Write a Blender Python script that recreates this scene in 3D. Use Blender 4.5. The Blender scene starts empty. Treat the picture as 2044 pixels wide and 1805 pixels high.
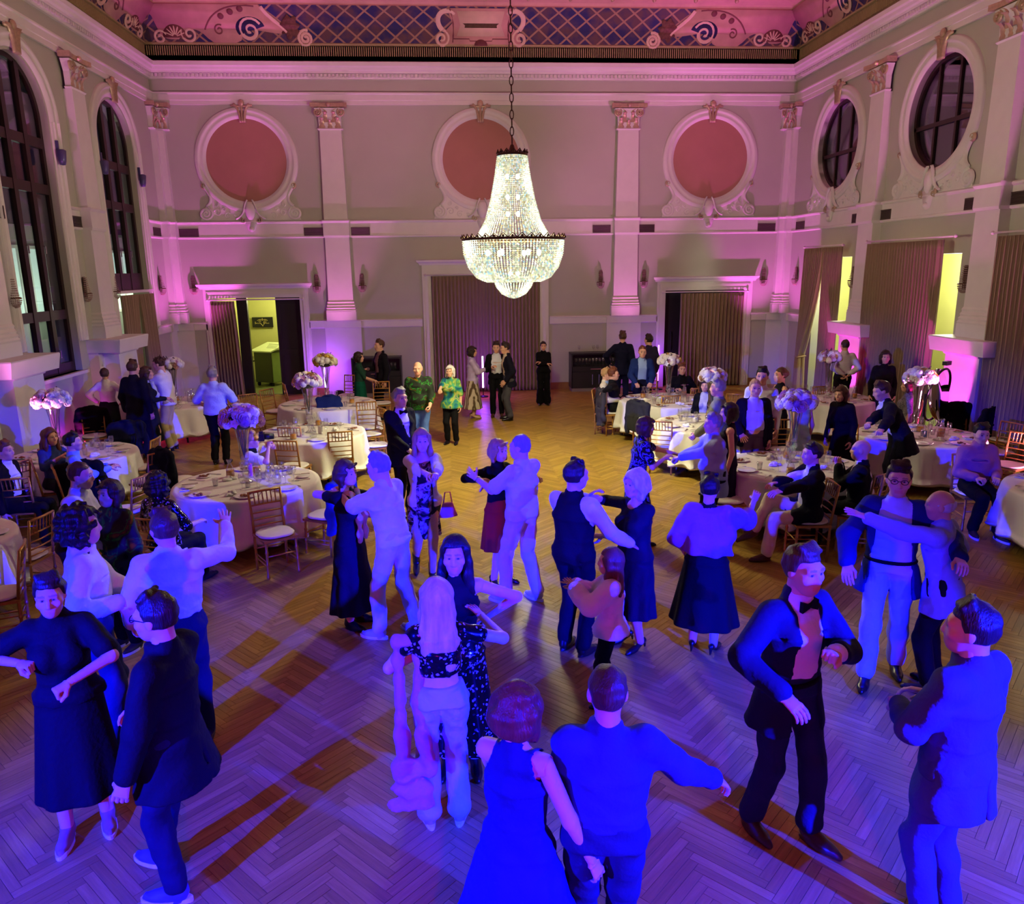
import bpy, math, random
import numpy as np
from mathutils import Vector, Matrix, geometry
R = math.radians
rnd = random.Random(7)
# ------------------------------------------------------------------ camera, world, exposure
scene = bpy.context.scene
COL = scene.collection
XL, XR, YB, YF = -7.48, 9.44, 21.93, -3.0
CAM_H, FPX = 3.376, 1551.2
def make_camera():
    yaw, pitch, roll = 0.0735522, 0.2316138, -0.0134557
    f = Vector((math.sin(yaw)*math.cos(pitch), math.cos(yaw)*math.cos(pitch), -math.sin(pitch)))
    r = Vector((math.cos(yaw), -math.sin(yaw), 0)); u = r.cross(f)
    r2 = r*math.cos(roll)+u*math.sin(roll); u2 = -r*math.sin(roll)+u*math.cos(roll)
    cd = bpy.data.cameras.new('camera'); co = bpy.data.objects.new('camera', cd); COL.objects.link(co)
    m = Matrix((r2, u2, -f)).transposed().to_4x4(); m.translation = (0, 0, CAM_H)
    co.matrix_world = m
    cd.sensor_fit = 'HORIZONTAL'; cd.sensor_width = 36; cd.lens = FPX/2044*36
    cd.clip_start = .05; cd.clip_end = 200
    scene.camera = co
make_camera()
w = bpy.data.worlds.new('night'); scene.world = w; w.use_nodes = True
w.node_tree.nodes['Background'].inputs[0].default_value = (.02, .025, .05, 1)
w.node_tree.nodes['Background'].inputs[1].default_value = .25
vs = scene.view_settings
vs.view_transform = 'Standard'; vs.look = 'None'; vs.gamma = 1; vs.use_curve_mapping = False
vs.exposure = 0.0
cy = scene.cycles
cy.max_bounces = 5; cy.diffuse_bounces = 2; cy.glossy_bounces = 2; cy.transmission_bounces = 2; cy.transparent_max_bounces = 10
cy.caustics_reflective = False; cy.caustics_refractive = False
# ------------------------------------------------------------------ lights of the place (stage spots, room beyond doors)
def lamp(kind, name, loc, color, power, target=None, size=.1, angle=60, blend=.3):
    l = bpy.data.lights.new(name, kind); l.color = color; l.energy = power
    o = bpy.data.objects.new(name, l); COL.objects.link(o); o.location = loc
    if kind in ('POINT', 'SPOT'): l.shadow_soft_size = size
    if kind == 'SPOT': l.spot_size = R(angle); l.spot_blend = blend
    if kind == 'AREA': l.shape = 'DISK'; l.size = size
    if target is not None:
        o.rotation_euler = (Vector(target)-Vector(loc)).to_track_quat('-Z', 'Y').to_euler()
    return o
BLUE = (.003, .006, 1.0); MAG = (1.0, .03, .8); VIO = (.3, .02, 1.0)
def stage_lights():
    # stage fixtures on a truss below the gallery, either side of and behind the viewer
    lamp('SPOT', 'stage_spot_blue', (5.2, -.6, 2.9), BLUE, 34000, (1.6, 3.9, 0), .05, 52, .75)
    lamp('SPOT', 'stage_spot_blue', (-5.0, -.6, 2.9), BLUE, 30000, (-1.3, 3.9, 0), .05, 52, .75)
    lamp('SPOT', 'stage_spot_magenta', (.4, -2.2, 3.0), (.9, .004, .5), 420, (.3, 4.6, 0), .08, 62, .5)
    for x, y in ((XL+.9, 10.5), (XR-.9, 9.5)):
        lamp('SPOT', 'wall_wash_pink', (x, y, .4), (1., .25, .75), 2600, (x*.35, 20.5, 9.6), .2, 64, .9)
    for x, y in ((XL+.9, 7.), (XR-.9, 6.)):
        lamp('SPOT', 'wall_wash_pink', (x, y, .4), (1., .25, .75), 1500, (x*.9, y+5, 9.6), .2, 90, .9)
stage_lights()
# ------------------------------------------------------------------ materials
MATS = {}
def srgb(r, g, b):
    f = lambda c: (c/255/12.92 if c/255 <= .04045 else ((c/255+.055)/1.055)**2.4)
    return (f(r), f(g), f(b))
def mat(key, col=(.8, .8, .8), rough=.6, metal=0., var=.06, vscale=6., bump=0., bscale=60., emit=0., ecol=None, trans=0., coat=0., sheen=0., spec=.5, attr=None, stretch=(1, 1, 1)):
    if key in MATS: return MATS[key]
    m = bpy.data.materials.new(key); m.use_nodes = True; MATS[key] = m
    nt = m.node_tree; N = nt.nodes; L = nt.links; b = N['Principled BSDF']
    b.inputs['Roughness'].default_value = rough; b.inputs['Metallic'].default_value = metal
    b.inputs['Specular IOR Level'].default_value = spec
    b.inputs['Transmission Weight'].default_value = trans
    b.inputs['Coat Weight'].default_value = coat; b.inputs['Sheen Weight'].default_value = sheen
    tc = N.new('ShaderNodeTexCoord'); mp = N.new('ShaderNodeMapping'); L.new(tc.outputs['Object'], mp.inputs[0])
    mp.inputs['Scale'].default_value = stretch
    no = N.new('ShaderNodeTexNoise'); no.inputs['Scale'].default_value = vscale; no.inputs['Detail'].default_value = 4
    L.new(mp.outputs[0], no.inputs['Vector'])
    mx = N.new('ShaderNodeMix'); mx.data_type = 'RGBA'; mx.blend_type = 'MULTIPLY'; mx.inputs[0].default_value = 1
    if attr:
        a = N.new('ShaderNodeAttribute'); a.attribute_name = attr; L.new(a.outputs['Color'], mx.inputs[6])
    else: mx.inputs[6].default_value = (*col, 1)
    mr = N.new('ShaderNodeMapRange'); mr.inputs[3].default_value = 1-var*2; mr.inputs[4].default_value = 1+var*2
    L.new(no.outputs['Fac'], mr.inputs[0]); L.new(mr.outputs[0], mx.inputs[7]); L.new(mx.outputs[2], b.inputs['Base Color'])
    if emit:
        m.cycles.emission_sampling = 'NONE'
        b.inputs['Emission Color'].default_value = (*(ecol or col), 1); b.inputs['Emission Strength'].default_value = emit
    if bump:
        n2 = N.new('ShaderNodeTexNoise'); n2.inputs['Scale'].default_value = bscale; n2.inputs['Detail'].default_value = 3
        L.new(mp.outputs[0], n2.inputs['Vector'])
        bp = N.new('ShaderNodeBump'); bp.inputs['Strength'].default_value = bump; bp.inputs['Distance'].default_value = .02
        L.new(n2.outputs['Fac'], bp.inputs['Height']); L.new(bp.outputs[0], b.inputs['Normal'])
    return m
def glass(key='clear_glass', col=(.95, .97, 1), rough=.03, thin=.82, graze=.75):
    """thin clear glass: mostly lets light straight through, with a mirror sheen"""
    if key in MATS: return MATS[key]
    m = bpy.data.materials.new(key); m.use_nodes = True; MATS[key] = m
    nt = m.node_tree; N = nt.nodes; L = nt.links; out = N['Material Output']; N.remove(N['Principled BSDF'])
    t = N.new('ShaderNodeBsdfTransparent'); t.inputs[0].default_value = (*col, 1)
    g = N.new('ShaderNodeBsdfGlossy'); g.inputs['Roughness'].default_value = rough
    lw = N.new('ShaderNodeLayerWeight'); lw.inputs[0].default_value = .35
    mr = N.new('ShaderNodeMapRange'); mr.inputs[3].default_value = 1-thin; mr.inputs[4].default_value = graze
    L.new(lw.outputs['Facing'], mr.inputs[0])
    s = N.new('ShaderNodeMixShader'); L.new(mr.outputs[0], s.inputs[0]); L.new(t.outputs[0], s.inputs[1]); L.new(g.outputs[0], s.inputs[2])
    L.new(s.outputs[0], out.inputs[0])
    return m
# ------------------------------------------------------------------ objects
def prop(o, label=None, cat=None, group=None, kind=None):
    if label: o['label'] = label
    if cat: o['category'] = cat
    if group: o['group'] = group
    if kind: o['kind'] = kind
    return o
def empty(name, loc=(0, 0, 0), rz=0., label=None, cat=None, group=None, kind=None, parent=None, matrix=None):
    o = bpy.data.objects.new(name, None); COL.objects.link(o); o.empty_display_size = .1
    if matrix is not None: o.matrix_world = matrix
    else: o.location = loc; o.rotation_euler = (0, 0, rz)
    if parent: o.parent = parent
    return prop(o, label, cat, group, kind)
def link(name, me, parent=None, loc=None, rot=None, scale=None, **k):
    o = bpy.data.objects.new(name, me); COL.objects.link(o)
    if parent: o.parent = parent
    if loc is not None: o.location = loc
    if rot is not None: o.rotation_euler = rot
    if scale is not None: o.scale = scale if hasattr(scale, '__len__') else (scale,)*3
    return prop(o, **k)
class MB:
    def __init__(s): s.v = []; s.f = []; s.uv = None
    def add(s, vs, fs):
        n = len(s.v); s.v += [tuple(p) for p in vs]; s.f += [tuple(i+n for i in f) for f in fs]; return s
    def box(s, c, d, rz=0., M=None):
        x, y, z = d[0]/2, d[1]/2, d[2]/2
        vs = [Vector((a*x, b*y, e*z)) for e in (-1, 1) for b in (-1, 1) for a in (-1, 1)]
        m = (M or Matrix.Rotation(rz, 3, 'Z'))
        vs = [m @ p + Vector(c) for p in vs]
        return s.add(vs, [(0, 2, 3, 1), (4, 5, 7, 6), (0, 1, 5, 4), (2, 6, 7, 3), (0, 4, 6, 2), (1, 3, 7, 5)])
    def bb(s, x0, x1, y0, y1, z0, z1): return s.box(((x0+x1)/2, (y0+y1)/2, (z0+z1)/2), (abs(x1-x0), abs(y1-y0), abs(z1-z0)))
    def taper(s, x0, y0, z0, x1, y1, z1, w0, d0, w1, d1):
        vs = [(x0-w0/2, y0-d0/2, z0), (x0+w0/2, y0-d0/2, z0), (x0+w0/2, y0+d0/2, z0), (x0-w0/2, y0+d0/2, z0),
              (x1-w1/2, y1-d1/2, z1), (x1+w1/2, y1-d1/2, z1), (x1+w1/2, y1+d1/2, z1), (x1-w1/2, y1+d1/2, z1)]
        return s.add(vs, [(3, 2, 1, 0), (4, 5, 6, 7), (0, 1, 5, 4), (1, 2, 6, 5), (2, 3, 7, 6), (3, 0, 4, 7)])
    def lathe(s, prof, n=16, c=(0, 0, 0), M=None, caps=True, a0=0., a1=2*math.pi):
        full = abs(a1-a0-2*math.pi) < 1e-6; m = n if full else n+1
        vs = []; M = M or Matrix.Identity(3); c = Vector(c)
        for r, z in prof:
            for i in range(m):
                a = a0+(a1-a0)*i/n; vs.append(M @ Vector((r*math.cos(a), r*math.sin(a), z))+c)
        fs = []
        for j in range(len(prof)-1):
            for i in range(n):
                k = (i+1) % m; fs.append((j*m+i, j*m+k, (j+1)*m+k, (j+1)*m+i))
        if caps and full:
            if prof[0][0] > 1e-5: fs.append(tuple(reversed(range(m))))
            if prof[-1][0] > 1e-5: fs.append(tuple((len(prof)-1)*m+i for i in range(m)))
        return s.add(vs, fs)
    def tube(s, pts, r, n=8, closed=False, caps=True):
        P = [Vector(p) for p in pts]; k = len(P); rr = r if hasattr(r, '__len__') else [r]*k
        vs = []; up = None
        for i, p in enumerate(P):
            t = (P[(i+1) % k]-P[i-1]) if closed else (P[min(i+1, k-1)]-P[max(i-1, 0)])
            t.normalize()
            if up is None: up = t.orthogonal().normalized()
            up = (up-t*up.dot(t)); up = up.normalized() if up.length > 1e-6 else t.orthogonal().normalized()
            b = t.cross(up)
            for j in range(n):
                a = 2*math.pi*j/n; vs.append(p+(up*math.cos(a)+b*math.sin(a))*rr[i])
        fs = []
        for i in range(k if closed else k-1):
            q = (i+1) % k
            for j in range(n): fs.append((i*n+j, i*n+(j+1) % n, q*n+(j+1) % n, q*n+j))
        if caps and not closed: fs += [tuple(reversed(range(n))), tuple((k-1)*n+j for j in range(n))]
        return s.add(vs, fs)
    def prism(s, poly, z0, z1, fx=None, holes=()):
        """extrude a 2-D outline (x,y) from z0 to z1; holes are outlines too"""
        loops = [list(poly)]+[list(h) for h in holes]
        tris = geometry.tessellate_polygon([[Vector((p[0], p[1], 0)) for p in l] for l in loops])
        flat = [p for l in loops for p in l]; n = len(flat)
        vs = [(p[0], p[1], z0) for p in flat]+[(p[0], p[1], z1) for p in flat]
        fs = []
        for t in tris:
            a, b, c = (flat[i] for i in t)
            ccw = (b[0]-a[0])*(c[1]-a[1])-(b[1]-a[1])*(c[0]-a[0])
            t = tuple(t) if ccw > 0 else tuple(reversed(t))
            fs += [tuple(i+n for i in t), tuple(reversed(t))]
        o = 0
        for li, l in enumerate(loops):
            m = len(l); ar = sum(l[i-1][0]*l[i][1]-l[i][0]*l[i-1][1] for i in range(m))
            for i in range(m):
                j = (i+1) % m; q = (o+i, o+j, o+j+n, o+i+n)
                if (ar > 0) != (li == 0): q = tuple(reversed(q))
                fs.append(q)
            o += m
        if fx: vs = [fx(*p) for p in vs]
        return s.add(vs, fs)
    def ball(s, c, r, n=8, m=6, sq=(1, 1, 1)):
        pr = [(math.sin(math.pi*i/m)*r, -math.cos(math.pi*i/m)*r) for i in range(m+1)]
        k = len(s.v); s.lathe(pr, n, caps=False)
        for i in range(k, len(s.v)):
            p = s.v[i]; s.v[i] = (p[0]*sq[0]+c[0], p[1]*sq[1]+c[1], p[2]*sq[2]+c[2])
        return s
    def ribbon(s, pts, w, z0, z1):
        """flat band of width w (a number or one per point) along a 2-D path, z0..z1 thick"""
        k = len(pts); ww = w if hasattr(w, '__len__') else [w]*k; a = []; b = []
        for i in range(k):
            p, q = Vector(pts[max(i-1, 0)]), Vector(pts[min(i+1, k-1)]); t = q-p
            if t.length < 1e-9: t = Vector((1, 0))
            t.normalize(); nn = Vector((-t.y, t.x))*ww[i]/2; c = Vector(pts[i]); a.append(c+nn); b.append(c-nn)
        n = len(s.v)
        for i in range(k): s.v += [(a[i].x, a[i].y, z0), (b[i].x, b[i].y, z0), (pts[i][0], pts[i][1], z1)]
        for i in range(k-1):
            o, q = n+3*i, n+3*i+3; s.f += [(o, o+2, q+2, q), (o+2, o+1, q+1, q+2)]
        s.f += [(n, n+1, n+2), (n+3*k-3, n+3*k-1, n+3*k-2)]
        return s
    def mesh(s, name, m=None, smooth=False):
        me = bpy.data.meshes.new(name); me.from_pydata(s.v, [], s.f); me.update()
        if m: me.materials.append(m)
        if smooth: me.polygons.foreach_set('use_smooth', [True]*len(me.polygons))
        return me
    def obj(s, name, m=None, parent=None, smooth=False, **k):
        return link(name, s.mesh(name, m, smooth), parent, **k)
def spiral(cx, cy, r0, r1, a0, turns, n=28):
    return [(cx+(r0+(r1-r0)*i/n)*math.cos(a0+2*math.pi*turns*i/n), cy+(r0+(r1-r0)*i/n)*math.sin(a0+2*math.pi*turns*i/n)) for i in range(n+1)]
def bez(p0, p1, p2, p3, n=12):
    return [tuple((1-t)**3*p0[k]+3*(1-t)**2*t*p1[k]+3*(1-t)*t*t*p2[k]+t**3*p3[k] for k in range(len(p0))) for t in [i/n for i in range(n+1)]]
def sweep_room(prof, name, m, parent=None, y0=YF, uv=False, smooth=False):
    """run a moulding profile of (distance from wall, height) points along the left, back and right wall with mitred corners"""
    mb = MB(); n = len(prof); uvs = []; acc = [0.]
    for i in range(1, n): acc.append(acc[-1]+math.dist(prof[i-1], prof[i]))
    st = [lambda d: (XL+d, y0), lambda d: (XL+d, YB-d), lambda d: (XR-d, YB-d), lambda d: (XR-d, y0)]
    for g in st: mb.v += [(*g(d), z) for d, z in prof]
    for k in range(3):
        for i in range(n-1): mb.f.append((k*n+i, (k+1)*n+i, (k+1)*n+i+1, k*n+i+1))
    o = mb.obj(name, m, parent, smooth)
    if uv:
        ul = o.data.uv_layers.new(name='run')
        for p in o.data.polygons:
            for li, vi in zip(p.loop_indices, p.vertices):
                x, y, z = o.data.vertices[vi].co; k = p.index//(n-1)
                ul.data[li].uv = ((y if k == 0 else x if k == 1 else -y), acc[vi % n])
    return o
# wall frames: local x along the wall, local y up, local z out of the wall into the room
MBACK = Matrix(((1, 0, 0, 0), (0, 0, -1, YB), (0, 1, 0, 0), (0, 0, 0, 1)))
MLEFT = Matrix(((0, 0, 1, XL), (1, 0, 0, 0), (0, 1, 0, 0), (0, 0, 0, 1)))
MRIGHT = Matrix(((0, 0, -1, XR), (-1, 0, 0, 0), (0, 1, 0, 0), (0, 0, 0, 1)))
def onwall(Mw, u, z=0., d=0.): return Mw @ Matrix.Translation((u, z, d))
# ------------------------------------------------------------------ setting materials
WALL = mat('wall_paint', srgb(188, 186, 172), .75, var=.03, vscale=1.5, bump=.05, bscale=90)
TRIM = mat('white_stucco', srgb(226, 220, 214), .55, var=.03, vscale=4, bump=.05, bscale=40)
GILT = mat('aged_gilt_stucco', srgb(196, 168, 140), .38, .35, var=.16, vscale=22)
ROUNDEL = mat('salmon_plaster', srgb(178, 124, 110), .8, var=.05, vscale=2)
DARKWOOD = mat('dark_window_wood', srgb(46, 26, 22), .4, var=.1, vscale=9)
BLACKDOOR = mat('dark_door_paint', srgb(30, 20, 26), .5, var=.08)
OLIVE = mat('olive_fluted_band', srgb(170, 156, 108), .6, var=.08, vscale=3)
BASEW = mat('oak_baseboard', srgb(150, 104, 56), .45, var=.12, vscale=8)
PANE = glass('window_pane', (.8, .85, .95), .02, .9, .3)
VENTM = mat('vent_metal', srgb(96, 84, 72), .5, .5)
CURT = mat('taupe_curtain', srgb(158, 130, 106), .85, var=.05, vscale=5, sheen=.2, bump=.1, bscale=160)
WHITEROD = mat('white_rod', srgb(225, 215, 210), .4)
# ------------------------------------------------------------------ floor: herringbone parquet, every plank its own piece
def parquet_material():
    m = bpy.data.materials.new('oak_parquet'); m.use_nodes = True; nt = m.node_tree; N = nt.nodes; L = nt.links; b = N['Principled BSDF']
    uv = N.new('ShaderNodeUVMap'); uv.uv_map = 'grain'
    oi = N.new('ShaderNodeObjectInfo'); ge = N.new('ShaderNodeNewGeometry')
    ad = N.new('ShaderNodeMath'); ad.operation = 'ADD'; L.new(ge.outputs['Random Per Island'], ad.inputs[0]); L.new(oi.outputs['Random'], ad.inputs[1])
    fr = N.new('ShaderNodeMath'); fr.operation = 'FRACT'; L.new(ad.outputs[0], fr.inputs[0])
    mp = N.new('ShaderNodeMapping'); mp.inputs['Scale'].default_value = (3, 40, 1); L.new(uv.outputs[0], mp.inputs[0])
    cb = N.new('ShaderNodeCombineXYZ'); L.new(fr.outputs[0], cb.inputs[2]); mu = N.new('ShaderNodeVectorMath'); mu.operation = 'SCALE'; mu.inputs['Scale'].default_value = 40
    L.new(cb.outputs[0], mu.inputs[0]); L.new(mu.outputs[0], mp.inputs['Location'])
    no = N.new('ShaderNodeTexNoise'); no.inputs['Scale'].default_value = 1; no.inputs['Detail'].default_value = 6; no.inputs['Roughness'].default_value = .65; L.new(mp.outputs[0], no.inputs['Vector'])
    cr = N.new('ShaderNodeValToRGB'); e = cr.color_ramp.elements
    e[0].position = .1; e[0].color = (*srgb(116, 90, 36), 1); e[1].position = .9; e[1].color = (*srgb(206, 174, 84), 1)
    mid = e.new(.5); mid.color = (*srgb(170, 136, 58), 1)
    a2 = N.new('ShaderNodeMath'); a2.operation = 'MULTIPLY_ADD'; a2.inputs[1].default_value = .24; L.new(fr.outputs[0], a2.inputs[0])
    m2 = N.new('ShaderNodeMath'); m2.operation = 'MULTIPLY'; m2.inputs[1].default_value = .66; L.new(no.outputs['Fac'], m2.inputs[0]); L.new(m2.outputs[0], a2.inputs[2])
    L.new(a2.outputs[0], cr.inputs[0]); L.new(cr.outputs[0], b.inputs['Base Color'])
    wn = N.new('ShaderNodeTexNoise'); wn.inputs['Scale'].default_value = 2.2; wn.inputs['Detail'].default_value = 5; L.new(ge.outputs['Position'], wn.inputs['Vector'])
    rr = N.new('ShaderNodeMapRange'); rr.inputs[3].default_value = .3; rr.inputs[4].default_value = .46; b.inputs['Specular IOR Level'].default_value = .13; L.new(wn.outputs['Fac'], rr.inputs[0]); L.new(rr.outputs[0], b.inputs['Roughness'])
    bp = N.new('ShaderNodeBump'); bp.inputs['Strength'].default_value = .12; bp.inputs['Distance'].default_value = .01; L.new(no.outputs['Fac'], bp.inputs['Height']); L.new(bp.outputs[0], b.inputs['Normal'])
    return m
def build_floor():
    OAK = parquet_material(); SUB = mat('subfloor_joint', srgb(92, 64, 36), .8)
    fl = MB().bb(XL-.4, XR+.4, YF, YB+.4, -.12, -.004).obj('floor', SUB)
    prop(fl, 'herringbone oak parquet floor of the ballroom', 'floor', kind='structure')
    W, n = .062, 8; c = math.sqrt(.5); gap = .0007; z0, z1 = -.006, .0
    planks = []
    def rot(x, y): return ((x-y)*c*W+.98, (x+y)*c*W+2.)
    for m in range(-240, 430):
        for s in range(-30, 31):
            for (cx, cy, a) in ((m+2*n*s+n/2, m+.5, 0.), (m+n+2*n*s+.5, m-n+1+n/2, math.pi/2)):
                x, y = rot(cx, cy)
                if XL+.1 < x < XR-.1 and 1.0 < y < YB+.15: planks.append((x, y, a+math.pi/4))
    lx, ly = n*W/2-gap, W/2-gap
    def plank(cx, cy, a, z):
        ca, sa = math.cos(a), math.sin(a)
        T = lambda u, v, zz: (cx+u*ca-v*sa, cy+u*sa+v*ca, zz)
        bev = .0008
        vs = [T(-lx, -ly, z0), T(lx, -ly, z0), T(lx, ly, z0), T(-lx, ly, z0)]+[T(sx*(lx-bev), sy*(ly-bev), z) for sx, sy in ((-1, -1), (1, -1), (1, 1), (-1, 1))]
        return vs, [(4, 5, 6, 7), (0, 1, 5, 4), (1, 2, 6, 5), (2, 3, 7, 6), (3, 0, 4, 7)]
    def uvs(me):
        ul = me.uv_layers.new(name='grain'); q = [(-lx, -ly), (lx, -ly), (lx, ly), (-lx, ly)]*2
        d = np.array([q[l.vertex_index % 8] for l in me.loops], 'f').ravel(); ul.data.foreach_set('uv', d)
    def view_ok(x, y): # nearest planks that the picture shows
        return y > 2.6 and abs(x-.09*y) < .64*y
    near = sorted([p for p in planks if view_ok(p[0], p[1])], key=lambda p: p[1]**2+(p[0])**2)[:300]
    ns = set(near); mb = MB(); r = random.Random(3)
    for p in planks:
        if p not in ns: mb.add(*plank(*p, z1+r.uniform(-.0007, .0005)))
    o = mb.obj('parquet', OAK, fl, kind='stuff'); uvs(o.data)
    me = MB().add(*plank(0, 0, 0, 0)).mesh('plank', OAK); uvs(me)
    for x, y, a in near: link('plank', me, fl, (x, y, r.uniform(-.0007, .0005)), (0, 0, a))
build_floor()
# ------------------------------------------------------------------ walls
CIRC = lambda cx, cy, r, n=48: [(cx+r*math.cos(2*math.pi*i/n), cy+r*math.sin(2*math.pi*i/n)) for i in range(n)]
def arch(c, hw, z0, zs, n=24): return [(c-hw, z0), (c+hw, z0)]+[(c+hw*math.cos(math.pi*i/n), zs+hw*math.sin(math.pi*i/n)) for i in range(n+1)]
def rect(x0, x1, z0, z1): return [(x0, z0), (x1, z0), (x1, z1), (x0, z1)]
ZTOP = 10.9
D1, D2, D3 = (-6.42, -4.12, 2.70), (-.55, 2.45, 3.26), (6.0, 8.26, 2.72)
RDX, RDZ = (-5.22, .9, 7.13), 6.21
SIDE_BAYS = (19.38, 15.33); SIDE_PIL = (17.36, 13.3)
def hall_walls():
    o = MB().prism(rect(XL-.4, XR+.4, -.1, ZTOP), -.4, 0, holes=[rect(D1[0], D1[1], -.02, D1[2]), rect(D3[0], D3[1], -.02, D3[2])]).obj('wall_back', WALL)
    o.matrix_world = MBACK; prop(o, 'pale grey plaster end wall with three salmon roundels', 'wall', kind='structure')
    o = MB().prism(rect(YF, YB+.4, -.1, ZTOP), -.4, 0, holes=[arch(SIDE_BAYS[1], .97, 1.5, 6.2), arch(SIDE_BAYS[0], .97, .0, 6.2)]).obj('wall_left', WALL)
    o.matrix_world = MLEFT; prop(o, 'pale plaster side wall with two tall arched windows', 'wall', kind='structure')
    o = MB().prism(rect(-YB-.4, -YF, -.1, ZTOP), -.4, 0, holes=[CIRC(-c, 6.2, 1.03) for c in SIDE_BAYS]+[rect(-20.05, -18.2, -.02, 3.55), rect(-16.6, -14.15, -.02, 3.55), rect(-12.55, -10.1, -.02, 3.55)]).obj('wall_right', WALL)
    o.matrix_world = MRIGHT; prop(o, 'pale plaster side wall with oval windows and curtained openings', 'wall', kind='structure')
    o = MB().bb(XL-.4, XR+.4, YF-.3, YF, -.1, ZTOP).obj('wall_front', WALL)
    prop(o, 'plain plaster wall behind the gallery', 'wall', kind='structure')
hall_walls()
# ------------------------------------------------------------------ ceiling with painted cove
COVE = [(0.0, 8.5), (.0, 8.98), (.03, 9.0), (.05, 9.1), (.12, 9.3), (.27, 9.56), (.46, 9.77)]
def trellis_material():
    m = bpy.data.materials.new('painted_trellis'); m.use_nodes = True; nt = m.node_tree; N = nt.nodes; L = nt.links; b = N['Principled BSDF']
    b.inputs['Roughness'].default_value = .8
    uv = N.new('ShaderNodeUVMap'); uv.uv_map = 'run'; sx = N.new('ShaderNodeSeparateXYZ'); L.new(uv.outputs[0], sx.inputs[0])
    def mth(op, a, bb=None):
        q = N.new('ShaderNodeMath'); q.operation = op
        for i, v in enumerate((a, bb)):
            if v is None: continue
            if hasattr(v, 'is_linked'): L.new(v, q.inputs[i])
            else: q.inputs[i].default_value = v
        return q.outputs[0]
    u = mth('MULTIPLY', sx.outputs[0], 2.05); v = mth('MULTIPLY', sx.outputs[1], 2.5)
    lines = []
    for sg in (1, -1):
        t = mth('ADD', u, mth('MULTIPLY', v, sg)); f = mth('FRACT', mth('ADD', t, 100)); d = mth('ABSOLUTE', mth('SUBTRACT', f, .5)); lines.append(d)
    mask = mth('GREATER_THAN', mth('MAXIMUM', lines[0], lines[1]), .43)
    no = N.new('ShaderNodeTexNoise'); no.inputs['Scale'].default_value = 2.1; no.inputs['Detail'].default_value = 6; L.new(uv.outputs[0], no.inputs['Vector'])
    cr = N.new('ShaderNodeValToRGB'); e = cr.color_ramp.elements; e[0].position = .42; e[0].color = (*srgb(40, 40, 96), 1); e[1].position = .62; e[1].color = (*srgb(96, 70, 74), 1)
    L.new(no.outputs['Fac'], cr.inputs[0])
    mx = N.new('ShaderNodeMix'); mx.data_type = 'RGBA'; L.new(mask, mx.inputs[0]); L.new(cr.outputs[0], mx.inputs[6]); mx.inputs[7].default_value = (*srgb(160, 128, 104), 1)
    L.new(mx.outputs[2], b.inputs['Base Color'])
    return m
CEILPINK = mat('painted_ceiling_pink', srgb(208, 160, 150), .8, var=.12, vscale=3)
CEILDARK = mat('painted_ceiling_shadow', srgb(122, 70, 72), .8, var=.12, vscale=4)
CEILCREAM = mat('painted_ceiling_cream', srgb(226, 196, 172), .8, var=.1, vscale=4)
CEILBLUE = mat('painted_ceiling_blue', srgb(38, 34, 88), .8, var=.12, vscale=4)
def cove_map(side, u, v, h=0.):
    """point on the cove: u along the wall, v arc length above the olive band, h lifted off the surface"""
    P = COVE[2:]+[(.74, 9.93), (1.3, 10.2), (2.2, 10.5)]; acc = 0
    for i in range(len(P)-1):
        l = math.dist(P[i], P[i+1])
        if v <= acc+l or i == len(P)-2:
            t = (v-acc)/l; d = P[i][0]+(P[i+1][0]-P[i][0])*t; z = P[i][1]+(P[i+1][1]-P[i][1])*t
            nx, nz = (P[i+1][1]-P[i][1])/l, -(P[i+1][0]-P[i][0])/l
            d += nx*h; z += nz*h; break
        acc += l
    return (u, YB-d, z) if side == 'b' else (XL+d, u, z) if side == 'l' else (XR-d, u, z)
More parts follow.
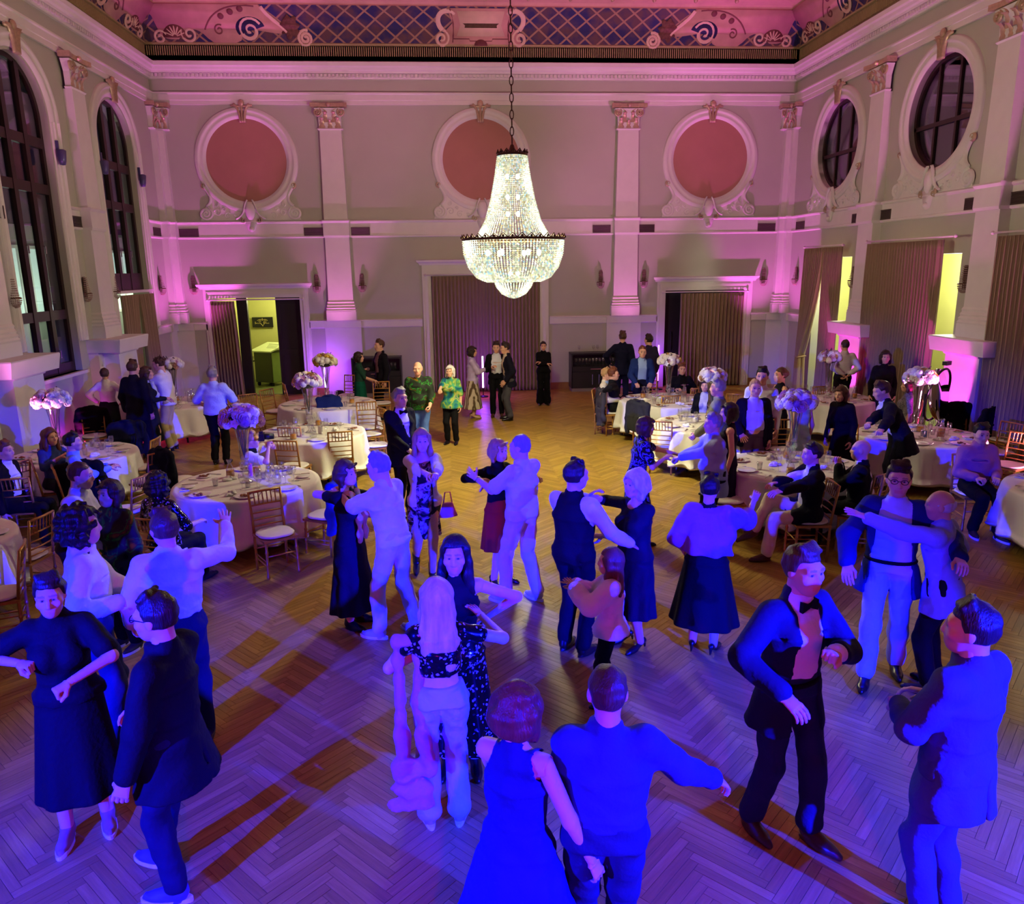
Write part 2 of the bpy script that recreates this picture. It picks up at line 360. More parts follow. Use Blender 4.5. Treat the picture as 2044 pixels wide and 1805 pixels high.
def build_ceiling():
    root = empty('ceiling', label='coved ceiling with painted trellis frieze and pink scrollwork', cat='ceiling', kind='structure')
    sweep_room(COVE[:2], 'olive_band', OLIVE, root)
    sweep_room(COVE[1:], 'trellis_frieze', trellis_material(), root, uv=True)
    sweep_room([(.46, 9.77), (.44, 9.8), (.5, 9.86), (.74, 9.93)], 'frieze_border', CEILPINK, root)
    sweep_room([(.74, 9.93), (1.3, 10.2), (2.2, 10.5), (4, 10.6), (8.47, 10.62)], 'ceiling_field', CEILPINK, root)
    # fine flutes of the olive band, one piece of relief
    mb = MB()
    for x in np.arange(XL+.05, XR-.05, .055): mb.bb(x-.012, x+.012, YB-.02, YB+.005, 8.72, 8.94)
    for y in np.arange(13., YB-.05, .055): mb.bb(XL-.005, XL+.02, y-.012, y+.012, 8.72, 8.94); mb.bb(XR-.02, XR+.005, y-.012, y+.012, 8.72, 8.94)
    mb.obj('fluting', OLIVE, root, kind='stuff')
    sweep_room([(.0, 8.96), (.05, 8.97), (.06, 9.0), (.03, 9.03)], 'band_fillet', OLIVE, root)
    def put(name, m, side, fn):
        mb = MB(); fn(mb); mb.v = [cove_map(side, p[0], max(p[1], -.06), p[2]) for p in mb.v]; return mb.obj(name, m, root, True)
    # centre cartouche
    def cart(side, c, s=1.):
        X = lambda p: [(c+a*s, b) for a, b in p]
        put('cartouche_panel', CEILPINK, side, lambda q: q.prism(X([(-1.05, -.03), (1.05, -.03), (1.0, .22), (.72, .5), (.86, .86), (-.86, .86), (-.72, .5), (-1.0, .22)]), 0, .02))
        put('cartouche_painting', CEILCREAM, side, lambda q: q.prism(X([(-.62, .2), (.62, .2), (.52, .46), (.6, .8), (-.6, .8), (-.52, .46)]), .02, .03))
        put('painted_bouquet', mat('painted_bouquet', srgb(92, 74, 50), .9, var=.3, vscale=14), side, lambda q: q.prism(X([(.46*math.cos(t)*(1+.1*math.sin(7*t)), .5+.2*math.sin(t)*(1+.15*math.cos(5*t))) for t in np.linspace(0, 2*math.pi, 40)[:-1]]), .03, .035))
        for sg in (-1, 1):
            put('scroll', CEILCREAM, side, lambda q: q.ribbon(X([(sg*a, b) for a, b in spiral(1.0, .14, .2, .03, 1.7, 1.6)]), .08, .01, .05))
            put('scroll', CEILCREAM, side, lambda q: q.ribbon(X([(sg*a, b) for a, b in bez((.98, .34), (1.25, .6), (.95, .95), (.66, .72))]), .12, .01, .05))
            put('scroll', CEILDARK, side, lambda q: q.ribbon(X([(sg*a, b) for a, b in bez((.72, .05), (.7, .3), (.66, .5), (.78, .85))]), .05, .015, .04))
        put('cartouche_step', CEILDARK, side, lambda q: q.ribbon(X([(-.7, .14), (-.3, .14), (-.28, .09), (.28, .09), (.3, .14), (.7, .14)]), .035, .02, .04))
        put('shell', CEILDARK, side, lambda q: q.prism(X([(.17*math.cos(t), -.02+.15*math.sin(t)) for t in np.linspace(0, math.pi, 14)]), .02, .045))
    cart('b', .95)
    # big baroque corner pieces (left and right of the end wall, and along the side walls)
    def corner(side, c, sg, s=1.):
        X = lambda p: [(c+sg*a*s, b) for a, b in p]
        body = bez((0, .9), (.2, .3), (.1, .05), (.55, .08), 10)+bez((.62, .08), (.9, .35), (1.1, .4), (1.35, .1), 8)+[(1.5, .0), (2.0, .0)]+bez((2.15, .06), (2.3, .5), (2.7, .2), (3.3, .22), 8)+[(3.05, .5), (2.9, .62), (2.7, .9)]
        put('painted_scrollwork', CEILPINK, side, lambda q: q.prism(X(body), 0, .022))
        for i, (sx, sy, r, a0, t, w, mm) in enumerate(((2.4, .3, .3, .5, 1.7, .09, CEILCREAM), (.9, .2, .2, 2.6, 1.5, .06, CEILCREAM), (3.75, .12, .2, 1.2, 2.2, .07, CEILCREAM), (.18, .12, .17, .4, 1.4, .06, CEILCREAM), (1.65, .3, .13, 1., 1.3, .05, CEILDARK))):
            put('scroll', mm, side, lambda q: q.ribbon(X(spiral(sx, sy, r, .03, a0, t)), w, .012, .05))
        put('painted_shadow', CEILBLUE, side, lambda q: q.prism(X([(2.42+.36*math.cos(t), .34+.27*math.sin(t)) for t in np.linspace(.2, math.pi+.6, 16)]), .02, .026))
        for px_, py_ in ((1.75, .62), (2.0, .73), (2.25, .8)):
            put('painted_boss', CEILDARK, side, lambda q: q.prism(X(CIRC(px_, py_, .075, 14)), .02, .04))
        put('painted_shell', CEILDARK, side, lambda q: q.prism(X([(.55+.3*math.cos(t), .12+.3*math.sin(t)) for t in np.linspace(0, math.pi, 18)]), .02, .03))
        for k in range(7):
            a = .35+k*.4; put('shell_ray', CEILCREAM, side, lambda q: q.ribbon(X([(.55+.05*math.cos(a), .14+.05*math.sin(a)), (.55+.25*math.cos(a), .14+.25*math.sin(a))]), .035, .025, .04))
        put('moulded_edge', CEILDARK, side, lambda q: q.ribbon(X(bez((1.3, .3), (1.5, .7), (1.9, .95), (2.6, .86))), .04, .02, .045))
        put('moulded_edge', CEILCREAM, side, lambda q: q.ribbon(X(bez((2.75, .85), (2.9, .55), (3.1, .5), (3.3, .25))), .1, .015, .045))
        put('garland', mat('painted_garland', srgb(112, 76, 66), .9, var=.3, vscale=16), side, lambda q: q.prism(X([(3.4+.22*math.cos(t)*(1+.2*math.sin(9*t)), .38+.26*math.sin(t)*(1+.2*math.cos(7*t))) for t in np.linspace(0, 2*math.pi, 40)[:-1]]), .018, .03))
    corner('b', XL+.25, 1); corner('b', XR-.25, -1)
    corner('l', YB-.3, -1); corner('r', YB-.3, -1)
    corner('l', 14.2, 1); corner('r', 14.2, 1)
    # small bulbs on the border strip
    for i in range(13):
        x = -5.3+i*1.06; mb = MB(); mb.lathe([(.0, .0), (.035, .02), (.05, .06), (.03, .1), (0, .12)], 8)
        o = mb.obj('border_rosette', GILT, root, True); o.location = cove_map('b', x, 1.1, .02); o.rotation_euler = (R(60), 0, 0)
build_ceiling()
# ------------------------------------------------------------------ entablature and string courses
def entablature():
    t = empty('trim_1', label='white entablature with dentils running under the ceiling', cat='cornice', kind='structure')
    sweep_room([(0, 7.56), (.05, 7.56), (.05, 7.66), (.065, 7.67), (.065, 7.8), (.1, 7.82), (.1, 7.85), (.0, 7.86)], 'architrave', TRIM, t)
    sweep_room([(.0, 8.16), (.05, 8.17), (.07, 8.2), (.07, 8.29), (.12, 8.3), (.13, 8.34), (.17, 8.37), (.19, 8.42), (.23, 8.45), (.24, 8.54), (.2, 8.56), (0, 8.58)], 'cornice', TRIM, t)
    mb = MB()
    for x in np.arange(XL+.14, XR-.1, .1): mb.bb(x-.03, x+.03, YB-.115, YB-.06, 8.215, 8.285)
    for y in np.arange(12.9, YB-.12, .1): mb.bb(XL+.06, XL+.115, y-.03, y+.03, 8.215, 8.285); mb.bb(XR-.115, XR-.06, y-.03, y+.03, 8.215, 8.285)
    mb.obj('dentil_row', TRIM, t, kind='stuff')
entablature()
def band(n, Mw, u0, u1, name, prof, label):
    """string course: profile (height, projection) extruded along one stretch of wall"""
    mb = MB(); k = len(prof)
    for u in (u0, u1): mb.v += [(u, z, d) for z, d in prof]
    for i in range(k-1): mb.f.append((i, i+1, k+i+1, k+i))
    mb.f += [tuple(range(k)), tuple(reversed(range(k, 2*k)))]
    o = mb.obj(name, TRIM, n); return o
BELT = [(4.25, 0), (4.25, .03), (4.27, .055), (4.3, .055), (4.31, .04), (4.62, .04), (4.64, .07), (4.67, .085), (4.69, .07), (4.7, 0)]
DADO = [(1.85, 0), (1.85, .035), (1.87, .05), (2.02, .05), (2.03, .075), (2.06, .075), (2.08, 0)]
def string_courses():
    t = empty('trim_2', matrix=MBACK, label='string course and dado rail on the end wall', cat='moulding', kind='structure')
    band(t, MBACK, XL, XR, 'belt', BELT, '')
    for u0, u1 in ((XL, D1[0]-.2), (D1[1]+.22, D2[0]-.27), (D2[1]+.27, D3[0]-.22), (D3[1]+.22, XR)): band(t, MBACK, u0, u1, 'dado_rail', DADO, '')
    t = empty('trim_3', matrix=MRIGHT, label='string course on the right wall above the curtains', cat='moulding', kind='structure')
    band(t, MRIGHT, -YB, -YF, 'belt', BELT, ''); band(t, MRIGHT, -YB, -20.2, 'dado_rail', DADO, '')
    t = empty('trim_4', matrix=MLEFT, label='short string course pieces between the arched windows', cat='moulding', kind='structure')
    for a, b in ((20.6, YB), (16.55, 18.18), (YF, 14.15)): band(t, MLEFT, a, b, 'belt', BELT, '')
    band(t, MLEFT, 20.5, YB, 'dado_rail', DADO, '')
    o = MB().bb(D2[1]+.3, D3[0]-.3, YB-.03, YB, 0, .2).bb(D1[1]+.3, D2[0]-.3, YB-.03, YB, 0, .2).bb(XL, D1[0]-.25, YB-.03, YB, 0, .2).bb(D3[1]+.25, XR, YB-.03, YB, 0, .2).obj('baseboard_back', BASEW)
    prop(o, 'low oak baseboard along the end wall', 'baseboard', kind='structure')
string_courses()
# ------------------------------------------------------------------ pilasters with composite capitals
def capital_meshes():
    c = {}
    q = MB()
    prof = [(6.93, .3, .12), (6.96, .33, .14), (6.99, .28, .11), (7.25, .29, .12), (7.42, .36, .16), (7.46, .38, .18)]
    for i in range(len(prof)-1):
        (z0, w0, d0), (z1, w1, d1) = prof[i], prof[i+1]
        q.add([(-w0, z0, 0), (w0, z0, 0), (w0, z0, d0), (-w0, z0, d0), (-w1, z1, 0), (w1, z1, 0), (w1, z1, d1), (-w1, z1, d1)], [(3, 2, 6, 7), (1, 5, 6, 2), (0, 3, 7, 4), (0, 1, 2, 3), (4, 7, 6, 5)])
    c['bell'] = q.mesh('capital', TRIM)
    q = MB()
    pts = [(-.43, 7.47), (.43, 7.47), (.45, 7.53), (.45, 7.58), (-.45, 7.58), (-.45, 7.53)]
    q.prism([(-.44, 0), (.44, 0), (.47, .24), (.25, .19), (0, .18), (-.25, .19), (-.47, .24)], 7.48, 7.575, fx=lambda x, y, z: (x, z, y))
    q.ball((0, 7.53, .2), .06, 8, 6)
    c['abacus'] = q.mesh('abacus', GILT, False)
    q = MB(); q.ribbon(spiral(.0, .0, .105, .012, 2.2, 2.1), .042, .0, .045); q.ball((0, 0, .03), .028, 8, 5)
    q.ribbon(bez((-.02, .1), (-.12, .12), (-.2, .05), (-.24, -.02)), .035, 0, .035)
    c['volute'] = q.mesh('volute', GILT, True)
    q = MB()
    n = 8
    for i in range(n):
        t = i/(n-1); w = .075*(1-.55*t)*(1+.25*math.sin(i*2.4)); z = t*.3; d = .015+.085*max(0, t-.45)**1.3*3
        q.v += [(-w, z-max(0, t-.8)*.3, d), (0, z-max(0, t-.8)*.3, d+.025), (w, z-max(0, t-.8)*.3, d)]
    for i in range(n-1):
        o = 3*i; q.f += [(o, o+1, o+4, o+3), (o+1, o+2, o+5, o+4)]
    c['leaf'] = q.mesh('acanthus_leaf', GILT, True)
    return c
CAPM = capital_meshes()
TN = [4]
def pilaster(Mw, u, label, proj=.16, ped=.0, pedw=.9, half=0, capital=True):
    """half: -1 keeps only the left half, 1 the right half (corner pilasters)"""
    TN[0] += 1
    t = empty('trim_%d' % TN[0], matrix=onwall(Mw, u), label=label, cat='pilaster', kind='structure')
    def blk(name, sec, m=TRIM):
        q = MB()
        for (z0, w0, d0), (z1, w1, d1) in zip(sec, sec[1:]):
            a0, b0, a1, b1 = (-w0/2, w0/2, -w1/2, w1/2)
            if half < 0: b0 = b1 = 0
            if half > 0: a0 = a1 = 0
            q.add([(a0, z0, 0), (b0, z0, 0), (b0, z0, d0), (a0, z0, d0), (a1, z1, 0), (b1, z1, 0), (b1, z1, d1), (a1, z1, d1)], [(3, 2, 6, 7), (1, 5, 6, 2), (0, 3, 7, 4), (0, 1, 2, 3), (4, 7, 6, 5)])
        return q.obj(name, m, t)
    p = proj
    if ped: # free-standing pedestal block on the side walls
        blk('pedestal', [(0, pedw+.08, ped+.04), (.16, pedw+.08, ped+.04), (.18, pedw, ped), (1.74, pedw, ped), (1.75, pedw+.03, ped+.03), (1.8, pedw+.05, ped+.05)])
        blk('pedestal_wing', [(0, pedw+.5, ped*.4), (1.8, pedw+.5, ped*.4)])
        blk('pedestal_cap', [(1.8, pedw+.56, ped+.14), (2.05, pedw+.6, ped+.18), (2.07, pedw+.58, ped+.17)])
    else:
        blk('pedestal', [(0, .98, .04), (1.85, .98, .04), (1.86, 1.0, .1), (2.06, 1.0, .1)])
    blk('plinth', [(2.06, .8, p+.06), (2.3, .8, p+.06)])
    blk('base_moulding', [(2.3, .78, p+.05), (2.33, .8, p+.06), (2.37, .76, p+.04), (2.4, .78, p+.05), (2.44, .73, p+.025), (2.47, .75, p+.035), (2.52, .71, p+.01), (2.56, .72, p+.02), (2.6, .68, p)])
    blk('shaft', [(2.6, .67, p), (4.25, .63, p), (6.9, .55, p-.02), (6.93, .55, p-.02)])
    blk('belt_break', [(4.25, .66, p+.03), (4.3, .68, p+.05), (4.62, .68, p+.04), (4.67, .72, p+.085), (4.7, .72, p+.07)])
    if capital:
        cp = link('capital', CAPM['bell'], t, (0, 0, p-.14 if not half else 0))
        if half: cp.scale = (.62, 1, 1); cp.location.x = half*.2
        link('abacus', CAPM['abacus'], cp)
        for s in (-1, 1): link('volute', CAPM['volute'], cp, (s*.3, 7.36, .15), scale=(s, 1, 1))
        for x, z, k in ((-.2, 6.98, 1), (0, 6.98, .8), (.2, 6.98, 1), (-.11, 7.12, 1), (.11, 7.12, 1)): link('acanthus_leaf', CAPM['leaf'], cp, (x, z, .1), scale=(k, k, 1))
    return t
pilaster(MBACK, -3.0, 'tall white pilaster between the left and middle roundels')
pilaster(MBACK, 4.83, 'tall white pilaster between the middle and right roundels')
pilaster(MBACK, XL, 'half pilaster in the left corner on the end wall', half=1); pilaster(MBACK, XR, 'half pilaster in the right corner on the end wall', half=-1)
pilaster(MLEFT, YB, 'half pilaster in the left corner on the side wall', half=-1); pilaster(MRIGHT, -YB, 'half pilaster in the right corner on the side wall', half=1)
pilaster(MLEFT, SIDE_PIL[0], 'pilaster on a magenta-lit pedestal between the arched windows', .2, .5, .95)
pilaster(MLEFT, SIDE_PIL[1], 'pilaster on a pedestal at the left edge of the picture', .2, .5, .95)
pilaster(MRIGHT, -SIDE_PIL[0], 'pilaster on a magenta-lit pedestal between the two curtains', .2, .35, .95)
pilaster(MRIGHT, -SIDE_PIL[1], 'pilaster on a bright magenta pedestal near the right edge', .2, .35, .95)
# ------------------------------------------------------------------ roundels and oval windows with stucco frames
RING = [(1.02, .0), (1.03, .03), (1.08, .035), (1.1, .06), (1.13, .04), (1.2, .05), (1.23, .09), (1.26, .05), (1.29, .06), (1.31, .03), (1.32, 0)]
def frame_ornaments(t, arch_only=False):
    for k, s in ((-1, -1), (0, 0), (1, 1)):
        MB().ribbon(bez((s*.05, .92), (s*.05, 1.1), (s*.08, 1.28), (s*.2 if s else 0, 1.36)), [.07]*13, .06, .14).obj('keystone_rib', GILT, t, True)
    MB().ball((0, 1.38, .09), .08, 10, 8, (1, 1.1, .6)).obj('keystone_knob', GILT, t, True)
    MB().ribbon([(-.27, 1.33), (-.1, 1.31), (.1, 1.31), (.27, 1.33)], .06, .05, .11).obj('keystone_cap', GILT, t, True)
    if arch_only: return
    # apron below the ring with two volutes, leaf scrolls and a pendant mask
    low = [(-1.3, -1.5), (1.3, -1.5), (1.22, -1.22), (1.0, -1.02), (.98, -.86)]+[(1.3*math.cos(a), 1.3*math.sin(a)) for a in np.linspace(-.72, -math.pi+.72, 20)]+[(-.98, -.86), (-1.0, -1.02), (-1.22, -1.22)]
    MB().prism(low, 0, .03).obj('apron', TRIM, t)
    for s in (-1, 1):
        MB().ribbon([(s*a, b) for a, b in spiral(1.15, -1.32, .18, .02, 1.9, 2.2)], .075, .02, .085).obj('volute', TRIM, t, True)
        MB().ribbon([(s*a, b) for a, b in bez((1.12, -1.14), (.9, -1.0), (1.02, -.8), (1.16, -.62))], .085, .02, .085).obj('scroll_arm', TRIM, t, True)
        MB().ribbon([(s*a, b) for a, b in spiral(1.15, -.62, .07, .015, -1.8, 1.3)], .05, .02, .075).obj('scroll_curl', GILT, t, True)
        for cx, cy, r, a0, tn in ((.85, -1.3, .1, .4, 1.4), (.6, -1.38, .09, 2.4, -1.4), (.38, -1.42, .07, .9, 1.3), (.88, -1.1, .06, 2., 1.2), (.68, -1.22, .05, 0, 1.2)):
            MB().ribbon([(s*a, b) for a, b in spiral(cx, cy, r, .012, a0, tn)], .035, .02, .06).obj('leaf_scroll', TRIM, t, True)
        MB().ribbon([(s*a, b) for a, b in bez((.06, -.98), (.2, -1.15), (.1, -1.35), (.38, -1.46))], .045, .06, .12).obj('pendant_strap', TRIM, t, True)
        MB().ribbon([(s*a, b) for a, b in spiral(.2, -1.5, .08, .015, 1.2, -1.3)], .035, .05, .1).obj('pendant_curl', GILT, t, True)
    MB().lathe([(0, -.22), (.07, -.2), (.12, -.1), (.14, .04), (.11, .17), (.05, .22), (0, .23)], 12, (0, -1.28, .05), Matrix(((1, 0, 0), (0, 0, 1), (0, -.7, 0)))).obj('pendant_mask', TRIM, t, True)
    MB().prism([(-.17, -1.44), (.17, -1.44), (.13, -1.62), (.08, -1.76), (0, -1.8), (-.08, -1.76), (-.13, -1.62)], .0, .08).ball((0, -1.73, .08), .07, 8, 6).obj('pendant', TRIM, t, True)
for i, x in enumerate(RDX):
    TN[0] += 1
    t = empty('trim_%d' % TN[0], matrix=onwall(MBACK, x, RDZ), label=['left', 'middle', 'right'][i]+' blind roundel with salmon centre and stucco scroll frame', cat='roundel', kind='structure')
    MB().lathe(RING, 64, caps=False).obj('ring', TRIM, t, True); MB().prism(CIRC(0, 0, 1.04), .0, .012).obj('salmon_disc', ROUNDEL, t); frame_ornaments(t)
def cyl_reveal(r, z0, z1, n=48): return MB().lathe([(r, z0), (r, z1)], n, caps=False)
for i, y in enumerate(SIDE_BAYS):
    t = empty('window_%d' % (3+i), matrix=onwall(MRIGHT, -y, 6.2), label=['round dark window nearer the corner on the right wall', 'round dark window nearer the viewer on the right wall'][i], cat='window', kind='structure')
    MB().lathe(RING, 64, caps=False).obj('ring', TRIM, t, True); cyl_reveal(1.03, -.4, .0).obj('reveal', TRIM, t, True); frame_ornaments(t)
    MB().lathe([(1.03, -.2), (.96, -.2), (.96, -.12), (1.03, -.12)], 48, caps=False).obj('sash_frame', DARKWOOD, t)
    for x in (-.33, .33): MB().bb(x-.03, x+.03, -.93, .93, -.19, -.13).obj('mullion', DARKWOOD, t)
    MB().bb(-1, 1, -.22, -.14, -.19, -.12).obj('transom', DARKWOOD, t)
    MB().prism(CIRC(0, 0, 1.0), -.175, -.165).obj('pane', PANE, t)
    MB().bb(-1.15, 1.15, -1.15, 1.15, -.62, -.6).obj('night_sheet', mat('night_dark', (.012, .008, .02), .6), t)  # near-black sheet added behind the glass, stands in for the darkness outside
for i, (y, zb) in enumerate(((SIDE_BAYS[1], 1.5), (SIDE_BAYS[0], 3.0))):
    t = empty('window_%d' % (1+i), matrix=onwall(MLEFT, y, 0), label=['tall arched window at the left edge with dark wooden frame', 'second tall arched window near the left corner above a curtain'][i], cat='window', kind='structure')
    MB().lathe(RING, 40, (0, 6.2, 0), caps=False, a0=0, a1=math.pi).obj('arch_moulding', TRIM, t, True)
    for s in (-1, 1):
        q = MB()
        for (r0, d0), (r1, d1) in zip(RING, RING[1:]):
            z0 = 2.08; q.add([(s*r0, z0, d0), (s*r1, z0, d1), (s*r1, 6.2, d1), (s*r0, 6.2, d0)], [(0, 1, 2, 3)])
        q.obj('jamb_moulding', TRIM, t)
    k = empty('keystone', parent=t); k.location = (0, 6.2, 0); frame_ornaments(k, True)
    MB().prism(arch(0, .97, zb, 6.2), -.2, -.13, holes=[arch(0, .88, zb+.1, 6.2)]).obj('outer_frame', DARKWOOD, t)
    rows = [zb+.1, 2.62, 4.95, 5.78] if i == 0 else [zb+.3, 4.9, 5.78]
    for z in rows: MB().bb(-.9, .9, z-.09 if z > zb+.31 else zb, z+.09, -.21, -.12).obj('transom', DARKWOOD, t)
    for x in (-.3, .3): MB().bb(x-.065, x+.065, zb, 6.2+math.sqrt(.92**2-x*x), -.21, -.11).obj('mullion', DARKWOOD, t)
    for x in (-.6, 0, .6):
        zt = 6.2+math.sqrt(.9**2-(abs(x)+.2)**2) if abs(x)+.2 < .9 else 6.4
        MB().bb(x-.25, x+.25, zb+.1, zt, -.175, -.165).obj('pane', PANE, t)
    for x in (-.3, .3):
        for z in ((1.95, 3.9) if i == 0 else (3.9,)): MB().tube([(x+.03, z, -.12), (x+.03, z, -.07), (x+.03, z-.14, -.07)], .014, 6).obj('handle', mat('steel', (.6, .6, .62), .25, 1), t)
    MB().bb(-1.08, 1.08, zb-.06, zb, -.35, .08).obj('sill', TRIM, t)
    if i == 0:
        for x in (-1.0, .99):  # small blue spotlights clamped to the jamb
            pass
# spots clamped beside the arched windows
def jamb_spot(y, z, label):
    t = empty('clamp_spotlight', matrix=onwall(MLEFT, y, z, .06), label=label, cat='spotlight', group='clamp spotlights on the arched windows')
    SB = mat('blue_grey_metal', srgb(88, 84, 130), .4, .3)
    MB().box((0, .17, 0), (.04, .3, .05)).obj('bracket', SB, t); MB().lathe([(.05, -.16), (.09, -.14), (.07, .05), (.05, .12), (0, .13)], 12, (0, 0, .06), Matrix.Rotation(R(90), 3, 'X')).obj('head', SB, t, True)
jamb_spot(16.4, 5.55, 'blue-grey clamp spotlight on the right jamb of the nearer arched window')
jamb_spot(20.42, 5.55, 'blue-grey clamp spotlight on the right jamb of the farther arched window')
jamb_spot(18.32, 5.6, 'small clamp spotlight left of the farther arched window')
# ------------------------------------------------------------------ door casings on the end wall
def casing(n, u0, u1, zt, label, ow=.24):
    t = empty('door_%d' % n, matrix=MBACK, label=label, cat='doorway', kind='structure')
    for k, (o, d) in enumerate(((ow, .05), (ow*.7, .075), (ow*.36, .05))):
        q = MB()
        i = ow*[.7, .36, 0][k]
        for a, b in ((u0-o, u0-i), (u1+i, u1+o)): q.bb(a, b, 0, zt+o, 0, d)
        q.bb(u0-i, u1+i, zt+i, zt+o, 0, d); q.obj('architrave', TRIM, t)
    q = MB()
    pr = [(zt+ow, 0), (zt+ow, .08), (zt+ow+.05, .1), (zt+ow+.08, .16), (zt+ow+.13, .18), (zt+ow+.15, 0)]; m = len(pr)
    for u, s in ((u0-ow, -1), (u1+ow, 1)): q.v += [(u+s*d*.8, z, d) for z, d in pr]
    for i in range(m-1): q.f.append((i, i+1, m+i+1, m+i))
    q.f += [tuple(range(m)), tuple(reversed(range(m, 2*m)))]; q.obj('cornice_cap', TRIM, t)
    return t
casing(1, *D1, 'left end-wall doorway open to a yellow-green lobby')
casing(2, *D2, 'wide middle doorway closed by a taupe curtain')
casing(3, *D3, 'right end-wall doorway half covered by a curtain')
d1 = bpy.data.objects['door_1']
MB().bb(-5.9, -5.62, 0, D1[2], -.42, -.3).obj('door_leaf', BLACKDOOR, d1)
MB().bb(-4.86, -4.1, 0, D1[2], -.42, -.36).obj('door_leaf', BLACKDOOR, d1)
for a, b in ((-4.8, -4.3),):
    for z0, z1 in ((.2, 1.1), (1.2, 2.5)): MB().prism(rect(a, b, z0, z1), -.36, -.345, holes=[rect(a+.06, b-.06, z0+.06, z1-.06)]).obj('door_panel', BLACKDOOR, d1)
d3 = bpy.data.objects['door_3']
MB().bb(6.0, 8.26, 0, 2.72, -.42, -.36).obj('door_leaf', BLACKDOOR, d3)
MB().tube([(6.3, 1.0, -.3), (6.3, 1.55, -.3)], .015, 6).obj('door_handle', mat('steel'), d3)
# ------------------------------------------------------------------ curtains
def curtain(Mw, u0, u1, z0, z1, d, pleats, label, cat='curtain', shape=None, amp=.07, m=CURT, seed=0, rod=None, group='taupe curtains'):
    """pleated cloth; shape(t, h) gives the horizontal position (0..1 across, 0..1 down) as a fraction of the width"""
    r = random.Random(seed); nu, nv = pleats*8, 22
    ph = [r.uniform(-.5, .5) for _ in range(pleats+2)]
    q = MB(); vs = np.zeros((nv+1, nu+1, 3))
    for j in range(nv+1):
        h = j/nv
        for i in range(nu+1):
            t = i/nu; a = t*pleats*2*math.pi+ph[int(t*pleats)]*.5*h
            s = shape(t, h) if shape else t
            loc_w = 1. if not shape else max(.35, abs(shape(min(1, t+.02), h)-shape(max(0, t-.02), h))/.04)
            A = amp*(.7+.3*h)*(1+.25*ph[int(t*pleats)])/max(.5, loc_w**.5)
            vs[j, i] = (u0+(u1-u0)*s+.012*math.sin(a*2), z1+(z0-z1)*h, d+A*math.sin(a)+.01*math.sin(7*h+3*t))
    q.v = [tuple(p) for p in vs.reshape(-1, 3)]
    for j in range(nv):
        for i in range(nu):
            o = j*(nu+1)+i; q.f.append((o, o+nu+1, o+nu+2, o+1))
    t = empty('curtain', matrix=Mw, label=label, cat=cat, group=group)
    o = q.obj('cloth', m, t, True); md = o.modifiers.new('thick', 'SOLIDIFY'); md.thickness = .008
    return t
def rod(Mw, u0, u1, z, d, label):
    t = empty('curtain_rod', matrix=Mw, label=label, cat='curtain rod', group='white curtain rods')
    MB().tube([(u0, z, d), (u1, z, d)], .018, 8).obj('pole', WHITEROD, t, True)
    for u in (u0, u1): MB().ball((u, z, d), .035, 8, 6).obj('finial', WHITEROD, t, True)
    for u in (u0+.12, (u0+u1)/2, u1-.12): MB().tube([(u, z, d), (u, z, d-.12)], .012, 6).obj('bracket', WHITEROD, t)
rod(MBACK, -6.55, -4.02, 2.66, .12, 'white curtain rod over the left end-wall doorway')
rod(MBACK, -.7, 2.6, 3.24, .12, 'white curtain rod over the wide middle doorway')
rod(MBACK, 5.9, 8.34, 2.68, .12, 'white curtain rod over the right end-wall doorway')
curtain(MBACK, -6.48, -5.86, .02, 2.62, .09, 8, 'bunched taupe curtain at the left of the lobby doorway', shape=lambda t, h: t*(1+.12*h)+.02*h, seed=1)
curtain(MBACK, -.53, 2.43, .02, 3.2, .09, 30, 'wide closed taupe curtain in the middle of the end wall', seed=2)
curtain(MBACK, 6.42, 8.25, .02, 2.64, .09, 17, 'closed taupe curtain in the right end-wall doorway', seed=3)
rod(MRIGHT, -20.15, -18.12, 3.82, .3, 'white curtain rod in the corner bay of the right wall')
rod(MRIGHT, -17.05, -13.95, 3.85, .3, 'long white curtain rod in the middle bay of the right wall')
rod(MRIGHT, -12.95, -9.9, 3.86, .3, 'white curtain rod at the right edge of the picture')
curtain(MRIGHT, -20.08, -19.06, .05, 3.78, .28, 12, 'taupe curtain tied back to the left in the corner bay', seed=4, shape=lambda t, h: (lambda g: t*(1-g)+(-.02+.2*t)*g)(min(1, (h/.72))**1.6) if h < .72 else (-.02+.2*t)*(1)+(.0+.12*t)*(h-.72))
curtain(MRIGHT, -18.98, -18.2, .05, 3.78, .28, 10, 'taupe curtain hanging straight beside the corner bay pilaster', seed=5, shape=lambda t, h: t*(1-.1*h)+.1*h*.6)
curtain(MRIGHT, -16.98, -14.35, .05, 3.8, .28, 26, 'long closed taupe curtain between the two magenta pedestals', seed=6)
curtain(MRIGHT, -12.8, -10.4, .05, 3.8, .28, 24, 'taupe curtain at the right edge of the picture', seed=7)
t = empty('curtain_tieback', matrix=MRIGHT, label='cord tieback with a pink tassel in the corner bay', cat='tieback')
MB().tube([(-20.12, 1.1, .16), (-20.05, 1.02, .4), (-19.86, 1.0, .4), (-19.8, 1.05, .2)], .02, 6).obj('cord', CURT, t, True)
MB().lathe([(0, .06), (.04, .04), (.03, 0), (.05, -.16), (0, -.17)], 8, (-20.12, 1.1, .2), Matrix(((1, 0, 0), (0, 0, 1), (0, 1, 0)))).obj('tassel', mat('pink_tassel', srgb(220, 120, 140), .7), t, True)
curtain(MLEFT, 18.45, 19.38, .02, 2.9, .06, 12, 'left panel of the parted curtain under the arched window', seed=8, shape=lambda t, h: t*(1-.45*h))
curtain(MLEFT, 19.42, 20.35, .02, 2.9, .06, 12, 'right panel of the parted curtain under the arched window', seed=9, shape=lambda t, h: t*(1-.25*h)+.25*h)
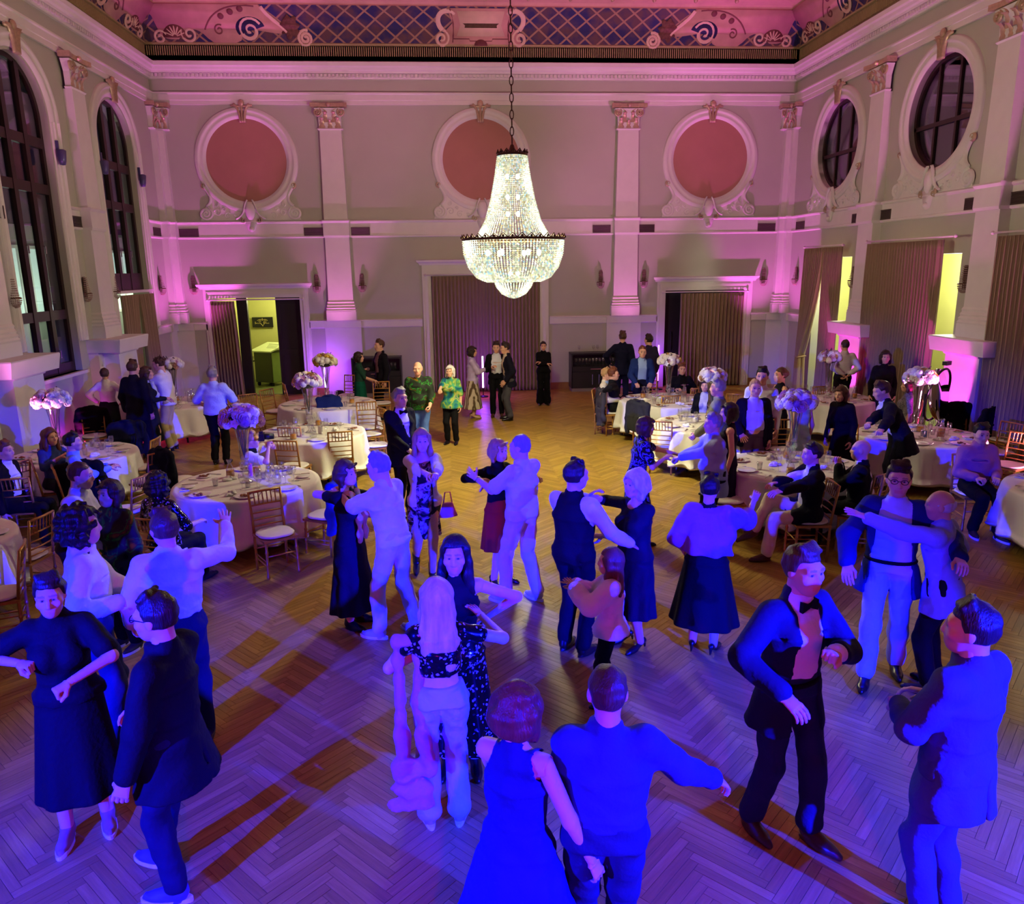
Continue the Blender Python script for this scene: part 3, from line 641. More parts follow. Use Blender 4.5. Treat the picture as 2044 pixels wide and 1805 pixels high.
MB().bb(18.35, 20.45, 2.94, 3.0, -.35, .14).obj('shelf', TRIM, bpy.data.objects['window_2'])
# ------------------------------------------------------------------ rooms beyond the doors and night outside
LOBBY = mat('yellow_green_paint', srgb(206, 206, 132), .8, var=.04, vscale=2)
LOBFLOOR = mat('lobby_floor', srgb(120, 128, 78), .4, var=.08)
def beyond():
    t = empty('wall_lobby', label='yellow-green lobby walls seen through the left doorway', cat='wall', kind='structure')
    q = MB(); q.bb(-8.6, -3.2, 25.5, 25.6, 0, 3.2).obj('back_panel', LOBBY, t)
    MB().bb(-6.62, -6.5, 22.35, 25.5, 0, 3.2).obj('side_panel', LOBBY, t); MB().bb(-3.3, -3.2, 22.35, 25.5, 0, 3.2).obj('side_panel', LOBBY, t)
    MB().bb(-8.6, -3.2, 22.34, 25.6, 3.2, 3.3).obj('ceiling_panel', LOBBY, t)
    MB().bb(-6.5, -3.3, 25.46, 25.5, .75, .95).bb(-6.5, -6.46, 22.4, 25.5, .75, .95).obj('dado_rail', LOBBY, t)
    o = MB().bb(-8.6, -3.2, 22.33, 25.6, -.1, .0).obj('floor_lobby', LOBFLOOR); prop(o, 'olive lobby floor beyond the left doorway', 'floor', kind='structure')
    lamp('POINT', 'lobby_ceiling_light', (-4.9, 24.2, 2.7), (1, .95, .5), 85, size=.25)
    # right side: bright yellow passage behind the curtained openings
    t = empty('wall_passage', label='bright yellow-green passage behind the right-hand curtains', cat='wall', kind='structure')
    MB().bb(XR+1.6, XR+1.7, 9, 21.5, 0, 3.9).obj('back_panel', LOBBY, t)
    for y in (21.3, 17.4, 13.35, 9.2): MB().bb(XR+.4, XR+1.6, y-.1, y+.1, 0, 3.9).obj('cross_panel', LOBBY, t)
    MB().bb(XR+.4, XR+1.7, 9, 21.5, 3.9, 4.).obj('ceiling_panel', LOBBY, t)
    o = MB().bb(XR+.4, XR+1.7, 9, 21.5, -.1, 0).obj('floor_passage', LOBFLOOR); prop(o, 'passage floor behind the right-hand curtains', 'floor', kind='structure')
    for y in (19.2, 15.6, 11.5): lamp('POINT', 'passage_light', (XR+.95, y, 3.3), (1, 1, .78), 190, size=.15)
    # outside the arched windows: pale facade with lit windows and shrubs, seen at night
    FAC = mat('night_facade', srgb(150, 150, 140), .9, var=.1, vscale=1.2)
    t = empty('outside_house', (-10.6, 0, 0), label='pale house outside the arched windows with lit tall windows', cat='building')
    MB().bb(-.3, 0, 12, 34, -.5, 4.6).obj('facade', FAC, t)
    for y in (19.6, 21.9, 24.4, 26.7, 29.0):
        f = MB().prism(rect(y-.95, y+.95, 2.2, 4.1), 0, .06, holes=[rect(y-.87, y+.87, 2.28, 4.02)], fx=lambda x, yy, z: (z, x, yy)).obj('window_frame', TRIM, t)
        MB().bb(.0, .02, y-.87, y+.87, 2.28, 4.02).obj('pane', mat('lit_window', (.5, .6, .5), .5, emit=.75, ecol=(.75, .95, .7)), f)
        MB().bb(.02, .05, y-.02, y+.02, 2.28, 4.02).obj('mullion', TRIM, f)
    t = empty('outside_lantern', (-9.7, 20.3, 0), label='glowing globe lantern on a post outside the left window', cat='lantern')
    MB().tube([(0, 0, -.5), (0, 0, 2.4)], .03, 8).obj('post', DARKWOOD, t); MB().ball((0, 0, 2.55), .16, 14, 10).obj('globe', mat('lantern_glow', (1, 1, .9), .5, emit=6, ecol=(.95, 1, .8)), t, True)
    lamp('POINT', 'outside_lamp', (-9.4, 20.6, 2.6), (.85, 1, .6), 90, size=.2); lamp('POINT', 'outside_lamp', (-9.4, 26.5, 2.6), (.85, 1, .7), 90, size=.2)
    LEAF = mat('night_leaves', srgb(60, 84, 44), .6, var=.3, vscale=10)
    for i, (y, h) in enumerate(((16.8, 1.6), (19.0, 2.0), (21.3, 1.5), (23.5, 1.9))):
        s = empty('outside_shrub', (-9.3-.3*(i % 2), y+2.5, -.3), label=['low round shrub nearest the arched window', 'tall shrub under the outside lamp', 'small shrub beside the house wall', 'far shrub at the end of the house'][i], cat='shrub', group='shrubs outside the windows')
        r = random.Random(i); q = MB()
        for k in range(240):
            a, b = r.uniform(0, 6.28), r.uniform(-.9, 1); rr = .75*math.sqrt(max(0, 1-b*b))*r.uniform(.75, 1.05)
            c = Vector((rr*math.cos(a), rr*math.sin(a), h*(.55+.45*b))); d = Vector((r.uniform(-1, 1), r.uniform(-1, 1), r.uniform(-.4, 1))).normalized()*.16; e = d.orthogonal().normalized()*.05
            q.add([c, c+d*.5+e, c+d, c+d*.5-e], [(0, 1, 2, 3)])
        q.obj('foliage', LEAF, s); MB().tube([(0, 0, 0), (0, 0, h*.8)], [.05, .02], 6).obj('stem', DARKWOOD, s)
    o = MB().bb(-16, XL-.4, 6, 32, -.7, -.5).obj('ground_outside', mat('paving', srgb(90, 88, 84), .9)); prop(o, 'dark paving outside the arched windows', 'ground', kind='structure')
beyond()
def lobby_things():
    t = empty('wall_sign', (-5.99, 25.44, 1.83), label='black lobby sign with gold crest and gold script lettering', cat='sign')
    GOLD = mat('gold_print', srgb(190, 170, 100), .4, .3)
    MB().bb(-.32, .32, -.02, .02, -.16, .16).obj('board', mat('black_board', (.01, .01, .012), .4), t)
    q = MB()
    for s in (-1, 1):
        q.ribbon([(s*a, b) for a, b in bez((0, .06), (.05, .1), (.1, .1), (.16, .05))], .014, 0, .004)
        q.ribbon([(s*a, b) for a, b in spiral(.09, .03, .045, .01, 1, 1.2)], .01, 0, .004)
        q.ribbon([(s*a, b) for a, b in bez((.01, -.1), (.03, -.06), (.06, -.06), (.05, -.03))], .012, 0, .004)
    q.ribbon([(0, .06), (0, .13)], .018, 0, .004); q.ribbon([(0, -.13), (0, -.09)], .02, 0, .004)
    q.v = [(x, -.022-z, y) for x, y, z in q.v]; q.obj('crest', GOLD, t)
    q = MB()
    def script(x0, n):
        q.ribbon([(x0, -.05), (x0, .02), (x0+.025, .015), (x0+.005, -.01), (x0+.03, -.03), (x0, -.05)], .012, 0, .004)
        x = x0+.045
        for i in range(n): q.ribbon(spiral(x, -.03, .013, .006, i, .8, 8), .009, 0, .004); x += .028
    for x0_ in (-.23, .035):
        q = MB(); script(x0_, 5); q.v = [(x, -.022-z, y) for x, y, z in q.v]; q.obj('lettering', GOLD, t, kind='stuff')
    t = empty('lectern', (-5.6, 24.3, 0), R(-32), label='dark green reception lectern with a sloping pale top in the lobby', cat='lectern')
    LG = mat('dark_green_panel', srgb(78, 84, 62), .5)
    MB().bb(-.34, .34, -.3, .3, .1, 1.05).obj('body', LG, t)
    MB().bb(.34, .37, -.28, .28, .12, 1.0).obj('side_panel', mat('pale_green_panel', srgb(150, 176, 110), .5), t)
    q = MB(); q.add([(-.42, -.38, 1.02), (.42, -.38, 1.02), (.42, .38, 1.22), (-.42, .38, 1.22), (-.42, -.38, 1.06), (.42, -.38, 1.06), (.42, .38, 1.26), (-.42, .38, 1.26)], [(3, 2, 1, 0), (4, 5, 6, 7), (0, 1, 5, 4), (1, 2, 6, 5), (2, 3, 7, 6), (3, 0, 4, 7)]); q.obj('sloping_top', mat('pale_top', srgb(226, 236, 190), .5), t)
    for i in range(4): MB().box((.2-.06*i, -.1+.1*i, 1.137+.027*i), (.4, .012, .006), M=Matrix.Rotation(R(14.7), 3, 'X')).obj('paper_edge', LG, t)
    for x in (-.28, .28):
        for y in (-.24, .24): MB().lathe([(.04, 0), (.05, .02), (.05, .08), (.03, .1)], 8, (x, y, 0)).obj('caster', mat('black_rubber', (.01, .01, .01), .6), t)
    t = empty('stair_rail', (-6.3, 25.2, 0), label='thin dark handrail against the lobby wall', cat='railing')
    MB().tube([(-.1, 0, .62), (.45, 0, .72)], .02, 6).obj('rail', mat('black_rubber'), t)
    for x in (-.08, .06, .2, .34): MB().tube([(x, 0, 0), (x, 0, .66)], .01, 5).obj('baluster', mat('black_rubber'), t)
lobby_things()
# ------------------------------------------------------------------ chandelier
CX, CY = .985, 12.5
def chandelier():
    t = empty('chandelier', (CX, CY, 0), label='large glowing crystal basket chandelier hanging from a chain', cat='chandelier')
    BR = mat('dark_bronze', srgb(92, 70, 50), .35, .9, var=.2, vscale=30)
    def crystal():  # beads emit by themselves; glow and sparkle tints imitate light from the bulbs
        m = bpy.data.materials.new('emissive_crystal'); m.use_nodes = True; nt = m.node_tree; N = nt.nodes; L = nt.links; out = N['Material Output']; N.remove(N['Principled BSDF'])
        ge = N.new('ShaderNodeNewGeometry'); cr = N.new('ShaderNodeValToRGB'); cr.color_ramp.interpolation = 'CONSTANT'; E = cr.color_ramp.elements
        E[0].position = 0; E[0].color = (1, .97, .62, 1); E[1].position = .45; E[1].color = (.82, 1, .66, 1)
        for p_, c_ in ((.62, (1, 1, .9, 1)), (.84, (.55, .9, 1, 1)), (.92, (1, .8, .35, 1))): e = E.new(p_); e.color = c_
        L.new(ge.outputs['Random Per Island'], cr.inputs[0])
        mr = N.new('ShaderNodeMath'); mr.operation = 'MULTIPLY'; mr.inputs[1].default_value = 7.31; L.new(ge.outputs['Random Per Island'], mr.inputs[0])
        fr = N.new('ShaderNodeMath'); fr.operation = 'FRACT'; L.new(mr.outputs[0], fr.inputs[0])
        st = N.new('ShaderNodeMapRange'); st.inputs[3].default_value = .5; st.inputs[4].default_value = 1.35; L.new(fr.outputs[0], st.inputs[0])
        em = N.new('ShaderNodeEmission'); L.new(cr.outputs[0], em.inputs[0]); L.new(st.outputs[0], em.inputs[1])
        tr = N.new('ShaderNodeBsdfTransparent'); gl = N.new('ShaderNodeBsdfGlossy'); gl.inputs['Roughness'].default_value = .1
        m1 = N.new('ShaderNodeMixShader'); m1.inputs[0].default_value = .25; L.new(tr.outputs[0], m1.inputs[1]); L.new(gl.outputs[0], m1.inputs[2])
        m2 = N.new('ShaderNodeMixShader'); m2.inputs[0].default_value = .78; L.new(m1.outputs[0], m2.inputs[1]); L.new(em.outputs[0], m2.inputs[2])
        L.new(m2.outputs[0], out.inputs[0]); m.cycles.emission_sampling = 'NONE'; return m
    CR = crystal()
    def beads(mb, p, r):
        x, y, z = p; mb.add([(x+r, y, z), (x, y+r, z), (x-r, y, z), (x, y-r, z), (x, y, z+r*1.15), (x, y, z-r*1.15)], [(0, 1, 4), (1, 2, 4), (2, 3, 4), (3, 0, 4), (1, 0, 5), (2, 1, 5), (3, 2, 5), (0, 3, 5)])
    def net(name, prof, n, r, step):
        q = MB(); P = [Vector((a, 0, b)) for a, b in prof]; L = [0]
        for i in range(1, len(P)): L.append(L[-1]+(P[i]-P[i-1]).length)
        k = int(L[-1]/step)
        for s in range(k+1):
            d = L[-1]*s/k; i = next(j for j in range(1, len(L)) if L[j] >= d-1e-6); u = (d-L[i-1])/(L[i]-L[i-1]); p = P[i-1].lerp(P[i], u)
            for j in range(n):
                a = 2*math.pi*(j+.5*(s % 1))/n; beads(q, (p.x*math.cos(a), p.x*math.sin(a), p.z), r)
        return q.obj(name, CR, t, kind='stuff')
    net('upper_strands', [(.225, 5.04), (.27, 4.75), (.34, 4.4), (.43, 4.1), (.57, 3.86)], 72, .0135, .028)
    net('basket_strands', [(.785, 3.8), (.77, 3.6), (.7, 3.4), (.58, 3.25), (.44, 3.19), (.3, 3.19)], 96, .0175, .033)
    net('lower_tassel', [(.31, 3.2), (.27, 3.1), (.19, 3.0), (.09, 2.95), (.02, 2.935)], 38, .0165, .028)
    def ring(name, r, z, h, n):
        MB().lathe([(r-.012, z-.02), (r+.012, z-.02), (r+.012, z+.015), (r-.012, z+.015), (r-.012, z-.02)], 48, caps=False).obj(name, BR, t, True)
        q = MB()
        for i in range(n):
            a, b, c = (2*math.pi*(i+k)/n for k in (0, .5, 1))
            q.tube([(r*math.cos(a), r*math.sin(a), z+.01), (r*1.01*math.cos(b), r*1.01*math.sin(b), z+h), (r*math.cos(c), r*math.sin(c), z+.01)], .009, 5)
            q.ball((r*1.02*math.cos(b), r*1.02*math.sin(b), z+h*.45), .02, 6, 4)
        q.obj(name+'_crest', BR, t, True)
    ring('crown_ring', .225, 5.06, .07, 14); ring('basket_ring', .79, 3.82, .07, 36)
    MB().lathe([(.22, 5.06), (.1, 5.1), (.05, 5.14), (.03, 5.2), (.0, 5.22)], 16).obj('crown_cap', BR, t, True)
    q = MB(); n = 46
    for i in range(n):
        z = 5.22+i*.118; pts = [((.028*math.cos(a) if i % 2 else 0), (0 if i % 2 else .028*math.cos(a)), z+.059+.068*math.sin(a)) for a in np.linspace(0, 2*math.pi, 11)[:-1]]
        q.tube(pts, .008, 5, closed=True)
    q.obj('chain', BR, t, True)
    for k in range(6):
        a = k*math.pi/3
        b = MB().ball((.4*math.cos(a), .4*math.sin(a), 3.62), .035, 8, 6, (1, 1, 1.4)).obj('bulb', mat('bulb_glow', (1, 1, .8), .5, emit=14, ecol=(1, .97, .78)), t, True)
    for z in (4.2, 4.45, 4.75):
        for s in (-1, 1): MB().ball((s*.08, 0, z), .03, 8, 6, (1, 1, 1.4)).obj('bulb', mat('bulb_glow'), t, True)
    for k in range(2): MB().ball((.06*(2*k-1), -.1, 3.3), .035, 8, 6).obj('bulb', mat('bulb_glow'), t, True)
    for z, p in ((3.35, 680), (4.4, 480)): lamp('POINT', 'chandelier_light', (CX, CY, z), (1, .94, .58), p, size=.3)
    lamp('SPOT', 'chandelier_downlight', (CX, CY, 3.4), (1, .94, .55), 1500, (CX, CY, 0), .35, 152, 1.)
chandelier()
# ------------------------------------------------------------------ wall sconces
def sconce_parts():
    BR = mat('dark_bronze'); CRY = mat('unlit_crystal', srgb(178, 150, 140), .12, .0, var=.25, vscale=60, spec=.8)
    m = {}
    m['back'] = MB().prism([(-.05, -.16), (.05, -.16), (.055, .2), (.035, .27), (-.035, .27), (-.055, .2)], 0, .02).mesh('back_plate', BR)
    q = MB()
    for i in range(9):
        a = math.pi*i/8
        for k in range(9):
            u = k/8; r = .035+.05*u**1.6; q.ball((r*math.cos(a), .25-.3*u, .02+r*math.sin(a)), .011, 5, 4)
    m['cone'] = q.mesh('crystal_strands', CRY, True)
    q = MB()
    for i in range(11):
        a = math.pi*i/10
        for k in range(7):
            u = k/6; r = .1*math.cos(u*1.35)+.004; q.ball((r*math.cos(a), -.07-.15*math.sin(u*1.45), .02+r*math.sin(a)), .013, 5, 4)
    m['bowl'] = q.mesh('crystal_basket', CRY, True)
    m['ring'] = MB().tube([(.1*math.cos(a), -.06, .02+.1*math.sin(a)) for a in np.linspace(0, math.pi, 13)], .012, 6).mesh('rim', BR, True)
    return m
SCM = sconce_parts()
def sconce(Mw, u, z, label):
    t = empty('wall_sconce', matrix=onwall(Mw, u, z, .03), label=label, cat='sconce', group='crystal wall sconces')
    for n, k in (('back_plate', 'back'), ('crystal_strands', 'cone'), ('crystal_basket', 'bowl'), ('rim', 'ring')): link(n, SCM[k], t)
for u, l in ((-6.88, 'between the left corner and the lobby doorway'), (-3.63, 'right of the lobby doorway'), (-2.41, 'right of the left pilaster'), (4.15, 'left of the right end-wall pilaster'), (5.37, 'right of the right end-wall pilaster'), (8.8, 'between the right end-wall doorway and the corner')):
    sconce(MBACK, u, 3.04, 'dark crystal wall sconce on the end wall '+l)
for u, l in ((21.05, 'nearest the left corner'), (18.2, 'beside the curtain under the arched window'), (17.05-.25, 'on the pier above the magenta pedestal'), (14.1, 'at the left edge of the picture')):
    sconce(MLEFT, u, 3.06, 'dark crystal wall sconce on the left wall '+l)
for u, l in ((21.1, 'nearest the right corner'), (18.0, 'left of the farther pilaster'), (16.75, 'right of the farther pilaster'), (13.92, 'left of the nearer pilaster'), (12.8, 'right of the nearer pilaster')):
    sconce(MRIGHT, -u, 3.06, 'dark crystal wall sconce on the right wall '+l)
# ------------------------------------------------------------------ air vents
def vent_parts(w=.5, h=.21):
    fr = MB().prism(rect(-w/2, w/2, -h/2, h/2), 0, .018, holes=[rect(-w/2+.015, w/2-.015, -h/2+.015, h/2-.015)]).mesh('frame', VENTM)
    bk = MB().bb(-w/2+.01, w/2-.01, -h/2+.01, h/2-.01, -.0, .004).mesh('backing', mat('vent_dark', srgb(40, 34, 30), .8))
    sl = MB().box((0, 0, .01), (w-.03, .014, .01), M=Matrix.Rotation(R(35), 3, 'X')).mesh('slat', VENTM)
    return fr, bk, sl
VP = vent_parts()
def vent(Mw, u, label, z=4.41):
    t = empty('air_vent', matrix=onwall(Mw, u, z, .041), label=label, cat='vent', group='air vents in the string course')
    link('frame', VP[0], t); link('backing', VP[1], t)
    for i in range(8): link('slat', VP[2], t, (0, -.08+.023*i, 0))
for u, l in ((-6.86, 'above the left corner sconce'), (-3.62, 'just left of the left pilaster'), (-2.38, 'just right of the left pilaster'), (4.16, 'just left of the right pilaster'), (5.38, 'just right of the right pilaster'), (8.8, 'above the right corner sconce')): vent(MBACK, u, 'slatted air vent on the end wall '+l)
for u, l in ((21.05, 'in the right corner'), (18.02, 'left of the farther pilaster'), (16.88, 'right of the farther pilaster'), (13.92, 'left of the nearer pilaster'), (12.75, 'right of the nearer pilaster')): vent(MRIGHT, -u, 'slatted air vent on the right wall '+l)
for u, l in ((16.85, 'left of the pilaster between the windows'), (17.95, 'right of the pilaster between the windows'), (21.2, 'in the left corner'), (13.95, 'at the left edge of the picture')): vent(MLEFT, u, 'slatted air vent on the left wall '+l)
# ------------------------------------------------------------------ LED tubes and uplights standing on the floor
BLK = mat('black_metal', (.012, .012, .014), .45, .4)
def led_tube(x, y, z0, z1, col, label, strength, power):
    t = empty('light_tube', (x, y, 0), label=label, cat='light tube', group='upright light tubes')
    MB().lathe([(.14, 0), (.14, .02), (.03, .04), (.02, .05)], 16).obj('base', BLK, t, True)
    MB().tube([(0, 0, .04), (0, 0, z0)], .012, 6).obj('stem', BLK, t)
    MB().lathe([(.022, z0-.03), (.03, z0), (.022, z0)], 10).obj('collar', BLK, t)
    MB().tube([(0, 0, z0), (0, 0, z1)], .022, 10).obj('tube', mat('tube_glow_%d' % int(x*10), (1, 1, 1), .4, emit=strength, ecol=col), t, True)
    if power: lamp('POINT', 'light_tube_glow', (x, y, (z0+z1)/2), VIO if col[1] < .6 else col, power, size=.04)
led_tube(-3.5, 21.35, .3, 1.25, (.75, .5, 1), 'bright violet light tube left of the left end-wall pilaster', 6, 110)
led_tube(.78, 20.9, .25, 1.1, (.75, .5, 1), 'violet light tube standing in front of the middle curtain', 6, 120)
led_tube(5.72, 21.4, .25, 1.25, (.5, .2, 1), 'thin violet light tube beside the right end-wall doorway', 3, 50)
def uplight(x, y, rz, label, tgt, power, col=MAG, ang=100):
    t = empty('uplight', (x, y, 0), rz, label=label, cat='uplight', group='floor uplights')
    MB().lathe([(.1, -.1), (.11, -.08), (.11, .1), (.09, .12), (.085, .1)], 16, (0, 0, .16), Matrix.Rotation(R(-18), 3, 'X')).obj('can', BLK, t, True)
    MB().lathe([(0, .105), (.085, .105)], 16, (0, 0, .16), Matrix.Rotation(R(-18), 3, 'X'), caps=False).obj('lens', mat('magenta_lens', (1, .1, .8), .3, emit=6, ecol=(1, .15, .9)), t)
    MB().tube([(-.13, 0, .02), (-.13, 0, .16), (-.11, 0, .16)], .012, 6).tube([(.13, 0, .02), (.13, 0, .16), (.11, 0, .16)], .012, 6).bb(-.14, .14, -.08, .08, 0, .02).obj('bracket', BLK, t)
    lamp('SPOT', 'uplight_beam', (x, y, .3), col, power, tgt, .06, ang, .6)
uplight(XL+1.2, 15.95, 0, 'floor uplight washing the left pedestal magenta', (XL+.4, 17.0, 1.4), 330, MAG, 76)
uplight(XR-.95, 17.1, 0, 'floor uplight washing the farther right pedestal magenta', (XR-.2, 17.36, 3.0), 170)
uplight(XR-.95, 13.0, 0, 'floor uplight washing the nearer right pedestal magenta', (XR-.2, 13.3, 3.0), 260)
uplight(XL+1.1, 20.7, 0, 'floor uplight in the left corner', (XL+.4, YB-.2, 8.5), 750, (1, .12, .9), 56)
uplight(XR-1.1, 20.7, 0, 'floor uplight in the right corner', (XR-.4, YB-.2, 8.5), 750, (1, .12, .9), 56)
uplight(-3.05, 20.8, 0, 'floor uplight under the left end-wall pilaster', (-3.1, YB-.2, 9), 420, (1, .2, .85), 50)
uplight(4.85, 20.8, 0, 'floor uplight under the right end-wall pilaster', (4.9, YB-.2, 9), 420, (1, .2, .85), 50)
uplight(XL+.55, 14.7, 0, 'floor uplight under the big arched window', (XL, 15.4, 1.2), 50)
# ------------------------------------------------------------------ back bars (dark cabinets with upturned glasses)
def back_bar(x0, x1, y, label):
    t = empty('back_bar', ((x0+x1)/2, y, 0), label=label, cat='bar cabinet', group='dark back bars')
    w = x1-x0; CAB = mat('charcoal_cabinet', srgb(34, 33, 38), .4); ST = mat('steel')
    MB().bb(-w/2, w/2, -.25, .25, .1, .7).obj('body', CAB, t); MB().bb(-w/2, w/2, -.22, .25, 0, .1).obj('plinth', mat('brushed_plinth', (.35, .3, .32), .4, .6), t)
    for s in (-1, 1): MB().bb(s*w/2-.02, s*w/2+.02, -.25, .25, .1, 1.05).obj('side_panel', CAB, t)
    MB().bb(-w/2, w/2, .2, .25, .7, 1.05).obj('back_panel', CAB, t); MB().bb(-w/2-.02, w/2+.02, -.26, .26, 1.03, 1.07).obj('top', CAB, t)
    n = 3
    for i in range(2):
        dx = -w/4+i*w/2; d = MB().bb(dx-w/4+.01, dx+w/4-.01, -.27, -.25, .12, .55).obj('door', CAB, t)
        MB().tube([(dx+(.5-i)*w*.36, -.29, .2), (dx+(.5-i)*w*.36, -.29, .48)], .008, 6).obj('handle', ST, d)
    d = MB().bb(-w/2+.01, w/2-.01, -.27, -.25, .57, .69).obj('drawer', CAB, t); MB().tube([(-.15, -.29, .63), (.15, -.29, .63)], .008, 6).obj('handle', ST, d)
    return t
back_bar(3.28, 4.6, YB-.32, 'charcoal bar cabinet with a row of glasses, right of the middle curtain')
back_bar(-2.75, -1.45, YB-.32, 'charcoal bar cabinet behind the couple left of the middle curtain')
# ------------------------------------------------------------------ implicit surfaces -> meshes (for bodies, hair, clothes, draped cloth)
class Field:
    def __init__(s, lo, hi, h):
        s.h = h; s.lo = np.array(lo, 'f')-2*h; n = np.ceil((np.array(hi)-s.lo)/h).astype(int)+3
        s.n = n; s.v = np.full(n, .3, 'f')
        s.ax = [s.lo[i]+h*np.arange(n[i], dtype='f') for i in range(3)]
    def sl(s, lo, hi, pad):
        a = np.clip(np.floor((np.array(lo)-pad-s.lo)/s.h).astype(int), 0, s.n); b = np.clip(np.ceil((np.array(hi)+pad-s.lo)/s.h).astype(int)+1, 0, s.n)
        if np.any(b <= a): return None
        S = tuple(slice(i, j) for i, j in zip(a, b))
        return S, s.ax[0][S[0]][:, None, None], s.ax[1][S[1]][None, :, None], s.ax[2][S[2]][None, None, :]
    def mix(s, S, d, k):
        o = s.v[S]
        if k > 0:
            hh = np.clip(.5+.5*(o-d)/k, 0, 1); s.v[S] = o*(1-hh)+d*hh-k*hh*(1-hh)
        else: s.v[S] = np.minimum(o, d)
    def cap(s, a, b, ra, rb, k=.02):
        a, b = np.array(a, float), np.array(b, float); m = max(ra, rb)
        q = s.sl(np.minimum(a, b)-m, np.maximum(a, b)+m, .06)
        if q is None: return
        S, X, Y, Z = q; ab = b-a; L = max(ab@ab, 1e-9)
        t = np.clip(((X-a[0])*ab[0]+(Y-a[1])*ab[1]+(Z-a[2])*ab[2])/L, 0, 1)
        d = np.sqrt((X-a[0]-t*ab[0])**2+(Y-a[1]-t*ab[1])**2+(Z-a[2]-t*ab[2])**2)-(ra+(rb-ra)*t)
        s.mix(S, d, k)
    def ell(s, a, b, e0, e1, ux, k=.02, fn=None):
        """tapered column with an elliptic section: e = (half width along ux, half depth)"""
        a, b, ux = np.array(a, float), np.array(b, float), np.array(ux, float); ab = b-a; L = max(ab@ab, 1e-9); up = ab/math.sqrt(L)
        ux = ux-up*(ux@up); ux /= np.linalg.norm(ux); uy = np.cross(up, ux); m = max(*e0, *e1)
        q = s.sl(np.minimum(a, b)-m, np.maximum(a, b)+m, .06)
        if q is None: return
        S, X, Y, Z = q; dx, dy, dz = X-a[0], Y-a[1], Z-a[2]
        tt = (dx*ab[0]+dy*ab[1]+dz*ab[2])/L; t = np.clip(tt, 0, 1)
        u = dx*ux[0]+dy*ux[1]+dz*ux[2]; v = dx*uy[0]+dy*uy[1]+dz*uy[2]
        A = e0[0]+(e1[0]-e0[0])*t; B = e0[1]+(e1[1]-e0[1])*t
        if fn is not None: g = fn(np.arctan2(v/B, u/A), t); A = A*g; B = B*g
        r = np.sqrt((u/A)**2+(v/B)**2); d = (r-1)*np.minimum(A, B); over = (tt-t)*math.sqrt(L)
        d = np.where(np.abs(over) > 0, np.sqrt(np.maximum(d, 0)**2+over**2)+np.minimum(d, 0)*0, d)
        s.mix(S, d, k)
    def ball(s, c, r, k=.02):
        c, r = np.array(c, float), np.array(r if hasattr(r, '__len__') else (r,)*3, float); q = s.sl(c-r, c+r, .06)
        if q is None: return
        S, X, Y, Z = q; d = (np.sqrt(((X-c[0])/r[0])**2+((Y-c[1])/r[1])**2+((Z-c[2])/r[2])**2)-1)*r.min(); s.mix(S, d, k)
    def cut(s, fn):
        d = fn(s.ax[0][:, None, None], s.ax[1][None, :, None], s.ax[2][None, None, :]); s.v = np.maximum(s.v, d)
    def wrinkle(s, amp, f, seed=0):
        r = np.random.RandomState(seed); X, Y, Z = s.ax[0][:, None, None], s.ax[1][None, :, None], s.ax[2][None, None, :]; w = 0
        for i in range(6):
            d = r.normal(size=3); d /= np.linalg.norm(d); d2 = r.normal(size=3); d2 /= np.linalg.norm(d2); w = w+np.sin(f*r.uniform(.7, 1.7)*(X*d[0]+Y*d[1]+Z*d[2])+2*np.sin(f*.4*(X*d2[0]+Y*d2[1]+Z*d2[2]))+r.uniform(0, 6))*.8
        s.v = s.v+amp*.5*w.astype('f')
    def net(s):
        v = s.v; n = v.shape; I = v < 0
        c = [I[i:n[0]-1+i, j:n[1]-1+j, k:n[2]-1+k] for i in (0, 1) for j in (0, 1) for k in (0, 1)]
        cnt = sum(x.astype(np.int8) for x in c); act = (cnt > 0) & (cnt < 8); idx = np.full(act.shape, -1, np.int32); A = np.argwhere(act)
        if len(A) == 0: return np.zeros((0, 3)), np.zeros((0, 4), int)
        idx[act] = np.arange(len(A)); P = np.zeros((len(A), 3)); W = np.zeros(len(A))
        cor = [(i, j, k) for i in (0, 1) for j in (0, 1) for k in (0, 1)]
        val = {q: v[A[:, 0]+q[0], A[:, 1]+q[1], A[:, 2]+q[2]] for q in cor}
        for q in cor:
            for ax in range(3):
                if q[ax] == 0:
                    p = tuple(q[m]+(m == ax) for m in range(3)); a, b = val[q], val[p]; m = (a < 0) != (b < 0)
                    t = np.where(m, a/np.where(m, a-b, 1), 0)
                    for e in range(3): P[:, e] += np.where(m, q[e]+(t if e == ax else 0), 0)
                    W += m
        P = (P/W[:, None]+A)*s.h+s.lo
        F = []
        for ax in range(3):
            o1, o2 = [(1, 2), (2, 0), (0, 1)][ax]
            sl0 = [slice(1, -1)]*3; sl1 = [slice(1, -1)]*3; sl0[ax] = slice(0, n[ax]-1); sl1[ax] = slice(1, n[ax])
            a, b = I[tuple(sl0)], I[tuple(sl1)]; E = np.argwhere(a != b)
            if len(E) == 0: continue
            g = a[tuple(E.T)]; base = E.copy(); base[:, o1] += 1; base[:, o2] += 1
            def cell(d1, d2):
                q = base.copy(); q[:, o1] -= d1; q[:, o2] -= d2; return idx[q[:, 0], q[:, 1], q[:, 2]]
            Q = np.stack([cell(1, 1), cell(0, 1), cell(0, 0), cell(1, 0)], 1); Q[~g] = Q[~g][:, ::-1]
            F.append(Q[(Q >= 0).all(1)])
        return P, np.concatenate(F)
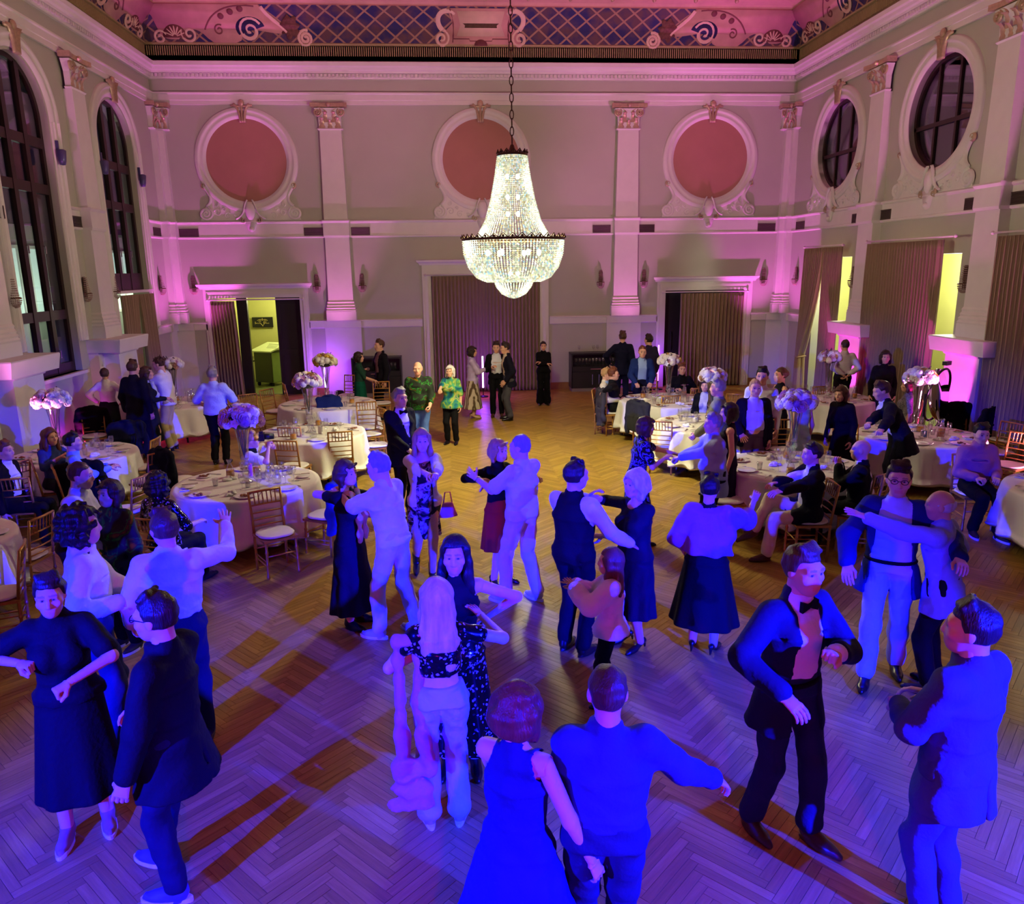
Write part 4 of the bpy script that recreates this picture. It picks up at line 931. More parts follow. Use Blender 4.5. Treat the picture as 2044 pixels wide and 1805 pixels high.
def np_mesh(name, parts, m=None, col=None):
    """join (verts, quads) arrays into one smooth mesh, optional colour per vertex"""
    o = 0; V = []; F = []
    for v, f in parts: V.append(v); F.append(f+o); o += len(v)
    V = np.concatenate(V); F = np.concatenate(F); me = bpy.data.meshes.new(name)
    me.vertices.add(len(V)); me.vertices.foreach_set('co', V.astype('f').ravel()); me.loops.add(F.size); me.loops.foreach_set('vertex_index', F.astype('i').ravel())
    me.polygons.add(len(F)); me.polygons.foreach_set('loop_start', np.arange(0, F.size, 4, dtype='i')); me.update(calc_edges=True); me.validate()
    me.polygons.foreach_set('use_smooth', [True]*len(me.polygons))
    if m: me.materials.append(m)
    if col is not None:
        ca = me.color_attributes.new('tint', 'FLOAT_COLOR', 'POINT'); ca.data.foreach_set('color', np.concatenate([col, np.ones((len(col), 1))], 1).astype('f').ravel())
    return me
# ------------------------------------------------------------------ heads, hands, shoes, hair: made once, placed many times
def make_head(fem, h=.0068):
    F = Field((-.11, -.13, -.2), (.11, .14, .14), h); w = .93 if fem else 1.
    F.ball((0, -.012, .03), (.076*w, .098, .098), 0); F.ball((0, .02, -.02), (.066*w, .078, .085), .03); F.ball((0, .045, -.075), (.042*w, .045, .045 if not fem else .04), .04)
    F.cap((0, -.03, -.05), (0, -.045, -.19), .052*w, .056*w, .02)
    F.cap((0, .092, .012), (0, .107, -.022), .008, .0115, .012); F.ball((0, .099, -.03), (.016, .012, .009), .012)
    F.cap((-.045*w, .075, .032), (.045*w, .075, .032), .016, .016, .02)
    F.cap((-.022, .084, -.058), (.022, .084, -.058), .009, .009, .008); F.cap((-.018, .083, -.071), (.018, .083, -.071), .009, .009, .008)
    for s in (-1, 1):
        F.ball((s*.05*w, .06, -.02), .024, .02)
        F.ball((s*.077*w, -.012, .0), (.012, .022, .034), .008)
        e = np.array((s*.031*w, .094, .012)); F.cut(lambda X, Y, Z: .017-np.sqrt((X-e[0])**2+((Y-e[1])*1.1)**2+((Z-e[2])*1.3)**2))
        F.ball((s*.031*w, .077, .011), .0135, 0)
    return F.net()
def head_tint(V, skin, fem, brow):
    C = np.tile(np.array(skin), (len(V), 1)); w = .93 if fem else 1.
    for s in (-1, 1):
        d = np.sqrt(((V[:, 0]-s*.031*w)/.013)**2+((V[:, 2]-.011)/.008)**2); m = (d < 1.15) & (V[:, 1] > .06); C[m] = (.42, .38, .35); C[m & (d < .72)] = (.03, .02, .015)
        m = (np.abs(V[:, 2]-.036-.08*(.02-np.abs(np.abs(V[:, 0])-.032))) < .006) & (np.abs(V[:, 0]-s*.033*w) < .02) & (V[:, 1] > .06); C[m] = brow*.5+np.array(skin)*.5
    m = (np.abs(V[:, 2]+.064) < .013) & (np.abs(V[:, 0]) < .027) & (V[:, 1] > .075); C[m] = np.array(skin)*(1.0, .74, .72)
    return C
HEADS = {0: make_head(0), 1: make_head(1)}
def make_hand(pose, h=.0056):
    """wrist at the origin, fingers along -z, palm towards +y, thumb at +x"""
    F = Field((-.09, -.07, -.22), (.11, .12, .03), h)
    F.ell((0, 0, .02), (0, 0, -.02), (.027, .02), (.03, .017), (1, 0, 0), 0); F.ell((0, 0, -.02), (.0, .0, -.095), (.032, .016), (.041, .014), (1, 0, 0), .015)
    curl = {'relax': (18, 26, 18), 'fist': (78, 88, 60), 'open': (4, 6, 4), 'grip': (48, 55, 35), 'point': (70, 80, 50)}[pose]
    for i, (x, L) in enumerate(((.031, .074), (.011, .082), (-.010, .077), (-.030, .061))):
        p = np.array((x, 0, -.092)); a = 0; c = curl if not (pose == 'point' and i == 0) else (5, 5, 5)
        sp = (.10-.07*i)*(1.6 if pose == 'open' else .6); r = .0098 if i < 3 else .0088
        for k, f in enumerate((.45, .31, .24)):
            a += R(c[k]*(1+.08*i)); d = np.array((math.sin(sp)*math.cos(a), math.sin(a), -math.cos(a)*math.cos(sp))); q = p+d*L*f*1.08; F.cap(p, q, r, r*.92, .004); p = q; r *= .92
    t0 = np.array((.024, .006, -.03)); d1 = np.array((.72, .42, -.6)) if pose in ('open',) else np.array((.5, .62, -.62)); d1 /= np.linalg.norm(d1)
    q = t0+d1*.045; F.cap(t0, q, .0155, .0125, .012); d2 = d1*.5+np.array((-.35 if pose != 'open' else .1, .25, -.6)); d2 /= np.linalg.norm(d2); F.cap(q, q+d2*.042, .0115, .0095, .006)
    return F.net()
HANDS = {k: make_hand(k) for k in ('relax', 'fist', 'open', 'grip', 'point')}
def make_shoe(kind, h=.009):
    """ankle centre above the origin, toe towards +y, sole on z=0"""
    F = Field((-.07, -.12, -.01), (.07, .24, .2), h)
    if kind == 'heel':
        F.cap((0, .15, .02), (0, .07, .028), .03, .032, .02); F.cap((0, .06, .035), (0, -.05, .085), .03, .03, .02); F.cap((0, -.065, .08), (0, -.075, .006), .02, .009, .01); F.cap((0, .19, .014), (0, .1, .02), .014, .03, .02)
    elif kind == 'boot':
        F.ell((0, .07, .0), (0, .07, .05), (.042, .12), (.036, .11), (1, 0, 0), .0); F.cap((0, -.02, .05), (0, -.015, .17), .042, .045, .03)
    else:
        F.ell((0, .065, .004), (0, .06, .035), (.043, .135), (.04, .125), (1, 0, 0), 0); F.cap((0, .12, .035), (0, .0, .065), .034, .042, .02); F.cap((0, -.02, .06), (0, -.01, .1), .04, .042, .02)
        if kind == 'loafer': F.cap((0, .19, .022), (0, .12, .03), .02, .036, .01)
    F.cut(lambda X, Y, Z: -Z+0*X+0*Y)
    return F.net()
SHOEM = {}
def shoe_mesh(kind, col):
    k = (kind, col)
    if k not in SHOEM:
        base = 'shoe' if kind in ('sneaker', 'loafer') else kind
        if ('geo', kind) not in SHOEM: SHOEM[('geo', kind)] = make_shoe(kind)
        SHOEM[k] = np_mesh('shoe', [SHOEM[('geo', kind)]], mat('shoe_%s_%d' % (kind, len(SHOEM)), col, .3 if kind in ('loafer', 'heel', 'boot') else .6, var=.05))
    return SHOEM[k]
SOLE = MB().prism([(.046*math.sin(a)*(1 if math.cos(a) > -.2 else .85), .065+.142*math.cos(a)) for a in np.linspace(0, 2*math.pi, 26)[:-1]][::-1], 0, .026).mesh('sole', mat('white_sole', (.75, .75, .75), .6))
def make_hair(style, h=.011):
    F = Field((-.2, -.26, -.62 if style in ('long', 'wavy') else -.34), (.2, .2, .2), h); r = np.random.RandomState(3)
    def cap_(rad, dy=0.): F.ball((0, -.016+dy, .036), (.081+rad, .101+rad, .1+rad), 0)
    face = lambda X, Y, Z: np.minimum(np.minimum(Y-.022-.25*np.clip(Z-.03, -.2, .1), .068-Z), .2-np.abs(X))
    if style in ('short', 'buzz', 'spiky'):
        cap_(.008 if style != 'buzz' else .002); F.cut(face); F.cut(lambda X, Y, Z: -.035-Z+.9*np.maximum(Y+.03, 0)+0*X)
        if style == 'short':
            for i in range(14): a = r.uniform(-1, 1); F.cap((a*.06, .06-.03*abs(a), .115), (a*.05+r.uniform(-.02, .02), .01, .142), .013, .016, .015)
        if style == 'spiky':
            for i in range(34):
                d = r.normal(size=3); d[2] = abs(d[2]); d /= np.linalg.norm(d); p = np.array((0, -.02, .04))+d*np.array((.078, .098, .1)); F.cap(p, p+d*.03+np.array((0, -.01, .01)), .014, .006, .008)
    elif style == 'fringe': # bald crown, hair round the back and sides
        cap_(.006); F.cut(face); F.cut(lambda X, Y, Z: Z-.03-.25*np.maximum(-Y-.02, 0)+0*X); F.cut(lambda X, Y, Z: -.05-Z+0*X+0*Y)
    elif style in ('bob', 'curly', 'bouffant'):
        g = {'bob': .016, 'curly': .034, 'bouffant': .024}[style]; cap_(g); F.ball((0, -.05, -.02), (.095+g*.8, .075+g, .1), .03)
        for s in (-1, 1): F.cap((s*.085, -.01, .03), (s*.078, .0, -.1), .026+g*.4, .03+g*.4, .03)
        F.cut(lambda X, Y, Z: np.minimum(np.minimum(Y-.034-.2*np.clip(Z-.03, -.2, .1), .075-Z), .062-np.abs(X)+.3*np.maximum(0, -Z)))
        if style == 'bob': F.cap((-.05, .085, .1), (.05, .09, .08), .018, .02, .02)
    elif style in ('long', 'wavy'):
        cap_(.014); F.ell((0, -.05, .04), (0, -.085, -.24), (.092, .07), (.125, .05), (1, 0, 0), .03); F.ell((0, -.085, -.24), (0, -.09, -.46 if style == 'long' else -.4), (.125, .05), (.1, .035), (1, 0, 0), .03)
        for s in (-1, 1): F.cap((s*.08, .01, .05), (s*.088, .01, -.12), .026, .03, .03); F.cap((s*.088, .01, -.12), (s*.11, .0, -.26), .03, .02, .03)
        F.cut(lambda X, Y, Z: np.minimum(np.minimum(Y-.03-.2*np.clip(Z-.03, -.2, .1), .078-Z), .06-np.abs(X)))
    elif style in ('bun', 'pony'):
        cap_(.007); F.cut(face); F.cut(lambda X, Y, Z: -.05-Z+.7*np.maximum(Y+.03, 0)+0*X)
        if style == 'bun': F.ball((0, -.115, .03), (.05, .04, .05), .015)
        else: F.cap((0, -.11, .06), (0, -.15, .0), .03, .035, .02); F.cap((0, -.15, .0), (0, -.13, -.2), .035, .015, .02)
    r2 = {'curly': (.012, 75), 'bouffant': (.008, 50), 'wavy': (.009, 28), 'long': (.003, 60)}.get(style, (.004, 70))
    F.wrinkle(r2[0], r2[1], 5); return F.net()
HAIRG = {}; HAIRM = {}
def hair_mesh(style, col):
    if style not in HAIRG: HAIRG[style] = make_hair(style)
    k = (style, col)
    if k not in HAIRM: HAIRM[k] = np_mesh('hair', [HAIRG[style]], mat('hair_%d' % len(HAIRM), col, .42, var=.28, vscale=26, bump=.35, bscale=120, stretch=(1, 1, .18), spec=.3))
    return HAIRM[k]
HC = {'black': srgb(24, 18, 18), 'dark': srgb(44, 30, 24), 'brown': srgb(78, 52, 36), 'auburn': srgb(104, 58, 36), 'blond': srgb(206, 168, 112), 'fair': srgb(176, 140, 96), 'grey': srgb(140, 134, 130), 'white': srgb(214, 208, 202)}
SKIN = mat('skin', attr='tint', rough=.5, var=.04, vscale=12, spec=.35)
SK = {'fair': srgb(224, 172, 142), 'tan': srgb(200, 144, 112), 'rosy': srgb(222, 158, 134)}
# ------------------------------------------------------------------ cloth materials
CLM = {}
def cloth(col, pat=None, rough=.85, sheen=0.):
    k = (col, pat)
    if k in CLM: return CLM[k]
    if pat is None: CLM[k] = mat('cloth_%d' % len(CLM), srgb(*col), rough, var=.06, vscale=7, bump=.25, bscale=35, sheen=sheen, spec=.15); return CLM[k]
    m = bpy.data.materials.new('cloth_%s_%d' % (pat, len(CLM))); m.use_nodes = True; nt = m.node_tree; N = nt.nodes; L = nt.links; b = N['Principled BSDF']; b.inputs['Roughness'].default_value = .7; b.inputs['Specular IOR Level'].default_value = .2
    tc = N.new('ShaderNodeTexCoord'); cr = N.new('ShaderNodeValToRGB'); e = cr.color_ramp.elements
    if pat in ('floral', 'tiedye', 'swirl', 'leaf'):
        no = N.new('ShaderNodeTexNoise'); no.inputs['Scale'].default_value = {'floral': 9, 'tiedye': 5, 'swirl': 7, 'leaf': 6}[pat]; no.inputs['Detail'].default_value = 3; no.inputs['Distortion'].default_value = {'floral': 1.5, 'tiedye': .8, 'swirl': 3, 'leaf': 1}[pat]
        L.new(tc.outputs['Object'], no.inputs['Vector']); L.new(no.outputs['Fac'], cr.inputs[0])
        C = {'floral': [(.3, (10, 10, 22)), (.45, (14, 14, 30)), (.52, (150, 90, 110)), (.6, (176, 170, 210)), (.66, (20, 18, 40)), (.8, (120, 110, 190))],
             'tiedye': [(.3, (20, 60, 90)), (.42, (30, 120, 130)), (.5, (90, 160, 80)), (.58, (190, 190, 90)), (.66, (30, 110, 120)), (.8, (24, 40, 60))],
             'swirl': [(.3, (8, 8, 14)), (.5, (12, 12, 22)), (.54, (110, 110, 190)), (.6, (14, 14, 26)), (.7, (90, 90, 160)), (.76, (8, 8, 14))],
             'leaf': [(.35, (30, 36, 26)), (.5, (34, 40, 28)), (.54, (40, 130, 40)), (.58, (34, 40, 28)), (.7, (150, 110, 20)), (.76, (30, 36, 26))]}[pat]
    elif pat == 'snake':
        wv = N.new('ShaderNodeTexWave'); wv.inputs['Scale'].default_value = 5; wv.inputs['Distortion'].default_value = 4; wv.inputs['Detail'].default_value = 4; L.new(tc.outputs['Object'], wv.inputs['Vector']); L.new(wv.outputs['Fac'], cr.inputs[0])
        C = [(.2, (92, 74, 50)), (.45, (196, 180, 150)), (.8, (206, 192, 164))]
    elif pat == 'sequin':
        vo = N.new('ShaderNodeTexVoronoi'); vo.inputs['Scale'].default_value = 70; L.new(tc.outputs['Object'], vo.inputs['Vector']); sp = N.new('ShaderNodeSeparateColor'); L.new(vo.outputs['Color'], sp.inputs[0]); L.new(sp.outputs[0], cr.inputs[0])
        C = [(.0, (18, 12, 18)), (.86, (26, 16, 24)), (.93, (190, 180, 190))]; b.inputs['Roughness'].default_value = .2; b.inputs['Metallic'].default_value = .5
    elif pat == 'speckle':
        no = N.new('ShaderNodeTexNoise'); no.inputs['Scale'].default_value = 90; L.new(tc.outputs['Object'], no.inputs['Vector']); L.new(no.outputs['Fac'], cr.inputs[0]); C = [(.4, (60, 56, 60)), (.55, (150, 144, 148)), (.7, (80, 76, 80))]
    while len(e) < len(C): e.new(.5)
    for q, (p_, c_) in zip(e, C): q.position = p_; q.color = (*srgb(*c_), 1)
    L.new(cr.outputs[0], b.inputs['Base Color']); CLM[k] = m; return m
# ------------------------------------------------------------------ the figure
def ik(a, c, l1, l2, pole):
    a, c, pole = (np.array(q, float) for q in (a, c, pole)); d = c-a; D = np.linalg.norm(d); D2 = min(max(D, abs(l1-l2)+.02), (l1+l2)*.995)
    d = d/max(D, 1e-6); c = a+d*D2; x = (l1*l1-l2*l2+D2*D2)/(2*D2); y = math.sqrt(max(l1*l1-x*x, 0)); p = pole-d*(pole@d); p /= max(np.linalg.norm(p), 1e-6)
    return a+d*x+p*y, c
def rotx(v, a): v = np.array(v, float); c, s = math.cos(a), math.sin(a); return np.array((v[0], v[1]*c-v[2]*s, v[1]*s+v[2]*c))
def roty(v, a): v = np.array(v, float); c, s = math.cos(a), math.sin(a); return np.array((v[0]*c+v[2]*s, v[1], -v[0]*s+v[2]*c))
def rotz(v, a): v = np.array(v, float); c, s = math.cos(a), math.sin(a); return np.array((v[0]*c-v[1]*s, v[0]*s+v[1]*c, v[2]))
def person(x, y, head_deg, label, h=1.75, fem=0, clothes=(), hair=('short', 'dark'), skin='fair', Lh=None, Rh=None, Lp=None, Rp=None, hl='relax', hr='relax', lean=0, side=0, twist=0, hip=(0, 0, 0), La=None, Ra=None, lk=(0, 1, 0), rk=(0, 1, 0), seat=None, look=(0, 0), shoes=('loafer', (10, 10, 12)), fat=1., vox=None, group=None, extras=(), footyaw=(8, -8), bust=None, lroll=0, rroll=0, zfoot=0.):
    """local axes: x right, y forward, z up, in metres of a 1.75 m figure; heading 0 looks away from the camera, 180 towards it, 90 to the left.
    Lh, Rh: wrist targets; La, Ra: ankle targets; seat: seat height (sitting). Targets given as ('w', x, y, z) are world points."""
    S = h/1.75; rz = R(head_deg); dist = math.hypot(x, y); vx = vox or (.0115 if dist < 5.5 else .0135 if dist < 8.5 else .017 if dist < 13 else .021)
    t = empty('person', (x, y, zfoot), rz, label=label, cat='person', group=group)
    def tgt(p):
        if p is None: return None
        if p[0] == 'w':
            q = rotz((p[1]-x, p[2]-y, p[3]-zfoot), -rz); return q/S
        return np.array(p, float)
    sw, hw = (.15, .09) if fem else (.172, .09)
    pel = np.array((0., 0., .95))+np.array(hip)
    if seat is not None: pel = np.array((0, 0, seat/S+.1))+np.array(hip)
    def up(p): # upper-body point given relative to the pelvis of the standing figure (z from 0.95)
        q = np.array(p, float)-np.array((0, 0, .95)); k = min(1, max(0, q[2]/.45)); q = rotz(q, R(twist)*k); q = rotx(q, -R(lean)); q = roty(q, R(side)); return pel+q
    J = {'waist': up((0, 0, 1.08)), 'chest': up((0, .005, 1.28)), 'neck': up((0, -.012, 1.46)), 'ls': up((-sw, -.012, 1.395)), 'rs': up((sw, -.012, 1.395))}
    ux = J['rs']-J['ls']; ux /= np.linalg.norm(ux); spine = J['neck']-J['waist']; spine /= np.linalg.norm(spine); fw = np.cross(spine, ux)
    # head
    hf = rotz(rotx((0, 1, 0), R(look[1])), R(look[0])); hup = spine*.5+np.array((0, 0, .5)); hup /= np.linalg.norm(hup); f2 = hf-hup*(hf@hup)*.6+fw*.25; f2 = f2/np.linalg.norm(f2)
    hr_ = np.cross(f2, hup); hr_ /= np.linalg.norm(hr_); hu = np.cross(hr_, f2); HM = np.stack([hr_, f2, hu], 1); hs = 1.0 if h > 1.5 else 1.12
    hc = J['neck']+hup*.155+f2*.03
    # arms
    AL = {}
    for s, nm, T, P in ((-1, 'l', Lh, Lp), (1, 'r', Rh, Rp)):
        sh = J[nm+'s']; T = tgt(T)
        if T is None: T = sh+np.array((s*.07, .03, -.53))
        P = np.array(P, float) if P is not None else np.array((s*.5, -.8, -.35))
        e, wri = ik(sh, T, .29, .255, P); AL[nm] = (sh, e, wri)
    LL = {}
    for s, nm, T, P in ((-1, 'l', La, lk), (1, 'r', Ra, rk)):
        hj = pel+np.array((s*hw, 0, -.03)); T = tgt(T)
        if T is None: T = np.array((s*.1, .0, .085)) if seat is None else np.array((s*.11, .42, .085))
        k, a = ik(hj, T, .43, .425, np.array(P, float)); LL[nm] = (hj, k, a)
    g = fat; W_ = {'hip': (.165*g, .118*g) if not fem else (.172*g, .122*g), 'waist': (.145*g, .105*g) if not fem else (.125*g, .095*g), 'chest': (.172*g, .118*g) if not fem else (.15*g, .112*g)}
    def torso(F, inf, lo='hip', shrink=1.):
        p0 = pel+np.array((0, 0, -.02))
        F.ell(p0, J['waist'], (W_['hip'][0]+inf, W_['hip'][1]+inf), (W_['waist'][0]+inf, W_['waist'][1]+inf), ux, 0)
        F.ell(J['waist'], J['chest'], (W_['waist'][0]+inf, W_['waist'][1]+inf), (W_['chest'][0]+inf, W_['chest'][1]+inf), ux, .03)
        F.ell(J['chest'], up((0, -.01, 1.4)), (W_['chest'][0]+inf, W_['chest'][1]+inf), (sw*.78+inf*.5, .075+inf), ux, .03)
        F.cap(J['ls']*.92+J['rs']*.08, J['rs']*.92+J['ls']*.08, .05+inf, .05+inf, .045); F.cap(up((0, -.01, 1.40)), up((0, -.015, 1.475)), .075+inf*.6, .058+inf*.5, .035)
        if fem:
            for s in (-1, 1): F.ball(up((s*.07, .085*g, 1.25)), .068+inf, .035)
        elif g > 1.08: F.ball(up((0, .06*g, 1.07)), (.13*g+inf, .1*g+inf, .14), .05)
    def arm(F, nm, inf, t1=2.0):
        a, e, w_ = AL[nm]
        F.cap(a, e if t1 >= 1 else a+(e-a)*t1, .05*(.86 if fem else 1)*min(g, 1.15)+inf*.8, (.043*(.86 if fem else 1) if t1 >= 1 else .05*(.86 if fem else 1))+inf, .035)
        if t1 > 1: F.cap(e, e+(w_-e)*min(1, t1-1), .042*(.86 if fem else 1)+inf, (.029+.013*max(0, 2-t1))*(.88 if fem else 1)+inf, .02)
    def leg(F, nm, inf, t1=2.0, flare=0.):
        hj, k, a = LL[nm]
        F.cap(hj, k if t1 >= 1 else hj+(k-hj)*t1, .085*g+inf, .057+inf, .04)
        if t1 > 1: F.cap(k, k+(a-k)*min(1, t1-1), .056+inf, .04+inf+flare, .03); F.cap(k+(a-k)*.12, k+(a-k)*.45, .048+inf, .046+inf, .03)
    pts = [pel, J['neck'], hc]+[q for v in list(AL.values())+list(LL.values()) for q in v]; lo = np.min(pts, 0)-.22; hi = np.max(pts, 0)+.22
    # skin: one continuous body
    F = Field(lo, hi, .03 if vx < .02 else .035); torso(F, -.012)
    for nm in 'lr': leg(F, nm, -.004)
    core = F.net()
    parts = [core]; bare = []
    for nm in 'lr':
        a, e, w_ = AL[nm]; b = np.array((a, e, w_)); F = Field(b.min(0)-.07, b.max(0)+.07, max(.012, vx*.8)); arm(F, nm, 0.); parts.append(F.net())
        hj, k, an = LL[nm]; b = np.array((k, an)); F = Field(b.min(0)-.08, b.max(0)+.08, max(.014, vx*.9)); leg(F, nm, 0.); parts.append(F.net())
    nb = up((0, -.012, 1.40)); b = np.array((nb, hc)); F = Field(b.min(0)-.2, b.max(0)+.12, .018); F.cap(nb, J['neck'], .085*(.85 if fem else 1), .06*(.86 if fem else 1), 0); F.cap(J['neck'], hc, .056*(.86 if fem else 1), .052*(.86 if fem else 1), .03); F.cap(J['ls'], J['rs'], .052, .052, .04); F.ell(up((0, 0, 1.25)), nb, (W_['chest'][0]-.012, W_['chest'][1]-.012), (sw*.8, .07), ux, .03); parts.append(F.net())
    tint = np.array(SK[skin]); cols = [np.tile(tint, (len(p[0]), 1)) for p in parts]
    hv, hfc = HEADS[fem]; parts.append(((hv*hs) @ HM.T+hc, hfc)); cols.append(head_tint(hv, tint, fem, np.array(HC[hair[1]])*.8 if hair else tint*.5))
    for s, nm, pose, roll in ((-1, 'l', hl, lroll), (1, 'r', hr, rroll)):
        a, e, w_ = AL[nm]; d = w_-e; d /= np.linalg.norm(d); z = -d; pn = np.array((-s, .25, 0.)) if abs(d[2]) > .6 else np.array((-s*.3, 0, -1.)); pn = pn-z*(pn@z); pn /= np.linalg.norm(pn)
        if roll: pn = pn*math.cos(R(roll))+np.cross(z, pn)*math.sin(R(roll))
        xx = np.cross(pn, z); V, Fq = HANDS[pose]; V = V*((.92 if fem else 1.02), 1, .95 if fem else 1.0)
        # thumb on the side that faces forward/up
        th = 1 if (xx @ np.array((0, .8, .6))) > 0 else -1; V = V*(th, 1, 1)
        parts.append((np.stack([V[:, 0:1]*xx+V[:, 1:2]*pn+V[:, 2:3]*z], 0)[0]+w_, Fq if th > 0 else Fq[:, ::-1])); cols.append(np.tile(tint*.98, (len(V), 1)))
    parts = [(v*S, f) for v, f in parts]
    link('body', np_mesh('body', parts, SKIN, np.concatenate(cols)), t)
    if hair and hair[0] != 'bald':
        o = link('hair', hair_mesh(hair[0], HC[hair[1]]), t); M4 = Matrix([list(r) for r in HM]).to_4x4(); o.matrix_local = Matrix.Translation(Vector(hc*S)) @ M4 @ Matrix.Scale(hs*S, 4)
    # shoes
    if shoes:
        for s, nm, fy in ((-1, 'l', footyaw[0]), (1, 'r', footyaw[1])):
            k, a = LL[nm][1], LL[nm][2]; sh = a-k; pit = 0.
            o = link('shoe', shoe_mesh(shoes[0], srgb(*shoes[1])), t, Vector((a[0], a[1]-.0, max(0, a[2]-.085)))*S, (pit if a[2] < .12 else R(-25), 0, R(fy)), S)
            if shoes[0] == 'sneaker': link('sole', SOLE, o)
    # clothes
    for c in clothes:
        kind = c[0]; kw = c[2] if len(c) > 2 else {}; name = kw.get('name', kind); mt = cloth(c[1], kw.get('pat'), kw.get('rough', .8)); inf = kw.get('inf', {'shirt': .012, 'jacket': .021, 'vest': .02, 'top': .01, 'dress': .012, 'trousers': .013, 'skirt': .015, 'tee': .022, 'shawl': .03, 'blouse': .02, 'scarf': .02, 'apron': .02, 'bag': 0, 'belt': .02}.get(kind, .012))
        lo2, hi2 = lo.copy(), hi.copy()
        if kind in ('trousers', 'skirt'): hi2[2] = J['waist'][2]+.12
        F = Field(lo2, hi2, vx)
        if kind == 'trousers':
            F.ell(pel+np.array((0, 0, -.03)), pel+(J['waist']-pel)*.75, (W_["hip"][0]+inf, W_["hip"][1]+inf), (W_["waist"][0]+inf+.008, W_["waist"][1]+inf+.008), ux, 0)
            for nm in 'lr': leg(F, nm, inf, kw.get('len', 1.93), kw.get('flare', .014))
            F.wrinkle(.006, 34, int(x*10) % 50)
        elif kind == 'skirt':
            hem = kw.get('hem', .45); fl = kw.get('flare', .1); n = kw.get('folds', 9)
            if seat is None:
                mid = (LL['l'][2]+LL['r'][2])/2; b = np.array((pel[0]*.4+mid[0]*.6, pel[1]*.4+mid[1]*.6, hem)); tp = pel+(J['waist']-pel)*kw.get('top', .8)
                F.ell(b, pel+np.array((0, 0, -.02)), (W_['hip'][0]+inf+fl, W_['hip'][1]+inf+fl), (W_['hip'][0]+inf, W_['hip'][1]+inf), ux, 0, fn=lambda a, tt: 1+kw.get('fold', .06)*(1-tt)*np.sin(n*a+1))
                F.ell(pel+np.array((0, 0, -.02)), tp, (W_['hip'][0]+inf, W_['hip'][1]+inf), (W_['waist'][0]+inf, W_['waist'][1]+inf), ux, .03)
            else:
                for nm in 'lr': leg(F, nm, inf+.02, kw.get('len', 1.4), .03)
                F.ell(pel+np.array((0, 0, -.03)), J['waist'], (W_['hip'][0]+inf, W_['hip'][1]+inf), (W_['waist'][0]+inf, W_['waist'][1]+inf), ux, .03)
        elif kind in ('shawl',):
            F.cap(J['ls']+spine*.01, J['rs']+spine*.01, .075, .075, .04); F.ell(up((0, -.01, 1.42)), up((0, -.02, kw.get('hem', 1.0))), (sw+.05, .13), (sw+.1, .17), ux, .05, fn=lambda a, tt: 1+.05*tt*np.sin(7*a))
            for nm in 'lr': arm(F, nm, .045, kw.get('arm', 1.0))
            F.cut(lambda X, Y, Z: .06-np.sqrt((X-J['neck'][0])**2+(Y-J['neck'][1])**2+0*Z)+0*Z)
            F.wrinkle(.012, 26, 3)
        elif kind == 'scarf':
            for s in (-1, 1): F.cap(up((s*.06, .08, 1.43)), up((s*.05, .15, 1.2)), .03, .035, .03); F.cap(up((s*.05, .15, 1.2)), up((s*.06, .15, .95)), .035, .03, .03)
            F.cap(up((-.06, .0, 1.46)), up((.06, .0, 1.46)), .04, .04, .03); F.wrinkle(.008, 40, 2)
        else:
            torso(F, inf)
            hem = kw.get('hem', .93); sl = kw.get('sleeve', {'jacket': 1.93, 'shirt': 1.95, 'tee': .62, 'vest': 0, 'top': .5, 'dress': .3, 'blouse': 1.9}.get(kind, 0)); fl = kw.get('flare', .0)
            if hem < .93: # skirt of the jacket / untucked hem / dress
                if seat is None:
                    if kind == 'dress':
                        mid = (LL['l'][2]+LL['r'][2])/2; b = np.array((pel[0]*.4+mid[0]*.6, pel[1]*.4+mid[1]*.6, hem)); n = kw.get('folds', 9)
                        F.ell(b, pel+np.array((0, 0, -.02)), (W_['hip'][0]+inf+fl, W_['hip'][1]+inf+fl), (W_['hip'][0]+inf, W_['hip'][1]+inf), ux, .03, fn=lambda a, tt: 1+kw.get('fold', .06)*(1-tt)*np.sin(n*a+1))
                    else:
                        dn = pel-J['waist']; dn = dn/np.linalg.norm(dn)*.5+np.array((0, 0, -.5)); dn /= np.linalg.norm(dn); b = pel+dn*(.93-hem)
                        F.ell(b, pel+np.array((0, 0, .02)), (W_['hip'][0]+inf+fl, W_['hip'][1]+inf+fl), (W_['hip'][0]+inf, W_['hip'][1]+inf), ux, .03)
                else:
                    for nm in 'lr': leg(F, nm, inf+.015, kw.get('len', .45 if kind != 'dress' else 1.3), .02)
            for nm in 'lr':
                if sl > 0: arm(F, nm, inf+(.006 if kind in ('jacket', 'tee', 'blouse') else .002)+kw.get('puff', 0), sl)
            if kw.get('collar', kind in ('shirt', 'jacket', 'vest')): F.ell(J['neck']-spine*.02+fw*.005, J['neck']+spine*.035+fw*.012, (.072+inf*.6, .072+inf*.6), (.064+inf*.6, .066+inf*.6), ux, .01)
